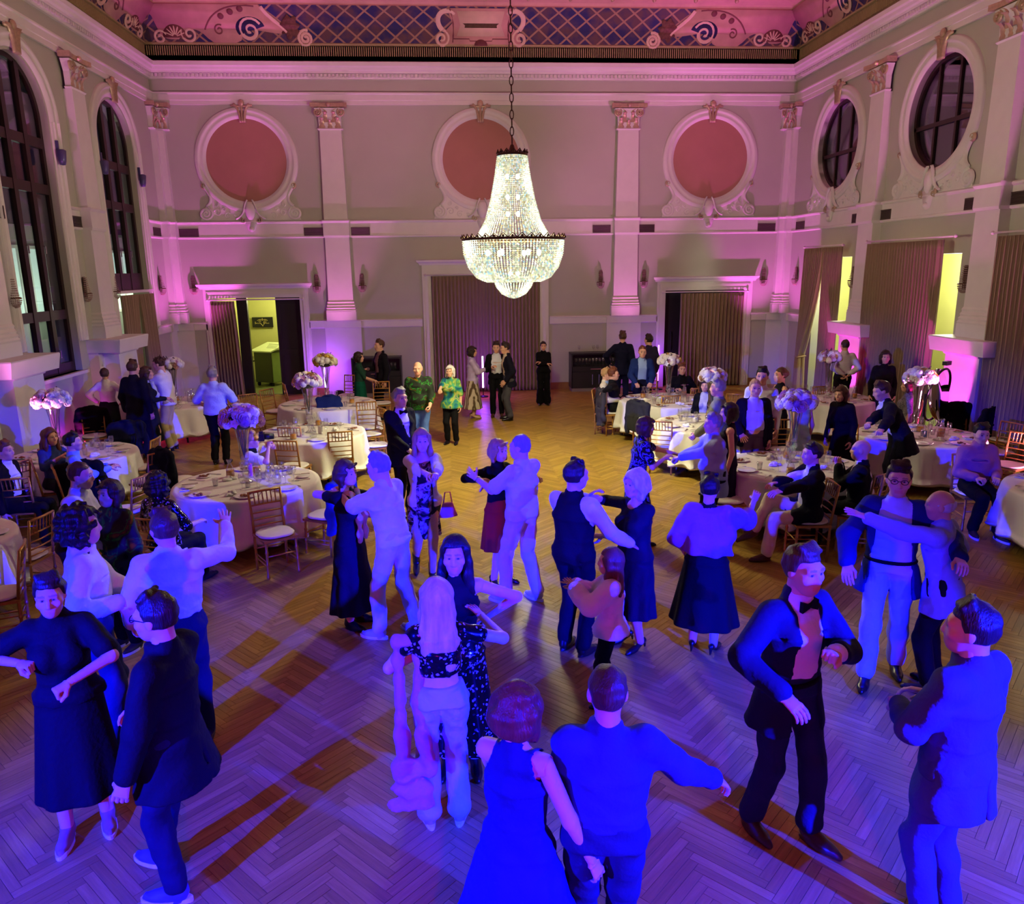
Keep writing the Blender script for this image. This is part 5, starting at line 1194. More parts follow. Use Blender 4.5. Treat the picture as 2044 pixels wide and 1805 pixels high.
            if kind in ('jacket', 'vest', 'blouse') and kw.get('open') is not None:
                o0, o1 = kw['open']; nk = J['neck']; A_ = up((0, 0, 1.46)); B_ = up((0, 0, .86 if seat is None else .96)); ax_ = A_-B_; LN = np.linalg.norm(ax_); ax_ /= LN; but = kw.get('button', .0)
                def vcut(X, Y, Z):
                    w_ = (X-B_[0])*ax_[0]+(Y-B_[1])*ax_[1]+(Z-B_[2])*ax_[2]; u = (X-B_[0])*ux[0]+(Y-B_[1])*ux[1]+(Z-B_[2])*ux[2]; v = (X-B_[0])*fw[0]+(Y-B_[1])*fw[1]+(Z-B_[2])*fw[2]
                    q = np.clip(w_/LN, -.4, 1.1); wid = np.where(q > but, o0*(q-but)/max(1-but, .1), np.minimum(.12*(but-q), o1)-.004) if but else o1+(o0-o1)*np.clip(q, -.4, 1)
                    return np.minimum(wid-np.abs(u), v-.02)
                F.cut(vcut)
            if kind in ('jacket',) and kw.get('vent', 1) and vx < .012: # centre vent at the back
                F.cut(lambda X, Y, Z: np.minimum(.006+.0*X-np.abs((X-pel[0])*ux[0]+(Y-pel[1])*ux[1]), np.minimum(-((X-pel[0])*fw[0]+(Y-pel[1])*fw[1])-.05, pel[2]-.0-Z)))
            if kw.get('neck'): # scoop neckline
                nc = up((0, .06, 1.47)); F.cut(lambda X, Y, Z: kw['neck']-np.sqrt((X-nc[0])**2+((Y-nc[1])*.8)**2+(Z-nc[2])**2))
            if kind in ('top', 'dress') and kw.get('strap'): # sleeveless: open shoulders
                for nm in 'lr':
                    sc_ = AL[nm][0]; F.cut(lambda X, Y, Z: .075-np.sqrt((X-sc_[0])**2+(Y-sc_[1])**2+(Z-sc_[2])**2))
            if kind in ('shirt', 'top') and hem >= .93 and not kw.get('crop'): # tucked in
                cz = pel+(J['waist']-pel)*.55; dn_ = (J['waist']-pel)/np.linalg.norm(J['waist']-pel); F.cut(lambda X, Y, Z: np.minimum(-((X-cz[0])*dn_[0]+(Y-cz[1])*dn_[1]+(Z-cz[2])*dn_[2]), .235-np.sqrt((X-cz[0])**2+(Y-cz[1])**2+0*Z)))
            if kw.get('crop'): F.cut(lambda X, Y, Z: kw['crop']-Z+0*X+0*Y)
            F.wrinkle(kw.get('wr', .005), 30, int(abs(x*10)) % 40)
        V, Q = F.net()
        if len(V): link(name, np_mesh(name, [(V*S, Q)], mt), t)
    for e in extras: e(t, S, J, AL, LL, up, fw, ux, hc, HM)
    t['_J'] = 1; del t['_J']
    return t
# small worn or held parts
def ex_belt(col=(14, 12, 12)):
    def f(t, S, J, AL, LL, up, fw, ux, hc, HM):
        c = up((0, 0, 1.0))*S; q = MB(); q.tube([tuple(c+ux*(.172*S*math.cos(a))+fw*(.128*S*math.sin(a))) for a in np.linspace(0, 2*math.pi, 25)[:-1]], .017, 6, closed=True); q.obj('belt', cloth(col), t, True)
    return f
def ex_bow(t, S, J, AL, LL, up, fw, ux, hc, HM):
    c = up((0, .075, 1.445)); q = MB(); u3 = np.cross(ux, fw)
    for s in (-1, 1): q.add([tuple((c+fw*.012+ux*s*a+u3*b)*S) for a, b in ((.005, -.01), (.055, -.03), (.055, .03), (.005, .01))]+[tuple((c-fw*.012+ux*s*a+u3*b)*S) for a, b in ((.005, -.01), (.055, -.03), (.055, .03), (.005, .01))], [(0, 1, 2, 3), (7, 6, 5, 4), (0, 4, 5, 1), (1, 5, 6, 2), (2, 6, 7, 3), (3, 7, 4, 0)])
    q.ball(tuple(c*S), .014, 6, 5); q.obj('bow_tie', cloth((16, 14, 20)), t)
def ex_tie(t, S, J, AL, LL, up, fw, ux, hc, HM):
    q = MB(); q.tube([tuple(up((0, .1+.02*i, 1.42-.07*i))*S) for i in range(5)], [.012, .018, .022, .026, .008], 6); q.obj('necktie', cloth((30, 28, 40)), t, True)
def ex_glasses(t, S, J, AL, LL, up, fw, ux, hc, HM):
    q = MB(); P = lambda p: tuple((HM @ np.array(p)+hc)*S)
    for s in (-1, 1): q.tube([P((s*.034+.024*math.cos(a), .104, .01+.018*math.sin(a))) for a in np.linspace(0, 6.283, 13)[:-1]], .003, 4, closed=True); q.tube([P((s*.06, .102, .014)), P((s*.08, -.01, .012))], .003, 4)
    q.tube([P((-.01, .106, .014)), P((.01, .106, .014))], .003, 4); q.obj('glasses', mat('black_metal'), t)
def ex_watch(nm):
    def f(t, S, J, AL, LL, up, fw, ux, hc, HM):
        a, e, w_ = AL[nm]; d = (w_-e)/np.linalg.norm(w_-e); c = w_-d*.03; o = np.cross(d, (0, 0, 1.)); o /= max(np.linalg.norm(o), 1e-5); p = np.cross(d, o)
        MB().tube([tuple((c+o*.033*math.cos(a_)+p*.03*math.sin(a_))*S) for a_ in np.linspace(0, 6.283, 15)[:-1]], .008, 5, closed=True).obj('wristwatch', mat('steel'), t, True)
    return f
# ------------------------------------------------------------------ chiavari chairs
GOLDW = mat('gold_chair', srgb(186, 138, 66), .32, .45, var=.1, vscale=14)
CUSH = mat('white_cushion', srgb(226, 220, 208), .75, var=.03)
LINEN = mat('white_linen', srgb(232, 229, 220), .8, var=.03, vscale=3, bump=.08, bscale=30)
def bamboo(p0, p1, r, n=3):
    """turned stick with small rings"""
    q = MB(); P0, P1 = Vector(p0), Vector(p1); pts = []; rr = []
    for i in range(n):
        for u, k in ((.0, 1.0), (.72, .92), (.8, 1.3), (.88, 1.3), (.96, 1.0)): pts.append(P0.lerp(P1, (i+u)/n)); rr.append(r*k)
    pts.append(P1); rr.append(r); q.tube(pts, rr, 6); return q
def chair_meshes():
    m = {}; w, d, sh, H = .4, .4, .45, .92
    m['seat'] = MB().taper(0, 0, sh-.03, 0, 0, sh, w*.98, d, w, d).mesh('seat', GOLDW)
    F = Field((-.22, -.22, sh-.01), (.22, .22, sh+.07), .012); F.ell((0, 0, sh+.012), (0, 0, sh+.034), (.2, .2), (.195, .195), (1, 0, 0), 0, fn=lambda a, t: 1+.12*np.abs(np.sin(2*a))); m['cushion'] = np_mesh('cushion', [F.net()], CUSH)
    m['front_leg'] = [bamboo((s*.17, .18, sh-.02), (s*.18, .19, 0), .016).mesh('leg', GOLDW, True) for s in (-1, 1)]
    m['rear_leg'] = [bamboo((s*.18, -.18, 0+.0), (s*.18, -.19, sh), .016).tube([(s*.18, -.19, sh), (s*.18, -.215, sh+.2), (s*.185, -.26, H)], [.016, .015, .013], 6).mesh('leg', GOLDW, True) for s in (-1, 1)]
    yb = lambda z: -.19-.07*((z-sh)/(H-sh))**1.2
    m['rails'] = [MB().tube([(-.185, yb(z), z), (0, yb(z)-.012, z), (.185, yb(z), z)], r, 6).mesh('back_rail', GOLDW, True) for z, r in ((H-.01, .014), (H-.16, .01), (H-.25, .009), (H-.33, .009), (H-.4, .009))]
    m['spindles'] = [bamboo((x, yb(H-.16)-.008, H-.16), (x, yb(H-.01)-.008, H-.01), .0075, 2).mesh('spindle', GOLDW, True) for x in (-.123, -.074, -.025, .025, .074, .123)]
    m['stretch'] = [MB().tube(p, .009, 6).mesh('stretcher', GOLDW, True) for p in ([(-.18, .185, .2), (-.18, -.185, .2)], [(.18, .185, .2), (.18, -.185, .2)], [(-.18, .185, .26), (.18, .185, .26)], [(-.18, -.185, .26), (.18, -.185, .26)], [(-.18, .185, .15), (-.18, -.185, .15)], [(.18, .185, .15), (.18, -.185, .15)])]
    return m
CHM = chair_meshes()
def chair(x, y, deg, label, group='gold chairs with white seat cushions', cushion=True):
    """deg: direction the sitter faces, 0 away from the camera, 90 to the left"""
    t = empty('gold_chair', (x, y, 0), R(deg), label=label, cat='chair', group=group)
    link('seat', CHM['seat'], t)
    if cushion: link('cushion', CHM['cushion'], t)
    for k in (0, 1): link('leg', CHM['front_leg'][k], t); link('leg', CHM['rear_leg'][k], t)
    for k in CHM['rails']: link('back_rail', k, t)
    for k in CHM['spindles']: link('spindle', k, t)
    for k in CHM['stretch']: link('stretcher', k, t)
    return t
# jackets hung over chair backs
def hung_jacket(x, y, deg, col, label, long=.62, open_=0, sleeves=True):
    t = empty('jacket', (x, y, 0), R(deg), label=label, cat='jacket', group='jackets hung over chair backs')
    F = Field((-.36, -.46, .92-long-.05), (.36, .0, 1.02), .017); z1 = .95
    F.cap((-.19, -.25, z1-.03), (.19, -.25, z1-.03), .05, .05, 0); F.ell((0, -.25, z1-.03), (0, -.27, z1-long*.5), (.23, .06), (.25, .085), (1, 0, 0), .04); F.ell((0, -.27, z1-long*.5), (0, -.28, z1-long), (.25, .085), (.27, .075), (1, 0, 0), .04, fn=lambda a, s: 1+.06*np.sin(6*a))
    F.cap((-.1, -.24, z1+.01), (.1, -.24, z1+.01), .035, .035, .03)
    if sleeves:
        for s in (-1, 1): F.cap((s*.23, -.25, z1-.06), (s*.28, -.28, z1-.34), .055, .05, .04); F.cap((s*.28, -.28, z1-.34), (s*.27, -.26, z1-.6), .05, .042, .03)
    F.wrinkle(.012, 24, int(abs(x)*10)); link('cloth', np_mesh('cloth', [F.net()], cloth(col)), t)
    c = MB().tube([(-.07, -.225, z1+.03), (-.04, -.29, z1+.035), (.04, -.29, z1+.035), (.07, -.225, z1+.03)], .016, 6).obj('collar', cloth(col), t, True)
    return t
# ------------------------------------------------------------------ round tables with floor-length cloths
def round_table(x, y, r, label, clabel, seed, zt=.755, drop=.54):
    t = empty('round_table', (x, y, 0), label=label, cat='table', group='round banquet tables')
    WD = mat('table_wood', srgb(120, 84, 52), .6)
    MB().lathe([(0, zt-.04), (r-.01, zt-.04), (r-.01, zt-.008), (0, zt-.008)], 40).obj('tabletop', WD, t)
    for k in range(4): a = k*math.pi/2+.6; MB().tube([(r*.55*math.cos(a), r*.55*math.sin(a), zt-.04), (r*.62*math.cos(a), r*.62*math.sin(a), 0)], .02, 6).obj('leg', BLK, t)
    rr = random.Random(seed); n = 160; nf = rr.choice((13, 15, 17)); ph = rr.uniform(0, 6); am = [rr.uniform(.5, 1.2) for _ in range(nf+1)]
    q = MB(); rings = [(0, 0), (.5, 0), (.93, 0), (1.0, 0)]; q.v.append((0, 0, zt))
    hgt = [0, 0, 0, .02, .12, .28, .45, .6, 1.0]
    rads = [.5, .94, 1.0, 1.012]
    rows = []
    for j, (rad, zz) in enumerate(((.5, zt), (.94, zt), (1.0, zt-.004), (1.012, zt-.03), (1.02, zt-.12), (1.035, zt-.28), (1.05, zt-.45), (1.06, zt-.58), (1.068, zt-drop))):
        row = []; dep = max(0, (zt-zz)/drop)
        for i in range(n):
            a = 2*math.pi*i/n; f = math.sin(nf*a+ph+.4*math.sin(2*a)); k = am[int(((a*nf+ph)/(2*math.pi)) % nf)]
            R_ = r*rad*(1+(.055*k*f+.012*math.sin(2*nf*a))*dep**.9); z_ = zz-(.02*f*k if j == 8 else 0)
            row.append(len(q.v)); q.v.append((R_*math.cos(a), R_*math.sin(a), z_))
        rows.append(row)
    for i in range(n): q.f.append((0, rows[0][i], rows[0][(i+1) % n]))
    for a_, b_ in zip(rows, rows[1:]):
        for i in range(n): q.f.append((a_[i], b_[i], b_[(i+1) % n], a_[(i+1) % n]))
    o = q.obj('tablecloth', LINEN, None, True); o.location = (x, y, 0); prop(o, clabel, 'tablecloth', 'white tablecloths')
    return zt
# ------------------------------------------------------------------ tableware
GL = glass('clear_glass', (.96, .97, .98), .04, .86); PORC = mat('white_porcelain', srgb(236, 234, 230), .2, var=.01); CUT = mat('cutlery_steel', (.62, .6, .58), .22, 1.)
JUICE = mat('orange_juice', srgb(236, 160, 30), .3, emit=.0); AMBER = mat('amber_drink', srgb(190, 96, 20), .2); CANDLE = mat('pink_candle', srgb(206, 110, 150), .5)
TW = {}
def tw_meshes():
    q = MB(); q.lathe([(.033, 0), (.034, .003), (.006, .008), (.004, .02), (.004, .085), (.01, .095), (.03, .12), (.038, .155), (.036, .185), (.031, .205)], 16, caps=False); TW['wine_glass'] = q.mesh('wine_glass', GL, True)
    q = MB(); q.lathe([(0, .002), (.03, .002), (.037, .1), (.035, .1), (.028, .008), (0, .008)], 14, caps=False); TW['tumbler'] = q.mesh('tumbler', GL, True)
    q = MB(); q.lathe([(0, .003), (.05, .003), (.056, .02), (.05, .1), (.024, .17), (.022, .19), (.037, .235)], 16, caps=False); TW['carafe'] = q.mesh('carafe', GL, True)
    q = MB(); q.lathe([(0, .006), (.047, .006), (.053, .02), (.05, .085), (0, .086)], 14, caps=False); TW['juice'] = q.mesh('juice', JUICE, True); TW['amber'] = q.mesh('amber_drink', AMBER, True)
    q = MB(); q.lathe([(0, .004), (.075, .004), (.09, .008), (.135, .02), (.137, .018), (.09, .0), (0, 0)], 28, caps=False); TW['plate'] = q.mesh('plate', PORC, True)
    q = MB(); q.lathe([(0, .0), (.06, .0), (.085, .012), (.084, .016), (0, .006)], 22, caps=False); TW['side_plate'] = q.mesh('side_plate', PORC, True)
    q = MB(); r = random.Random(2)
    for i in range(9): q.ball((r.uniform(-.05, .05), r.uniform(-.05, .05), .018), r.uniform(.012, .022), 7, 5, (1.3, 1, .6))
    TW['food'] = q.mesh('food_scraps', mat('food_brown', srgb(130, 78, 48), .7, var=.4, vscale=30), True)
    q = MB()
    for i in range(7): q.ball((r.uniform(-.09, .02), r.uniform(-.06, .06), .025), .025, 7, 5, (1.4, 1, .5))
    TW['cold_cuts'] = q.mesh('cold_cuts', mat('cold_cuts', srgb(196, 84, 70), .6, var=.2, vscale=20), True)
    q = MB()
    for i in range(12): q.ball((r.uniform(.0, .1), r.uniform(-.06, .06), .03), .024, 6, 4, (1.3, 1, .7))
    TW['salad'] = q.mesh('salad', mat('salad_green', srgb(110, 150, 50), .6, var=.3, vscale=20), True)
    q = MB(); q.lathe([(0, 0), (.12, 0), (.17, .02), (.172, .024), (0, .01)], 28, caps=False); TW['platter'] = q.mesh('platter', PORC, True)
    F = Field((-.12, -.08, 0), (.12, .08, .1), .009); F.ell((0, 0, .0), (0, 0, .05), (.09, .055), (.03, .02), (1, 0, 0), 0, fn=lambda a, t: 1+.25*np.sin(5*a+4*t)); F.cap((-.08, .0, .01), (.08, .03, .015), .02, .025, .02); F.wrinkle(.008, 60, 1); F.cut(lambda X, Y, Z: -Z+0*X+0*Y); TW['napkin'] = np_mesh('napkin', [F.net()], LINEN)
    q = MB()
    for i in range(7): a = R(-60+20*i); q.add([(0, .012*(i % 2), 0), (.1*math.sin(a-.16), .012*(i % 2)+.01, .13*math.cos(a-.16)+.01), (.1*math.sin(a+.16), .012*(i % 2)-.01, .13*math.cos(a+.16)+.01), (0, .02*(i % 2)+.006, 0)], [(0, 1, 2), (3, 2, 1)])
    TW['fan_napkin'] = q.mesh('fan_napkin', LINEN)
    TW['knife'] = MB().tube([(0, -.11, .006), (0, 0, .006)], [.006, .005], 6).box((.0, .06, .005), (.014, .11, .003)).mesh('knife', CUT)
    q = MB(); q.tube([(0, -.1, .006), (0, .03, .006)], [.006, .004], 6); q.box((0, .045, .006), (.022, .03, .004))
    for s in (-1.5, -.5, .5, 1.5): q.box((s*.006, .075, .006), (.003, .035, .003))
    TW['fork'] = q.mesh('fork', CUT)
    q = MB(); q.bb(-.035, .035, -.075, .075, 0, .009); TW['phone'] = q.mesh('phone', mat('phone_black', (.008, .008, .01), .15))
    q = MB(); q.lathe([(0, 0), (.03, 0), (.03, .16), (0, .16)], 14, caps=False); TW['candle'] = q.mesh('candle', CANDLE)
tw_meshes()
def ware(kind, x, y, z, label, cat, group, rz=None, parts=()):
    o = link(kind, TW[kind], None, (x, y, z), (0, 0, rz if rz is not None else rnd.uniform(0, 6.28)), label=label, cat=cat, group=group)
    for p in parts: link({'juice': 'juice', 'amber': 'drink', 'food': 'food', 'cold_cuts': 'cold_cuts', 'salad': 'salad'}[p], TW[p], o)
    return o
def table_card(x, y, z, rz, label, blue=False):
    t = empty('table_card', (x, y, z), rz, label=label, cat='card', group='folded table cards')
    m = mat('card_white', srgb(236, 232, 214), .6)
    for s in (-1, 1):
        MB().box((s*.05, 0, .065), (.1, .004, .13), M=Matrix.Rotation(s*R(38), 3, 'Z')).obj('panel', m, t)
        if blue: MB().box((s*.05, -.0035, .065), (.075, .003, .1), M=Matrix.Rotation(s*R(38), 3, 'Z')).obj('printed_photo', mat('card_blue', srgb(90, 116, 190), .5, var=.2, vscale=20), t)
    return t
# tall crystal vases with flower domes
FL = {'cream': mat('petal_cream', srgb(240, 234, 208), .7, var=.05, vscale=20), 'white': mat('petal_white', srgb(240, 238, 236), .7, var=.04, vscale=20), 'pink': mat('petal_pink', srgb(226, 176, 170), .7, var=.08, vscale=20), 'yellow': mat('petal_yellow', srgb(230, 196, 90), .7, var=.08), 'purple': mat('petal_purple', srgb(150, 110, 170), .7, var=.1)}
def bloom_mesh(kind, col):
    q = MB(); r = random.Random(hash(kind+col) % 1000 if 0 else len(kind)*7+len(col))
    if kind == 'hydrangea':
        for i in range(42):
            z = 1-1.5*(i+.5)/42; a = i*2.4; rr = math.sqrt(max(0, 1-z*z)); n = Vector((rr*math.cos(a), rr*math.sin(a), z)); u = n.orthogonal().normalized(); v = n.cross(u); c = n*.062
            q.add([c+n*.006, c+u*.017, c+(u+v)*.012+n*.004, c+v*.017, c-u*.017, c-(u+v)*.012+n*.004, c-v*.017, c+(u-v)*.012+n*.004, c-(u-v)*.012+n*.004], [(0, 1, 2), (0, 2, 3), (0, 3, 8), (0, 8, 4), (0, 4, 5), (0, 5, 6), (0, 6, 7), (0, 7, 1)])
        q.ball((0, 0, 0), .056, 8, 6)
    elif kind == 'rose':
        for k, (n, rad, zz, t) in enumerate(((5, .016, .03, .2), (6, .03, .022, .5), (7, .043, .008, .8))):
            for i in range(n):
                a = 2*math.pi*(i+.5*k)/n; c = Vector((rad*math.cos(a), rad*math.sin(a), zz-.02)); o = Vector((math.cos(a), math.sin(a), 0)); s = Vector((-math.sin(a), math.cos(a), 0)); q.add([c-o*.01-s*.018, c-o*.01+s*.018, c+o*t*.014+s*.022+Vector((0, 0, .03)), c+o*t*.02+Vector((0, 0, .036)), c+o*t*.014-s*.022+Vector((0, 0, .03))], [(0, 1, 2, 3, 4)])
        q.ball((0, 0, .005), .026, 7, 5)
    else: # orchid-like open flower
        for i in range(5):
            a = 2*math.pi*i/5; o = Vector((math.cos(a), math.sin(a), .25)); s = Vector((-math.sin(a), math.cos(a), 0)); q.add([(0, 0, 0), tuple(o*.03-s*.022), tuple(o*.06), tuple(o*.03+s*.022)], [(0, 1, 2, 3)])
        q.ball((0, 0, .01), .012, 6, 4)
    return q.mesh(kind, FL[col], True)
BL = {(k, c): bloom_mesh(k, c) for k, c in (('hydrangea', 'cream'), ('hydrangea', 'white'), ('hydrangea', 'purple'), ('rose', 'pink'), ('rose', 'cream'), ('rose', 'yellow'), ('orchid', 'white'), ('orchid', 'pink'))}
BERRY = mat('dark_berry', srgb(52, 30, 44), .5); STEMM = mat('green_stem', srgb(70, 84, 50), .6)
def vase_of_flowers(x, y, z, label, flabel, seed, pal=('cream', 'cream', 'white'), H=.78, sc=1., extra=()):
    """flared fluted crystal vase (one thing) and the arrangement in it (another)"""
    r = random.Random(seed)
    t = empty('crystal_vase', (x, y, z), label=label, cat='vase', group='tall fluted crystal vases')
    k = H/.78
    flt = lambda prof, n=20, fl=.07: prof
    q = MB(); prof = [(.042, .3*k), (.05, .34*k), (.055, .45*k), (.066, .6*k), (.085, .72*k), (.105, H)]
    n = 24
    for j, (rr, zz) in enumerate(prof):
        for i in range(n): a = 2*math.pi*i/n; g = rr*(1+.07*math.cos(12*a)); q.v.append((g*math.cos(a), g*math.sin(a), zz))
    for j in range(len(prof)-1):
        for i in range(n): q.f.append((j*n+i, j*n+(i+1) % n, (j+1)*n+(i+1) % n, (j+1)*n+i))
    q.obj('trumpet', GL, t, True)
    MB().lathe([(.085, 0), (.088, .008), (.05, .03), (.03, .05), (.03, .07), (.05, .1), (.052, .13), (.034, .16), (.03, .18), (.046, .2), (.058, .23), (.05, .26), (.036, .28), (.05, .3), (.052, .31)], 16).obj('stem', GL, t, True)
    for i in range(6): a = i*1.05; MB().tube([(.0, 0, .34*k), (.03*math.cos(a), .03*math.sin(a), .5*k), (.07*math.cos(a), .07*math.sin(a), H+.02)], .005, 5).obj('flower_stem', STEMM, t)
    f = empty('flower_arrangement', (x, y, z+H), label=flabel, cat='flowers', group='flower arrangements in tall vases')
    for i in range(44):
        u = (i+.5)/44; zz = 1-1.25*u; a = i*2.4+r.uniform(-.2, .2); rr = math.sqrt(max(0, 1-zz*zz)); n_ = Vector((rr*math.cos(a), rr*math.sin(a), zz)); c = Vector((n_.x*.19, n_.y*.19, n_.z*.12+.06))*sc
        kind = r.choice(('hydrangea', 'hydrangea', 'hydrangea', 'rose', 'rose', 'orchid'))
        col = r.choice(pal) if kind == 'hydrangea' else r.choice(('pink', 'cream', 'yellow') if kind == 'rose' else ('white', 'pink'))
        if kind == 'hydrangea' and col == 'pink': col = 'purple'
        o = link(kind, BL[(kind, col)], f, c, n_.to_track_quat('Z', 'Y').to_euler(), sc*r.uniform(.7, 1.0)*(1.3 if kind != 'hydrangea' else 1))
    MB().ball((0, 0, .05*sc), .12*sc, 10, 7, (1.2, 1.2, .8)).obj('foliage', mat('foliage_dark', srgb(54, 60, 40), .7, var=.2), f, True)
    for i in range(4):
        a = r.uniform(0, 6.28); q = MB(); p = Vector((.06*math.cos(a), .06*math.sin(a), .12)); d = Vector((math.cos(a)*.5, math.sin(a)*.5, .9)).normalized(); L = r.uniform(.1, .19)*sc; q.tube([p, p+d*L], .003, 4)
        for j in range(7): s = p+d*L*(.3+.1*j); q.ball(tuple(s+Vector((r.uniform(-.012, .012), r.uniform(-.012, .012), 0))), .009, 5, 4)
        q.obj('berry_sprig', BERRY, f, True)
    return t
# ------------------------------------------------------------------ laying the room
TB = {}
def where(x, y, p, r):
    a = math.degrees(math.atan2(p[1]-y, p[0]-x)) % 360; d = math.dist((x, y), p)
    return ('inner ' if d < r*.5 else 'outer ')+['right', 'far right', 'far', 'far left', 'left', 'near left', 'near', 'near right'][int((a+22.5)//45) % 8]
def lay(key, x, y, r, name, seed, nplate=8, vase=None, n_wine=9, n_tum=6, extra=True):
    """name: short phrase that tells this table apart"""
    z = round_table(x, y, r, 'round banquet table under a white cloth, '+name, 'white floor-length cloth on the round table '+name, seed); TB[key] = (x, y, r, z); z += .002; rr = random.Random(seed); occ = []
    def free(a, d, rad):
        p = (x+d*math.cos(a), y+d*math.sin(a))
        if any(math.dist(p, o[:2]) < rad+o[2] for o in occ): return None
        occ.append((*p, rad)); return p
    occ.append((x, y, .1))
    for i in range(nplate):
        a = 2*math.pi*(i+.3)/nplate+rr.uniform(-.1, .1); p = free(a, r-.2, .12)
        if not p: continue
        k = rr.choice(('plate', 'plate', 'side_plate')); ware(k, p[0], p[1], z, 'white plate on the %s of the table %s' % (where(x, y, p, r), name), 'plate', 'plates '+name, parts=('food',) if rr.random() < .6 else ())
        for s, kd in ((-1, 'fork'), (1, 'knife')):
            b = a+s*.155/(r-.2)*1.05; pp = (x+(r-.2)*math.cos(b), y+(r-.2)*math.sin(b)); ware(kd, pp[0], pp[1], z, '%s on the %s of the table %s' % (kd, where(x, y, pp, r), name), kd, 'cutlery '+name, a+math.pi/2+rr.uniform(-.25, .25))
    for i in range(n_wine+n_tum):
        for _ in range(12):
            p = free(rr.uniform(0, 6.28), rr.uniform(.2, r-.3), .05)
            if p: break
        if not p: continue
        if i < n_wine: ware('wine_glass', p[0], p[1], z, 'wine glass on the %s of the table %s' % (where(x, y, p, r), name), 'wine glass', 'wine glasses '+name)
        else: ware('tumbler', p[0], p[1], z, 'water tumbler on the %s of the table %s' % (where(x, y, p, r), name), 'tumbler', 'tumblers '+name)
    if extra:
        for kd, n_, lb, cat, pt, rad in (('carafe', 2, 'orange juice carafe on the table ', 'carafe', ('juice',), .06), ('carafe', 1, 'empty water carafe on the table ', 'carafe', (), .06), ('napkin', 3, 'crumpled white napkin on the table ', 'napkin', (), .1), ('platter', 1, 'cold-cut platter on the table ', 'platter', ('cold_cuts', 'salad'), .17)):
            for _ in range(n_):
                for _t in range(14):
                    p = free(rr.uniform(0, 6.28), rr.uniform(.25, r-.3), rad)
                    if p: break
                if p: ware(kd, p[0], p[1], z, lb.replace('the table', 'the %s of the table' % where(x, y, p, r))+name, cat, kd+'s '+name, parts=pt)
        p = free(rr.uniform(0, 6.28), .28, .08)
        if p: table_card(p[0], p[1], z, rr.uniform(-.5, .5), 'folded white menu card on the table '+name)
    if vase: vase_of_flowers(x+vase.get('dx', 0), y+vase.get('dy', 0), z, 'tall fluted crystal vase on the table '+name, vase['label'], seed, vase.get('pal', ('cream', 'cream', 'white')), vase.get('H', .78), vase.get('sc', 1.))
    return z
CH = 'gold chair with white cushion, '
lay('T1', -2.69, 9.85, .9, 'nearest on the left', 11, vase={'label': 'large white and lilac flower dome on the nearest left table', 'pal': ('white', 'cream', 'purple', 'white'), 'H': .74, 'sc': 1.2}, n_wine=10, n_tum=7)
lay('T2', -2.42, 12.95, .9, 'second on the left', 12, vase={'label': 'cream flower dome with pink roses on the second left table', 'sc': 1.05}, n_wine=11)
lay('T3', -2.58, 15.9, .97, 'third on the left', 13, vase={'label': 'cream flower dome in front of the bright violet tube', 'sc': 1.05}, n_wine=8)
lay('T4', -5.72, 11.8, .88, 'by the big arched window', 14, vase={'label': 'white flower dome below the big arched window', 'dx': -.25, 'dy': .1, 'sc': 1.15, 'H': .72}, n_wine=7)
lay('T5', -5.78, 16.45, .9, 'behind the standing group', 15, vase={'label': 'flower dome behind the young man in the white shirt', 'H': .72}, n_wine=6)
lay('T6', -5.45, 7.9, .85, 'cut by the left picture edge', 16, nplate=6, n_wine=4, extra=False)
lay('T13', -6.65, 9.75, .75, 'behind the pink-lit chair', 17, nplate=6, n_wine=4, extra=False)
lay('T7', 4.3, 15.25, .97, 'at the back right', 18, vase={'label': 'round cream flower dome by the right end-wall doorway', 'H': .72}, n_wine=9)
lay('T8', 4.35, 12.75, .95, 'in the middle right row', 19, vase={'label': 'cream flower dome with dark sprigs behind the man in grey', 'H': .74}, n_wine=7)
lay('T9', 4.5, 9.75, .93, 'nearest on the right', 20, vase={'label': 'white and pink flower dome with a tall orchid, front right table', 'pal': ('white', 'purple', 'cream'), 'dx': .08, 'dy': .25, 'H': .74, 'sc': 1.15}, n_wine=8)
lay('T10', 7.25, 11.4, .92, 'by the bright magenta pedestal', 21, vase={'label': 'pale flower dome beside the bright magenta pedestal', 'dx': .1, 'dy': .3, 'sc': 1.1, 'pal': ('white', 'cream', 'white')}, n_wine=10)
lay('T11', 7.45, 8.2, .93, 'cut by the right picture edge', 22, nplate=7, n_wine=4, extra=False)
lay('T12', 7.5, 15.0, .9, 'by the tied-back curtain', 23, vase={'label': 'white flower dome in front of the tied-back curtain', 'pal': ('white',), 'H': .74}, n_wine=6)
table_card(TB['T10'][0]-.02, TB['T10'][1]-.2, .757, .3, 'folded card with a blue picture on the table by the magenta pedestal', True)
ware('carafe', TB['T10'][0]+.2, TB['T10'][1]-.22, .757, 'small carafe of amber drink beside the blue card', 'carafe', 'amber carafes', parts=('amber',))
ware('phone', 3.80, 10.29, .757, 'black phone lying on the cloth of the front right table', 'phone', None, .4)
ware('candle', -2.72, 10.17, .757, 'pink pillar candle behind the vase on the nearest left table', 'candle', None)
ware('fan_napkin', 4.03, 14.82, .757, 'white napkin folded as a fan on the back right table', 'napkin', None, 0.)
ORD = ['first', 'second', 'third', 'fourth', 'fifth', 'sixth', 'seventh', 'eighth', 'ninth', 'tenth', 'eleventh', 'twelfth']
for i in range(12): ware('wine_glass', 3.42+i*.095, YB-.4, .705, ORD[i]+' glass from the left inside the right bar cabinet', 'glass', 'glasses in the right bar cabinet')
for i in range(5): ware('wine_glass', -2.0+i*.1, YB-.4, .705, ORD[i]+' glass from the left inside the left bar cabinet', 'glass', 'glasses in the left bar cabinet')
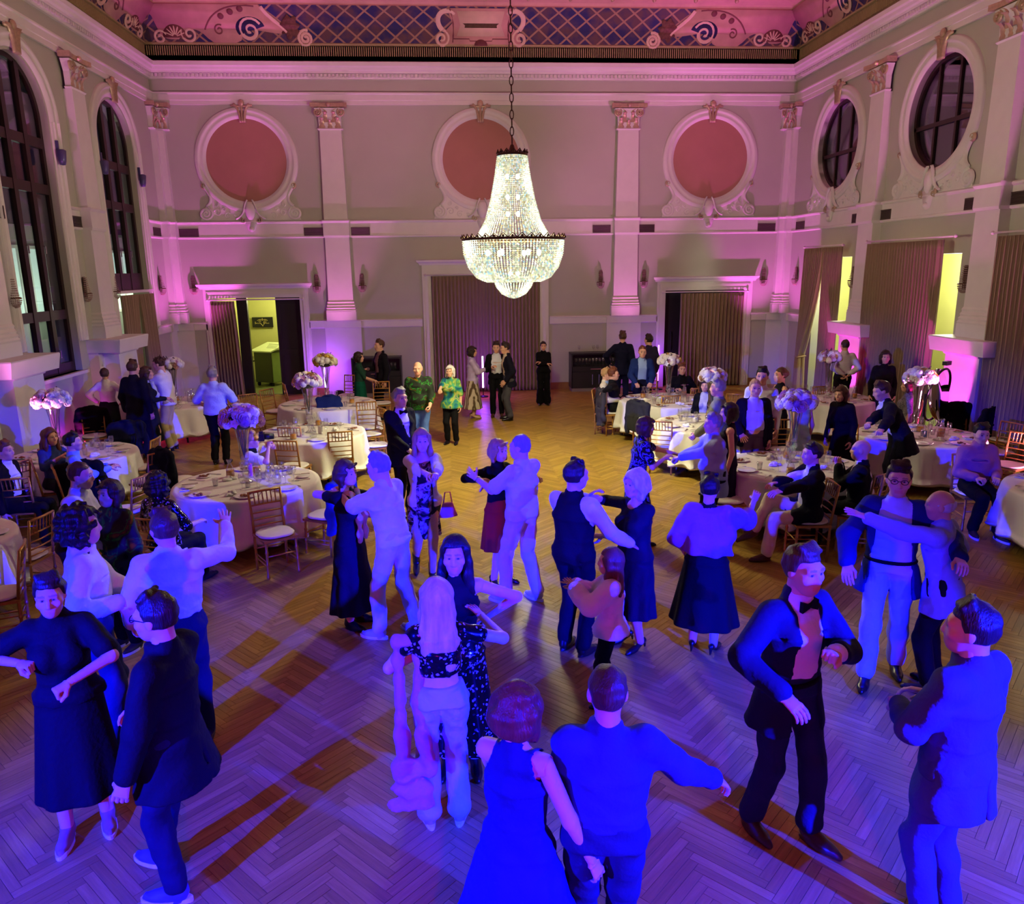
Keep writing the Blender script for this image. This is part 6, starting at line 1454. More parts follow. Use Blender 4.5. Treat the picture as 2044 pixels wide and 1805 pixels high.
for x_, l_ in ((3.5, 'stemmed glass on top of the right bar cabinet, left end'), (3.9, 'stemmed glass on top of the right bar cabinet, middle'), (4.02, 'stemmed glass on top of the right bar cabinet, right end')): ware('wine_glass', x_, YB-.4, 1.072, l_, 'glass', 'glasses on the right bar cabinet')
chair(-2.10, 8.65, 212, CH+'turned out from the nearest left table')
chair(-1.62, 9.27, 62, CH+'carrying the royal blue jacket by the nearest left table')
hung_jacket(-1.62, 9.27, 62, (28, 44, 118), 'royal blue jacket hung on the chair right of the nearest left table', .62)
chair(-2.67, 12.87, -6, CH+'with its back to us at the second left table')
chair(-2.49, 11.83, -14, CH+'between the first and second left tables')
chair(-1.87, 12.40, 12, CH+'with its back to us at the right of the second left table')
chair(-1.66, 14.71, 190, CH+'facing us between the second and third left tables')
chair(-1.36, 13.15, 105, CH+'seen from the side beside the man in the dinner jacket')
chair(-1.57, 14.09, 120, CH+'partly hidden behind the one seen from the side')
chair(-1.64, 17.50, 185, CH+'facing us at the right of the third left table')
chair(-3.83, 16.81, -125, CH+'by itself in front of the lobby doorway')
chair(-3.60, 17.87, -70, CH+'at the left of the third left table')
chair(-2.51, 15.70, 5, CH+'carrying a navy jacket between second and third left tables')
hung_jacket(-2.51, 15.70, 5, (24, 40, 92), 'navy jacket hung on the chair between second and third left tables', .45, sleeves=False)
chair(-2.57, 18.80, 160, CH+'behind the third left table on its right')
chair(-4.15, 16.10, -150, CH+'behind the flower dome of the nearest left table')
chair(-4.85, 12.04, 88, CH+'at the right side of the window table')
chair(-4.42, 11.19, 60, CH+'behind the curly-haired woman')
chair(-5.03, 10.67, 10, CH+'hidden under a big black coat by the window table')
hung_jacket(-5.03, 10.67, 10, (14, 12, 16), 'big black coat hung on the chair in front of the window table', .8)
chair(-6.67, 14.62, 200, CH+'beyond the window table with a dark jacket')
hung_jacket(-6.67, 14.62, 200, (22, 16, 20), 'dark jacket hung on the chair beyond the window table', .5)
chair(-5.62, 13.53, 20, CH+'in front of the standing man in black')
hung_jacket(-5.62, 13.53, 20, (16, 20, 44), 'dark navy jacket hung on the chair by the standing man in black', .55)
chair(-3.98, 11.19, -38, CH+'carrying a dark jacket left of the nearest left table')
hung_jacket(-3.98, 11.19, -38, (14, 16, 30), 'dark jacket hung on the chair left of the nearest left table', .6)
chair(-6.16, 10.81, 60, CH+'pink-lit at the left edge')
chair(-5.57, 10.04, 10, CH+'behind the man in the pale shirt at the left')
chair(-4.62, 8.19, 80, CH+'drawn up to the table cut by the left edge')
chair(-4.33, 7.14, 110, CH+'cut by the left picture edge')
chair(-4.18, 9.77, 75, CH+'tilted beside the curly-haired woman')
chair(-3.15, 8.16, -25, CH+'under the curly-haired woman in sequins')
chair(3.26, 15.63, -88, CH+'under the seated man in the black jumper')
hung_jacket(3.26, 15.63, -88, (64, 62, 66), 'long grey coat hung behind the seated man in the black jumper', .72)
chair(3.12, 15.75, -110, CH+'under the man in the cream jacket')
chair(4.58, 17.66, 180, CH+'gripped by the man in the blue jacket')
chair(4.22, 15.04, 2, CH+'with its back to us at the back right table')
chair(5.02, 15.90, 10, CH+'with its back to us between the two flower domes')
chair(3.60, 14.10, -60, CH+'carrying a dark grey jacket left of the middle right table')
hung_jacket(3.60, 14.10, -60, (40, 40, 42), 'dark grey jacket hung on the chair left of the middle right table', .55)
chair(3.48, 12.49, -30, CH+'with its seat showing beside the dancing woman')
chair(5.40, 14.55, 150, CH+'behind the middle right table')
chair(4.65, 11.79, 90, CH+'between the middle and front right tables')
chair(5.29, 11.88, 178, CH+'behind the front right table at its middle')
chair(6.08, 11.36, 165, CH+'behind the front right table at its right')
chair(3.43, 9.30, -95, CH+'at the left side of the front right table')
chair(4.1, 8.42, 85, CH+'under the seated man reaching out his hand')
chair(4.78, 8.6, 60, CH+'under the bald man seated at the front right table')
chair(4.99, 8.89, 30, CH+'pushed in at the right of the front right table')
chair(6.69, 9.24, 172, CH+'under the man in the purple shirt at the right')
chair(8.50, 11.28, 110, CH+'with its gold back right of the magenta-pedestal table')
chair(8.13, 10.52, 115, CH+'nearest the right curtain')
chair(8.86, 12.64, 185, CH+'in front of the bright magenta pedestal')
hung_jacket(8.86, 12.64, 185, (14, 12, 14), 'black jacket hung on the chair in front of the bright magenta pedestal', .5)
chair(9.20, 12.10, 190, CH+'between the magenta pedestal and the right curtain')
hung_jacket(9.20, 12.10, 190, (12, 12, 14), 'black jacket hung on the chair by the right curtain', .5)
chair(7.62, 15.21, 190, CH+'in front of the tied-back curtain')
chair(8.29, 13.53, 60, CH+'under the woman in the speckled dress')
chair(-5.59, 10.94, -60, CH+'under the woman holding up a phone')
chair(-5.07, 10.46, -60, CH+'under the person in light blue at the window table')
# mirror stand by the right pedestal
t = empty('mirror_stand', (8.35, 12.75, 0), R(30), label='chrome-framed oval mirror on a stand beside the bright magenta pedestal', cat='mirror')
MB().lathe([(0, 0), (.3, 0), (.33, .01), (.33, .03), (0, .03)], 28, (0, 0, 1.15), Matrix(((1, 0, 0), (0, .2, -1), (0, 1.35, .2)))).obj('mirror_disc', mat('mirror_chrome', (.8, .8, .82), .06, 1), t, True)
MB().tube([(.34*math.cos(a), .0-.09*math.sin(a), 1.15+.46*math.sin(a)) for a in np.linspace(0, 6.283, 41)[:-1]], .022, 8, closed=True).obj('rim', mat('black_chrome', (.12, .1, .12), .15, 1), t, True)
for s in (-1, 1): MB().tube([(s*.36, .02, 1.2), (s*.25, .06, .05)], .015, 6).obj('leg', BLK, t); MB().tube([(s*.3, .04, .7), (s*.1, .3, .0)], .012, 6).obj('brace', BLK, t)
MB().box((.25, .02, 1.68), (.16, .08, .07)).obj('camera_box', BLK, t)
# ------------------------------------------------------------------ the guests
BLK_ = (13, 12, 16); NAVY = (18, 20, 46); WHT = (226, 226, 232)
J_ = lambda c, **k: ('jacket', c, dict({'hem': .74, 'flare': .02}, **k))
JO = lambda c, **k: J_(c, **dict({'open': (.075, .1)}, **k))
JB = lambda c, **k: J_(c, **dict({'open': (.085, .05), 'button': .38}, **k))
T_ = lambda c, **k: ('trousers', c, k)
S_ = lambda c, **k: ('shirt', c, k)
# --- nearest dancers
person(0.22, 2.97, -32, 'woman in a sleeveless navy dress with auburn curls, nearest the viewer', 1.66, 1, [('dress', (26, 28, 78), {'hem': .22, 'flare': .2, 'strap': 1, 'sleeve': 0, 'neck': .1, 'folds': 11, 'fold': .07})], ('bouffant', 'auburn'), Rh=(.36, .1, .84), Lh=(-.18, .3, .95), look=(-25, 0))
person(0.61, 2.94, -4, 'man in a dark blue shirt seen from behind, nearest the viewer', 1.74, 0, [S_((44, 50, 104), inf=.02), T_((30, 32, 60))], ('buzz', 'brown'), Lh=(-.12, .3, .96), Lp=(-.35, -1, -.5), Rh=(.6, .25, .98), Rp=(.2, -.5, -1), fat=1.06)
person(-0.14, 4.24, 4, 'girl with long straight blond hair in a black crop top and pale jeans', 1.63, 1, [('top', (20, 18, 30), {'pat': 'sequin', 'crop': 1.12, 'sleeve': .4}), T_((168, 174, 205), flare=.03)], ('long', 'blond'), Rh=('w', 0.13, 4.50, 1.26), hr='open', Lh=('w', -0.23, 4.35, 1.12), hl='grip', shoes=('sneaker', (160, 150, 190)), Lp=(-1, -.4, -.3), Rp=(1, -.4, -.4))
person(-0.03, 4.78, 176, 'dark-haired woman in a black halter top facing us behind the blond girl', 1.7, 1, [('top', BLK_, {'strap': 1, 'sleeve': 0}), ('skirt', (14, 12, 20), {'hem': .2, 'pat': 'sequin', 'flare': .08})], ('wavy', 'black'), Lh=('w', 0.18, 4.85, 1.10), Lp=(-1, -.2, -.5), Rh=(.12, .3, 1.05), Rp=(.5, -.6, -.6), hl='fist', hr='open')
person(-2.39, 4.45, -162, 'woman in a black T-shirt and long black skirt at the lower left', 1.7, 1, [('tee', BLK_, {'hem': .9, 'sleeve': .75}), ('skirt', (10, 10, 14), {'hem': .26, 'flare': .07, 'folds': 7})], ('short', 'dark'), Lh=('w', -2.21, 4.15, 1.14), Lp=(-1, .1, -.2), Rh=('w', -2.53, 4.25, 1.22), Rp=(1, -.3, -.3), hl='fist', hr='fist', shoes=('sneaker', (150, 112, 100)), La=(-.12, .04, .085), Ra=(.1, .12, .085), lean=6)
person(-1.56, 3.84, 78, 'man in a black jacket and glasses facing left at the lower left', 1.78, 0, [S_((40, 40, 60)), T_((22, 22, 38)), J_(BLK_, hem=.68, flare=.07)], ('short', 'dark'), Lh=(-.3, .12, .78), Rh=(.2, .3, 1.0), shoes=('sneaker', (70, 70, 110)), extras=[ex_glasses], La=(-.1, .02, .085), Ra=(.12, .24, .085), look=(0, -6))
person(-2.59, 5.27, -66, 'young man in a white shirt with dark curls looking right', 1.83, 0, [S_(WHT, inf=.024), T_((34, 36, 66))], ('curly', 'black'), Rh=('w', -2.32, 5.10, 1.20), Rp=(.6, -1, -.5), Lh=(-.1, .34, 1.0), hr='fist')
person(-2.00, 5.23, 14, 'young man in a white shirt raising his right hand', 1.8, 0, [S_(WHT, inf=.02), T_((26, 28, 48))], ('short', 'brown'), Rh=('w', -1.76, 5.75, 1.51), Rp=(1, .1, -1), Lh=(-.3, .15, .92), hr='open', look=(30, 0))
person(1.89, 3.97, -158, 'man in a navy suit and bow tie dancing with bent arms', 1.86, 0, [S_(WHT), T_((30, 34, 70)), JO((24, 26, 54), hem=.7, flare=.05)], ('short', 'brown'), Lh=('w', 2.01, 3.70, 1.33), Lp=(-1, -.3, -.6), Rh=('w', 1.66, 3.55, 1.19), Rp=(1, -.6, -.2), hl='fist', hr='relax', La=(-.1, .14, .085), Ra=(.12, -.1, .085), shoes=('loafer', (58, 34, 28)), extras=[ex_bow, ex_belt()], lean=3)
person(2.42, 3.21, 26, 'man in a blue-grey suit seen from behind at the lower right', 1.82, 0, [S_(WHT), T_((62, 68, 112)), J_((66, 72, 118), hem=.7, flare=.03)], ('short', 'dark'), Lh=('w', 2.25, 3.45, 1.15), Lp=(-1, -.5, -.6), hl='fist', Rh=(.2, .28, 1.1), look=(28, 0), fat=1.05)
# --- couples on the floor
person(-.6, 6.86, 62, 'grey-haired man in a white polo shirt slow dancing cheek to cheek', 1.78, 0, [('tee', (218, 218, 232), {'hem': .9, 'sleeve': .85, 'collar': 1}), T_((204, 200, 214))], ('short', 'grey'), Lh=('w', -1.10, 7.07, 1.36), Rh=(.12, .36, 1.1), hl='grip', shoes=('sneaker', (170, 170, 190)), lean=10, look=(8, -16), extras=[ex_watch('l')], La=(-.12, .12, .085), Ra=(.12, -.14, .085))
person(-1.04, 7.12, -112, 'woman in a long dark dress with a white scarf slow dancing', 1.66, 1, [('dress', (16, 16, 40), {'hem': .2, 'flare': .09, 'sleeve': .5}), ('scarf', (215, 215, 225))], ('bob', 'brown'), Rh=('w', -1.10, 7.07, 1.36), Lh=(-.1, .4, 1.38), look=(-12, 0))
person(-0.37, 8.29, -172, 'woman in a white jacket and floral dress holding her hands together', 1.7, 1, [('dress', (20, 20, 40), {'pat': 'floral', 'hem': .5, 'flare': .01, 'sleeve': .4, 'neck': .1}), ('jacket', (222, 216, 230), {'hem': .86, 'open': (.07, .1), 'sleeve': 1.85, 'collar': 0, 'vent': 0})], ('long', 'fair'), Lh=('w', -0.21, 7.75, 1.33), Rh=('w', -0.28, 7.75, 1.32), Lp=(-1, -.2, -1), Rp=(1, -.2, -1), hl='grip', hr='grip', shoes=('boot', (20, 20, 26)), La=(-.06, .05, .085), Ra=(.1, -.2, .16))
person(0.65, 7.53, 46, 'bald man in a white short-sleeved shirt and pale trousers dancing', 1.77, 0, [('tee', (214, 210, 232), {'hem': .93, 'sleeve': .8, 'collar': 1}), T_((216, 188, 206))], ('buzz', 'grey'), Lh=('w', 0.20, 7.70, 1.29), Lp=(-.4, -.5, -1), hl='open', lroll=60, Rh=(.05, .42, 1.15), shoes=('sneaker', (190, 190, 210)), look=(15, 0), La=(-.16, .1, .085), Ra=(.1, -.12, .085), extras=[ex_watch('l')], fat=1.08)
person(.44, 8.02, -140, 'woman in a black top and rust red skirt dancing behind the bald man', 1.62, 1, [('shirt', BLK_), ('skirt', (168, 46, 22), {'hem': .45, 'flare': .05})], ('bob', 'fair'), Rh=('w', 0.24, 7.85, 1.23), Lh=(-.3, .3, 1.3), shoes=('heel', (30, 14, 14)))
person(1.00, 6.35, -44, 'man in a black waistcoat and white shirt seen from behind', 1.78, 0, [S_(WHT, inf=.018), ('vest', BLK_, {'hem': .86}), T_(BLK_)], ('short', 'dark'), Rh=('w', 1.48, 6.29, 1.04), Rp=(.5, -1, -.6), Lh=('w', 1.16, 6.68, 1.36), shoes=('loafer', BLK_), look=(-15, 0), fat=1.06)
person(1.56, 6.43, 118, 'white-haired woman in a dark dress dancing with the man in the waistcoat', 1.66, 1, [('dress', (18, 18, 34), {'hem': .35, 'flare': .04, 'sleeve': 1.2, 'neck': .08})], ('bouffant', 'white'), Lh=('w', 1.26, 6.34, 1.10), Rh=('w', 1.17, 6.68, 1.36), shoes=('heel', (16, 14, 18)), fat=1.1)
person(1.15, 5.47, 74, 'little girl with long brown hair in a white blouse clapping', 1.3, 1, [('blouse', (236, 226, 242), {'hem': .84, 'flare': .05, 'puff': .03, 'inf': .03}), T_(BLK_, flare=.04)], ('long', 'auburn'), Lh=(-.1, .36, 1.34), Rh=(.02, .38, 1.32), hl='open', hr='open')
person(2.16, 6.27, -30, 'short-haired woman in a mauve shawl and long black skirt seen from behind', 1.64, 1, [('top', BLK_, {'sleeve': .9}), ('skirt', BLK_, {'hem': .3, 'flare': .12, 'folds': 8}), ('shawl', (152, 96, 136), {'hem': 1.02, 'arm': 1.15})], ('short', 'black'), Rh=('w', 2.63, 6.45, 1.34), Rp=(.3, -.4, -1), Lh=(-.24, .1, .95), shoes=('heel', (14, 12, 18)), fat=1.08)
person(2.25, 9.08, -84, 'woman in a black dress with blue swirls holding both her partner\'s hands', 1.62, 1, [('dress', BLK_, {'pat': 'swirl', 'hem': .38, 'flare': .06, 'sleeve': .75, 'neck': .08})], ('bob', 'brown'), Rh=('w', 2.52, 9.00, 1.11), Lh=('w', 2.75, 9.25, 1.09), lean=10, shoes=('heel', (16, 12, 16)), hip=(0, -.06, 0))
person(3.10, 8.85, 90, 'man in a pale suit jacket facing left, holding his partner\'s hands', 1.68, 0, [S_(WHT), T_((24, 24, 30)), J_((158, 166, 210), hem=.7, flare=.02)], ('short', 'grey'), Lh=('w', 2.63, 9.05, 1.08), Rh=('w', 2.84, 9.35, 1.06), hl='grip', hr='grip', lean=4, fat=1.1)
person(3.47, 5.66, 152, 'dark-haired man in glasses, open navy jacket and pale trousers dancing', 1.86, 0, [S_((176, 190, 226)), T_((178, 184, 220)), JO((22, 32, 92), hem=.72, flare=.06, open=(.1, .15))], ('short', 'dark'), Rh=('w', 3.02, 5.50, 1.10), Rp=(1, -.5, -.3), Lh=(-.42, .25, 1.15), shoes=('loafer', BLK_), extras=[ex_glasses, ex_belt()], La=(-.12, -.16, .085), Ra=(.1, .14, .085))
person(3.78, 5.42, 42, 'bald man in a light blue jacket raising his left hand', 1.68, 0, [S_(WHT), T_(BLK_), J_((136, 146, 214), hem=.72, flare=.04)], ('fringe', 'white'), Lh=('w', 3.11, 5.50, 1.48), Lp=(-.6, -.3, -1), hl='open', Rh=(.3, .25, 1.2), lean=8, look=(20, 0), extras=[ex_watch('l')])
# --- left side
person(-3.15, 8.16, -25, 'woman with black curls in a dark sequinned top seated from behind', 1.66, 1, [('tee', (24, 14, 24), {'pat': 'sequin', 'sleeve': 1.0, 'hem': .95}), T_(BLK_)], ('curly', 'black'), seat=.47, Lh=(-.25, .3, .78), Rh=(.25, .3, .78), fat=1.2)
person(-3.57, 7.10, -84, 'man in a pale shirt leaning forward at the left', 1.74, 0, [S_((206, 206, 222), inf=.022), T_((28, 28, 40))], ('buzz', 'brown'), lean=14, Rh=(.2, .36, 1.0), Lh=(-.1, .4, .95))
person(-3.07, 6.89, 150, 'woman in a dark patterned blouse behind the young man with curls', 1.6, 1, [('blouse', (40, 50, 60), {'pat': 'leaf', 'hem': .8, 'sleeve': 1.4}), T_(BLK_)], ('bob', 'dark'), shoes=('sneaker', (30, 30, 50)))
person(-5.59, 10.94, -118, 'seated woman with long auburn hair holding up a phone', 1.66, 1, [('shirt', (46, 58, 112), {'sleeve': 1.5}), T_((30, 30, 40))], ('wavy', 'auburn'), seat=.47, Rh=(.12, .34, 1.02), Lh=(-.1, .34, 1.0), hr='grip', hl='open')
person(-5.07, 10.46, -62, 'seated person in a light blue shirt at the window table', 1.7, 0, [S_((126, 168, 226)), T_((30, 30, 40))], ('short', 'black'), seat=.47, Rh=(.1, .4, .85), Lh=(-.1, .4, .85))
person(-5.68, 9.98, -92, 'seated person in a dark jacket cut by the left edge', 1.72, 0, [S_(WHT), J_((18, 14, 18), open=(.08, .08)), T_(BLK_)], ('short', 'auburn'), seat=.47)
person(-6.78, 15.64, 6, 'waitress in a white shirt and black apron seen from behind', 1.6, 1, [S_((232, 226, 222), inf=.02), T_(BLK_), ('skirt', (16, 14, 16), {'hem': .62, 'flare': .01, 'name': 'apron', 'inf': .024, 'fold': .02})], ('bun', 'brown'), Lh=(-.26, .1, 1.02), Rh=(.26, .1, 1.02), Lp=(-1, -.6, 0), Rp=(1, -.6, 0))
person(-5.80, 14.54, -16, 'tall man in a black suit seen from behind among the standing group', 1.85, 0, [S_(WHT), T_((18, 18, 26)), J_((20, 20, 30), hem=.7)], ('short', 'brown'), fat=1.1)
person(-5.70, 14.86, -74, 'woman with a brown bob in a dark dress looking up at the young man', 1.7, 1, [('dress', (22, 26, 36), {'hem': .3, 'flare': .05, 'sleeve': 1.9}), ('scarf', (190, 200, 210))], ('bob', 'brown'), Rh=(.05, .3, 1.12), Lh=(-.05, .3, 1.1), hr='grip', look=(0, 12))
person(-5.53, 15.34, 86, 'young man in a white shirt and khaki trousers leaning in to greet her', 1.83, 0, [('shirt', (226, 226, 238), {'hem': .84, 'inf': .02}), T_((188, 170, 122))], ('spiky', 'brown'), Lh=(-.05, .5, 1.3), lean=8, look=(0, -12))
person(-4.25, 14.02, -4, 'stocky man in a light blue short-sleeved shirt seen from behind', 1.76, 0, [('tee', (178, 192, 236), {'hem': .9, 'sleeve': .9, 'collar': 1}), T_(BLK_)], ('short', 'grey'), fat=1.16, Rh=(.28, .28, 1.12), Lh=(-.3, .2, 1.05))
person(-2.92, 11.07, -84, 'crouching photographer in a black vest behind the nearest left table', 1.7, 1, [('tee', (226, 226, 230), {'sleeve': .6}), ('vest', BLK_, {'hem': .95}), T_(BLK_)], ('short', 'fair'), seat=.3, Rh=(.1, .26, .98), Lh=(-.08, .28, .98), Rp=(1, 0, -1), hr='grip', hl='grip', La=(-.12, .35, .085), Ra=(.12, .1, .085), look=(0, 0), extras=[ex_glasses])
# --- back of the hall
person(-2.13, 17.71, -82, 'woman in a dark green top and emerald skirt by the left bar', 1.6, 1, [('shirt', (34, 70, 54), {'sleeve': 1.0}), ('skirt', (8, 84, 62), {'hem': .2, 'flare': .05})], ('bob', 'dark'), Rh=(.05, .34, 1.05), Lh=(-.1, .3, 1.0))
person(-1.67, 18.06, 118, 'tall man in a black suit facing the woman in green', 1.84, 0, [S_((120, 84, 92)), T_(BLK_), JO((18, 16, 24), hem=.7)], ('short', 'brown'), Rh=(.1, .3, 1.12), hr='grip')
person(-0.65, 14.18, 176, 'bald man in a dark green printed T-shirt and jeans', 1.76, 0, [('tee', (36, 42, 34), {'pat': 'leaf', 'hem': .86, 'sleeve': 1.5}), T_((76, 106, 158))], ('fringe', 'white'), Lh=('w', -0.45, 13.87, 0.98), hl='grip', fat=1.16)
person(-0.07, 15.15, 162, 'white-haired woman in a blue-green tie-dye blouse and black trousers', 1.56, 1, [('blouse', (30, 120, 130), {'pat': 'tiedye', 'hem': .8, 'flare': .04, 'sleeve': .95}), T_(BLK_)], ('bob', 'white'), Rh=('w', -0.43, 13.87, 0.98), shoes=('loafer', BLK_), fat=1.16)
person(0.42, 17.88, -86, 'woman in a lilac blouse and snakeskin-print skirt', 1.66, 1, [('blouse', (196, 178, 218), {'hem': .8}), ('skirt', (196, 180, 150), {'pat': 'snake', 'hem': .24, 'flare': .09})], ('bob', 'dark'), Rh=(.05, .34, 1.2), shoes=('heel', (196, 150, 120)), look=(0, -8))
person(0.99, 17.92, 176, 'man in a white shirt and black jacket facing us by the violet tube', 1.76, 0, [S_(WHT), T_(BLK_), JO(BLK_, open=(.1, .13))], ('short', 'dark'), Rh=(.1, .28, 1.2), lean=5, shoes=('loafer', (84, 46, 30)), look=(0, -14))
person(1.25, 17.51, 98, 'man in a navy jacket and grey trousers with a hand in his pocket', 1.78, 0, [S_((206, 190, 160)), T_((74, 74, 80)), JO((20, 20, 36))], ('short', 'dark'), lean=7, Lh=(-.2, .12, .92), look=(0, -10))
person(2.25, 19.40, 178, 'woman all in black with crossed arms by the end wall', 1.6, 1, [('shirt', BLK_, {}), T_((10, 10, 12), flare=.05, inf=.02)], ('bun', 'dark'), Lh=(.08, .2, 1.2), Rh=(-.08, .22, 1.16), Lp=(-1, .1, -.8), Rp=(1, .1, -.8))
person(4.14, 18.86, -8, 'tall man in a navy suit seen from behind by the right bar', 1.85, 0, [S_(WHT), T_((20, 22, 50)), J_((20, 22, 48))], ('short', 'brown'), Lh=(-.3, .15, 1.0), Lp=(-1, -.5, 0))
person(4.69, 18.44, 24, 'man in a dark plum jacket behind the man in the blue jacket', 1.8, 0, [S_(WHT), T_((22, 20, 34)), J_((44, 34, 62))], ('short', 'dark'))
person(4.02, 16.43, 176, 'man in an open blue jacket leaning on a chair back', 1.76, 0, [S_((156, 184, 214)), T_((20, 22, 40)), JO((30, 50, 104))], ('buzz', 'auburn'), lean=10, Lh=(-.16, .3, .98), Rh=(.16, .3, .98), hl='grip', hr='grip')
person(3.24, 15.63, -88, 'seated man in a black jumper with his arm over the chair back', 1.78, 0, [S_((20, 20, 26), inf=.02), T_((14, 14, 18))], ('short', 'auburn'), seat=.47, Rh=(.2, -.22, .92), Rp=(1, -.3, .2), Lh=(-.1, .3, .72), La=(-.1, .4, .085), Ra=(.02, .62, .32), shoes=('sneaker', (60, 70, 90)), look=(-10, 0))
person(3.12, 15.75, -112, 'seated man in a cream jacket and light blue shirt', 1.74, 0, [S_((150, 174, 214)), J_((222, 216, 194), open=(.08, .08)), T_((60, 60, 70))], ('short', 'fair'), seat=.47, Lh=(-.15, .3, .75), Rh=(.15, .3, .75))
person(4.91, 16.41, 178, 'seated person in black behind the back right table', 1.7, 0, [S_((14, 12, 16)), T_(BLK_)], ('short', 'auburn'), seat=.47, Lh=(-.2, .3, .85), Rh=(.2, .3, .85), fat=1.15)
person(4.69, 14.13, 150, 'seated person in a dark jacket half hidden by a flower dome', 1.66, 1, [S_((190, 190, 205)), J_(BLK_, open=(.07, .08)), T_(BLK_)], ('bob', 'dark'), seat=.47)
person(3.88, 11.08, 62, 'man in a grey suit at the middle right table', 1.76, 0, [S_((190, 180, 210)), T_((120, 122, 116)), J_((126, 128, 122), hem=.7, flare=.04)], ('short', 'grey'), Lh=(-.2, .25, .95), fat=1.06)
person(3.48, 9.49, 74, 'dark-haired woman with bare arms behind the man in the pale suit', 1.68, 1, [('dress', (26, 20, 40), {'hem': .4, 'strap': 1, 'sleeve': 0})], ('bob', 'dark'))
person(4.39, 10.99, 174, 'man in an open navy jacket and lilac shirt facing us', 1.76, 0, [S_((196, 186, 226)), T_((96, 80, 92)), JO((18, 18, 36), open=(.1, .14))], ('buzz', 'fair'), Rh=(.24, .26, 1.0), hr='open', extras=[ex_belt()], fat=1.1)
person(4.73, 11.57, 150, 'man in a white shirt behind the man in lilac', 1.85, 0, [S_(WHT), T_(BLK_)], ('short', 'black'))
person(5.43, 12.50, 96, 'woman in a dark sleeveless dress near the front right flowers', 1.72, 1, [('dress', (18, 18, 34), {'hem': .4, 'strap': 1, 'sleeve': 0})], ('bun', 'brown'), Lh=(-.2, .25, 1.0))
person(5.25, 11.25, 20, 'woman in a long pale green dress behind the front right flowers', 1.56, 1, [('dress', (172, 214, 200), {'hem': .2, 'flare': .1, 'strap': 1, 'sleeve': 0})], ('bun', 'brown'))
person(8.53, 16.43, -6, 'waiter in a white shirt and dark trousers standing by the far magenta pedestal', 1.78, 0, [S_((216, 208, 206), inf=.02), T_((26, 20, 28))], ('buzz', 'brown'), Lh=(-.06, -.16, 1.02), Rh=(.06, -.16, 1.0), Lp=(-1, -.3, 0), Rp=(1, -.3, 0))
person(8.35, 14.49, 160, 'person in black standing in front of the long right curtain', 1.74, 1, [('dress', (16, 12, 16), {'hem': .4, 'sleeve': 1.9, 'flare': .05})], ('bob', 'dark'), fat=1.1)
person(8.29, 13.53, 66, 'seated woman in a speckled grey dress by the long curtain', 1.66, 1, [('dress', (110, 106, 110), {'pat': 'speckle', 'hem': .5, 'sleeve': .9, 'len': 1.3})], ('bob', 'auburn'), seat=.47)
person(6.3, 10.35, 74, 'man in a dark suit bending over the front right table', 1.84, 0, [S_((200, 200, 226)), T_((18, 18, 28)), JO((20, 20, 34), hem=.68, flare=.05, open=(.07, .12))], ('short', 'brown'), lean=28, Lh=('w', 5.43, 9.48, 1.05), Rh=('w', 5.13, 9.61, 0.95), hl='fist', hr='grip', fat=1.06, look=(0, -20))
person(5.93, 11.23, 120, 'woman in dark clothes behind the bending man', 1.62, 1, [('shirt', (22, 16, 20), {'inf': .025}), ('skirt', (20, 14, 18), {'hem': .3})], ('bob', 'brown'), lean=16)
person(4.1, 8.42, 86, 'seated man in a black jacket and pale trousers reaching out to the shawl woman', 1.78, 0, [S_(WHT), T_((206, 198, 160)), J_((16, 16, 22), open=(.06, .06))], ('short', 'dark'), seat=.47, Lh=('w', 3.22, 7.90, 0.88), Rh=('w', 3.61, 8.31, 0.95), La=(-.12, .5, .085), Ra=(.0, .62, .34), shoes=('loafer', (88, 44, 32)))
person(4.78, 8.6, 58, 'bald man in a black jacket seated with his hands at his mouth', 1.74, 0, [S_(WHT), J_((16, 16, 22), open=(.06, .06)), T_(BLK_)], None, seat=.47, Lh=(-.05, .24, 1.04), Rh=(.05, .24, 1.04), hl='grip', hr='grip')
person(6.69, 9.24, 172, 'man in a mauve shirt seated at the right with a dark cap in his lap', 1.78, 0, [S_((168, 104, 136), inf=.022), T_(BLK_)], ('short', 'black'), seat=.47, Lh=(-.12, .26, .72), Rh=(.12, .26, .72), hl='grip', hr='grip', shoes=('sneaker', (24, 24, 34)), La=(-.1, .5, .085), Ra=(.14, .36, .085), look=(0, -28))
person(-0.76, 10.64, -138, 'man in a dinner jacket and bow tie at the second left table', 1.8, 0, [S_(WHT), T_(BLK_), JB((18, 18, 28), hem=.7)], ('short', 'grey'), extras=[ex_bow], Rh=(.15, .3, 1.0), fat=1.1)
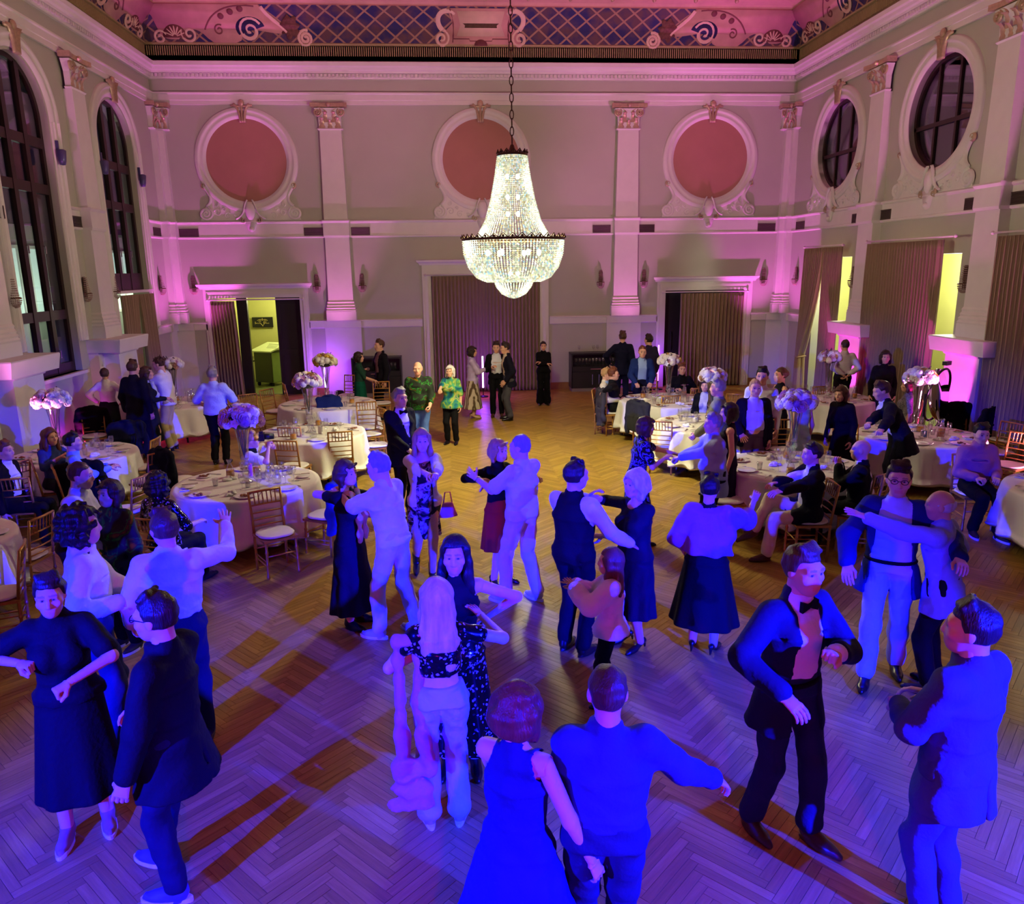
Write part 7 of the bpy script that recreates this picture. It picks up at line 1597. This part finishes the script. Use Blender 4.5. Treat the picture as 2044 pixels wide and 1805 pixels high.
# --- things they hold or wear loosely
def held_things():
    x_, y_ = -2.72, 10.94
    t = empty('photo_camera', (x_, y_, 1.12), R(-84), label='black camera held up by the crouching photographer', cat='camera')
    MB().box((0, 0, 0), (.15, .07, .1)).obj('camera_body', BLK, t); MB().lathe([(.04, .03), (.045, .06), (.04, .16), (.036, .15)], 14, (0, 0, 0), Matrix.Rotation(R(-90), 3, 'X')).obj('lens', BLK, t, True); MB().box((0, -.01, .06), (.05, .05, .03)).obj('viewfinder', BLK, t)
    x_, y_ = -5.69, 10.92
    t = empty('smartphone', (x_, y_, 1.0), R(30), label='phone held up by the seated auburn-haired woman', cat='phone'); MB().box((0, 0, .05), (.075, .01, .15)).obj('case', BLK, t); MB().box((0, -.007, .05), (.068, .004, .14)).obj('screen', mat('phone_black'), t)
    x_, y_ = -0.11, 8.11
    t = empty('handbag', (x_, y_+.05, .72), R(20), label='pink pleated handbag at the hip of the woman in the white jacket', cat='handbag')
    F = Field((-.13, -.06, -.02), (.13, .06, .22), .011); F.ell((0, 0, .02), (0, 0, .18), (.11, .045), (.06, .02), (1, 0, 0), 0, fn=lambda a, s: 1+.07*np.sin(14*a)); link('pouch', np_mesh('pouch', [F.net()], cloth((224, 120, 156))), t); MB().tube([(-.05, 0, .18), (-.03, 0, .3), (.03, 0, .3), (.05, 0, .18)], .008, 6).obj('strap', cloth((224, 120, 156)), t, True)
    x_, y_ = 6.84, 9.38
    t = empty('cap', (x_, y_, .66), label='dark flat cap held in the lap of the man in mauve', cat='cap'); F = Field((-.14, -.14, -.02), (.14, .16, .12), .012); F.ball((0, 0, .02), (.12, .12, .07), 0); F.ell((0, -.1, .01), (0, -.1, .025), (.09, .07), (.09, .07), (1, 0, 0), .02); link('crown', np_mesh('crown', [F.net()], cloth((22, 20, 26))), t)
    # long scarf hanging from the blond girl's arm
    x_, y_ = -0.25, 4.29
    t = empty('shawl', (x_-.1, y_-.1, 0), label='long mauve and orange shawl hanging from the blond girl\'s arm', cat='shawl')
    F = Field((-.2, -.14, .1), (.3, .14, 1.4), .013); F.cap((-.02, 0, 1.28), (.12, .03, 1.26), .035, .035, .02)
    F.cap((-.03, 0, 1.28), (-.03, 0, .75), .028, .035, .02); F.cap((-.03, 0, .75), (-.02, -.02, .4), .035, .06, .03); F.cap((.1, .03, 1.26), (.08, .0, .85), .03, .035, .02); F.cap((.08, 0, .85), (.13, -.02, .45), .035, .05, .03); F.ell((.02, -.02, .5), (.03, -.03, .18), (.09, .03), (.14, .045), (1, 0, 0), .03, fn=lambda a, s: 1+.06*np.sin(8*a)); F.wrinkle(.008, 40, 4)
    link('cloth', np_mesh('cloth', [F.net()], cloth((190, 120, 130))), t)
held_things()
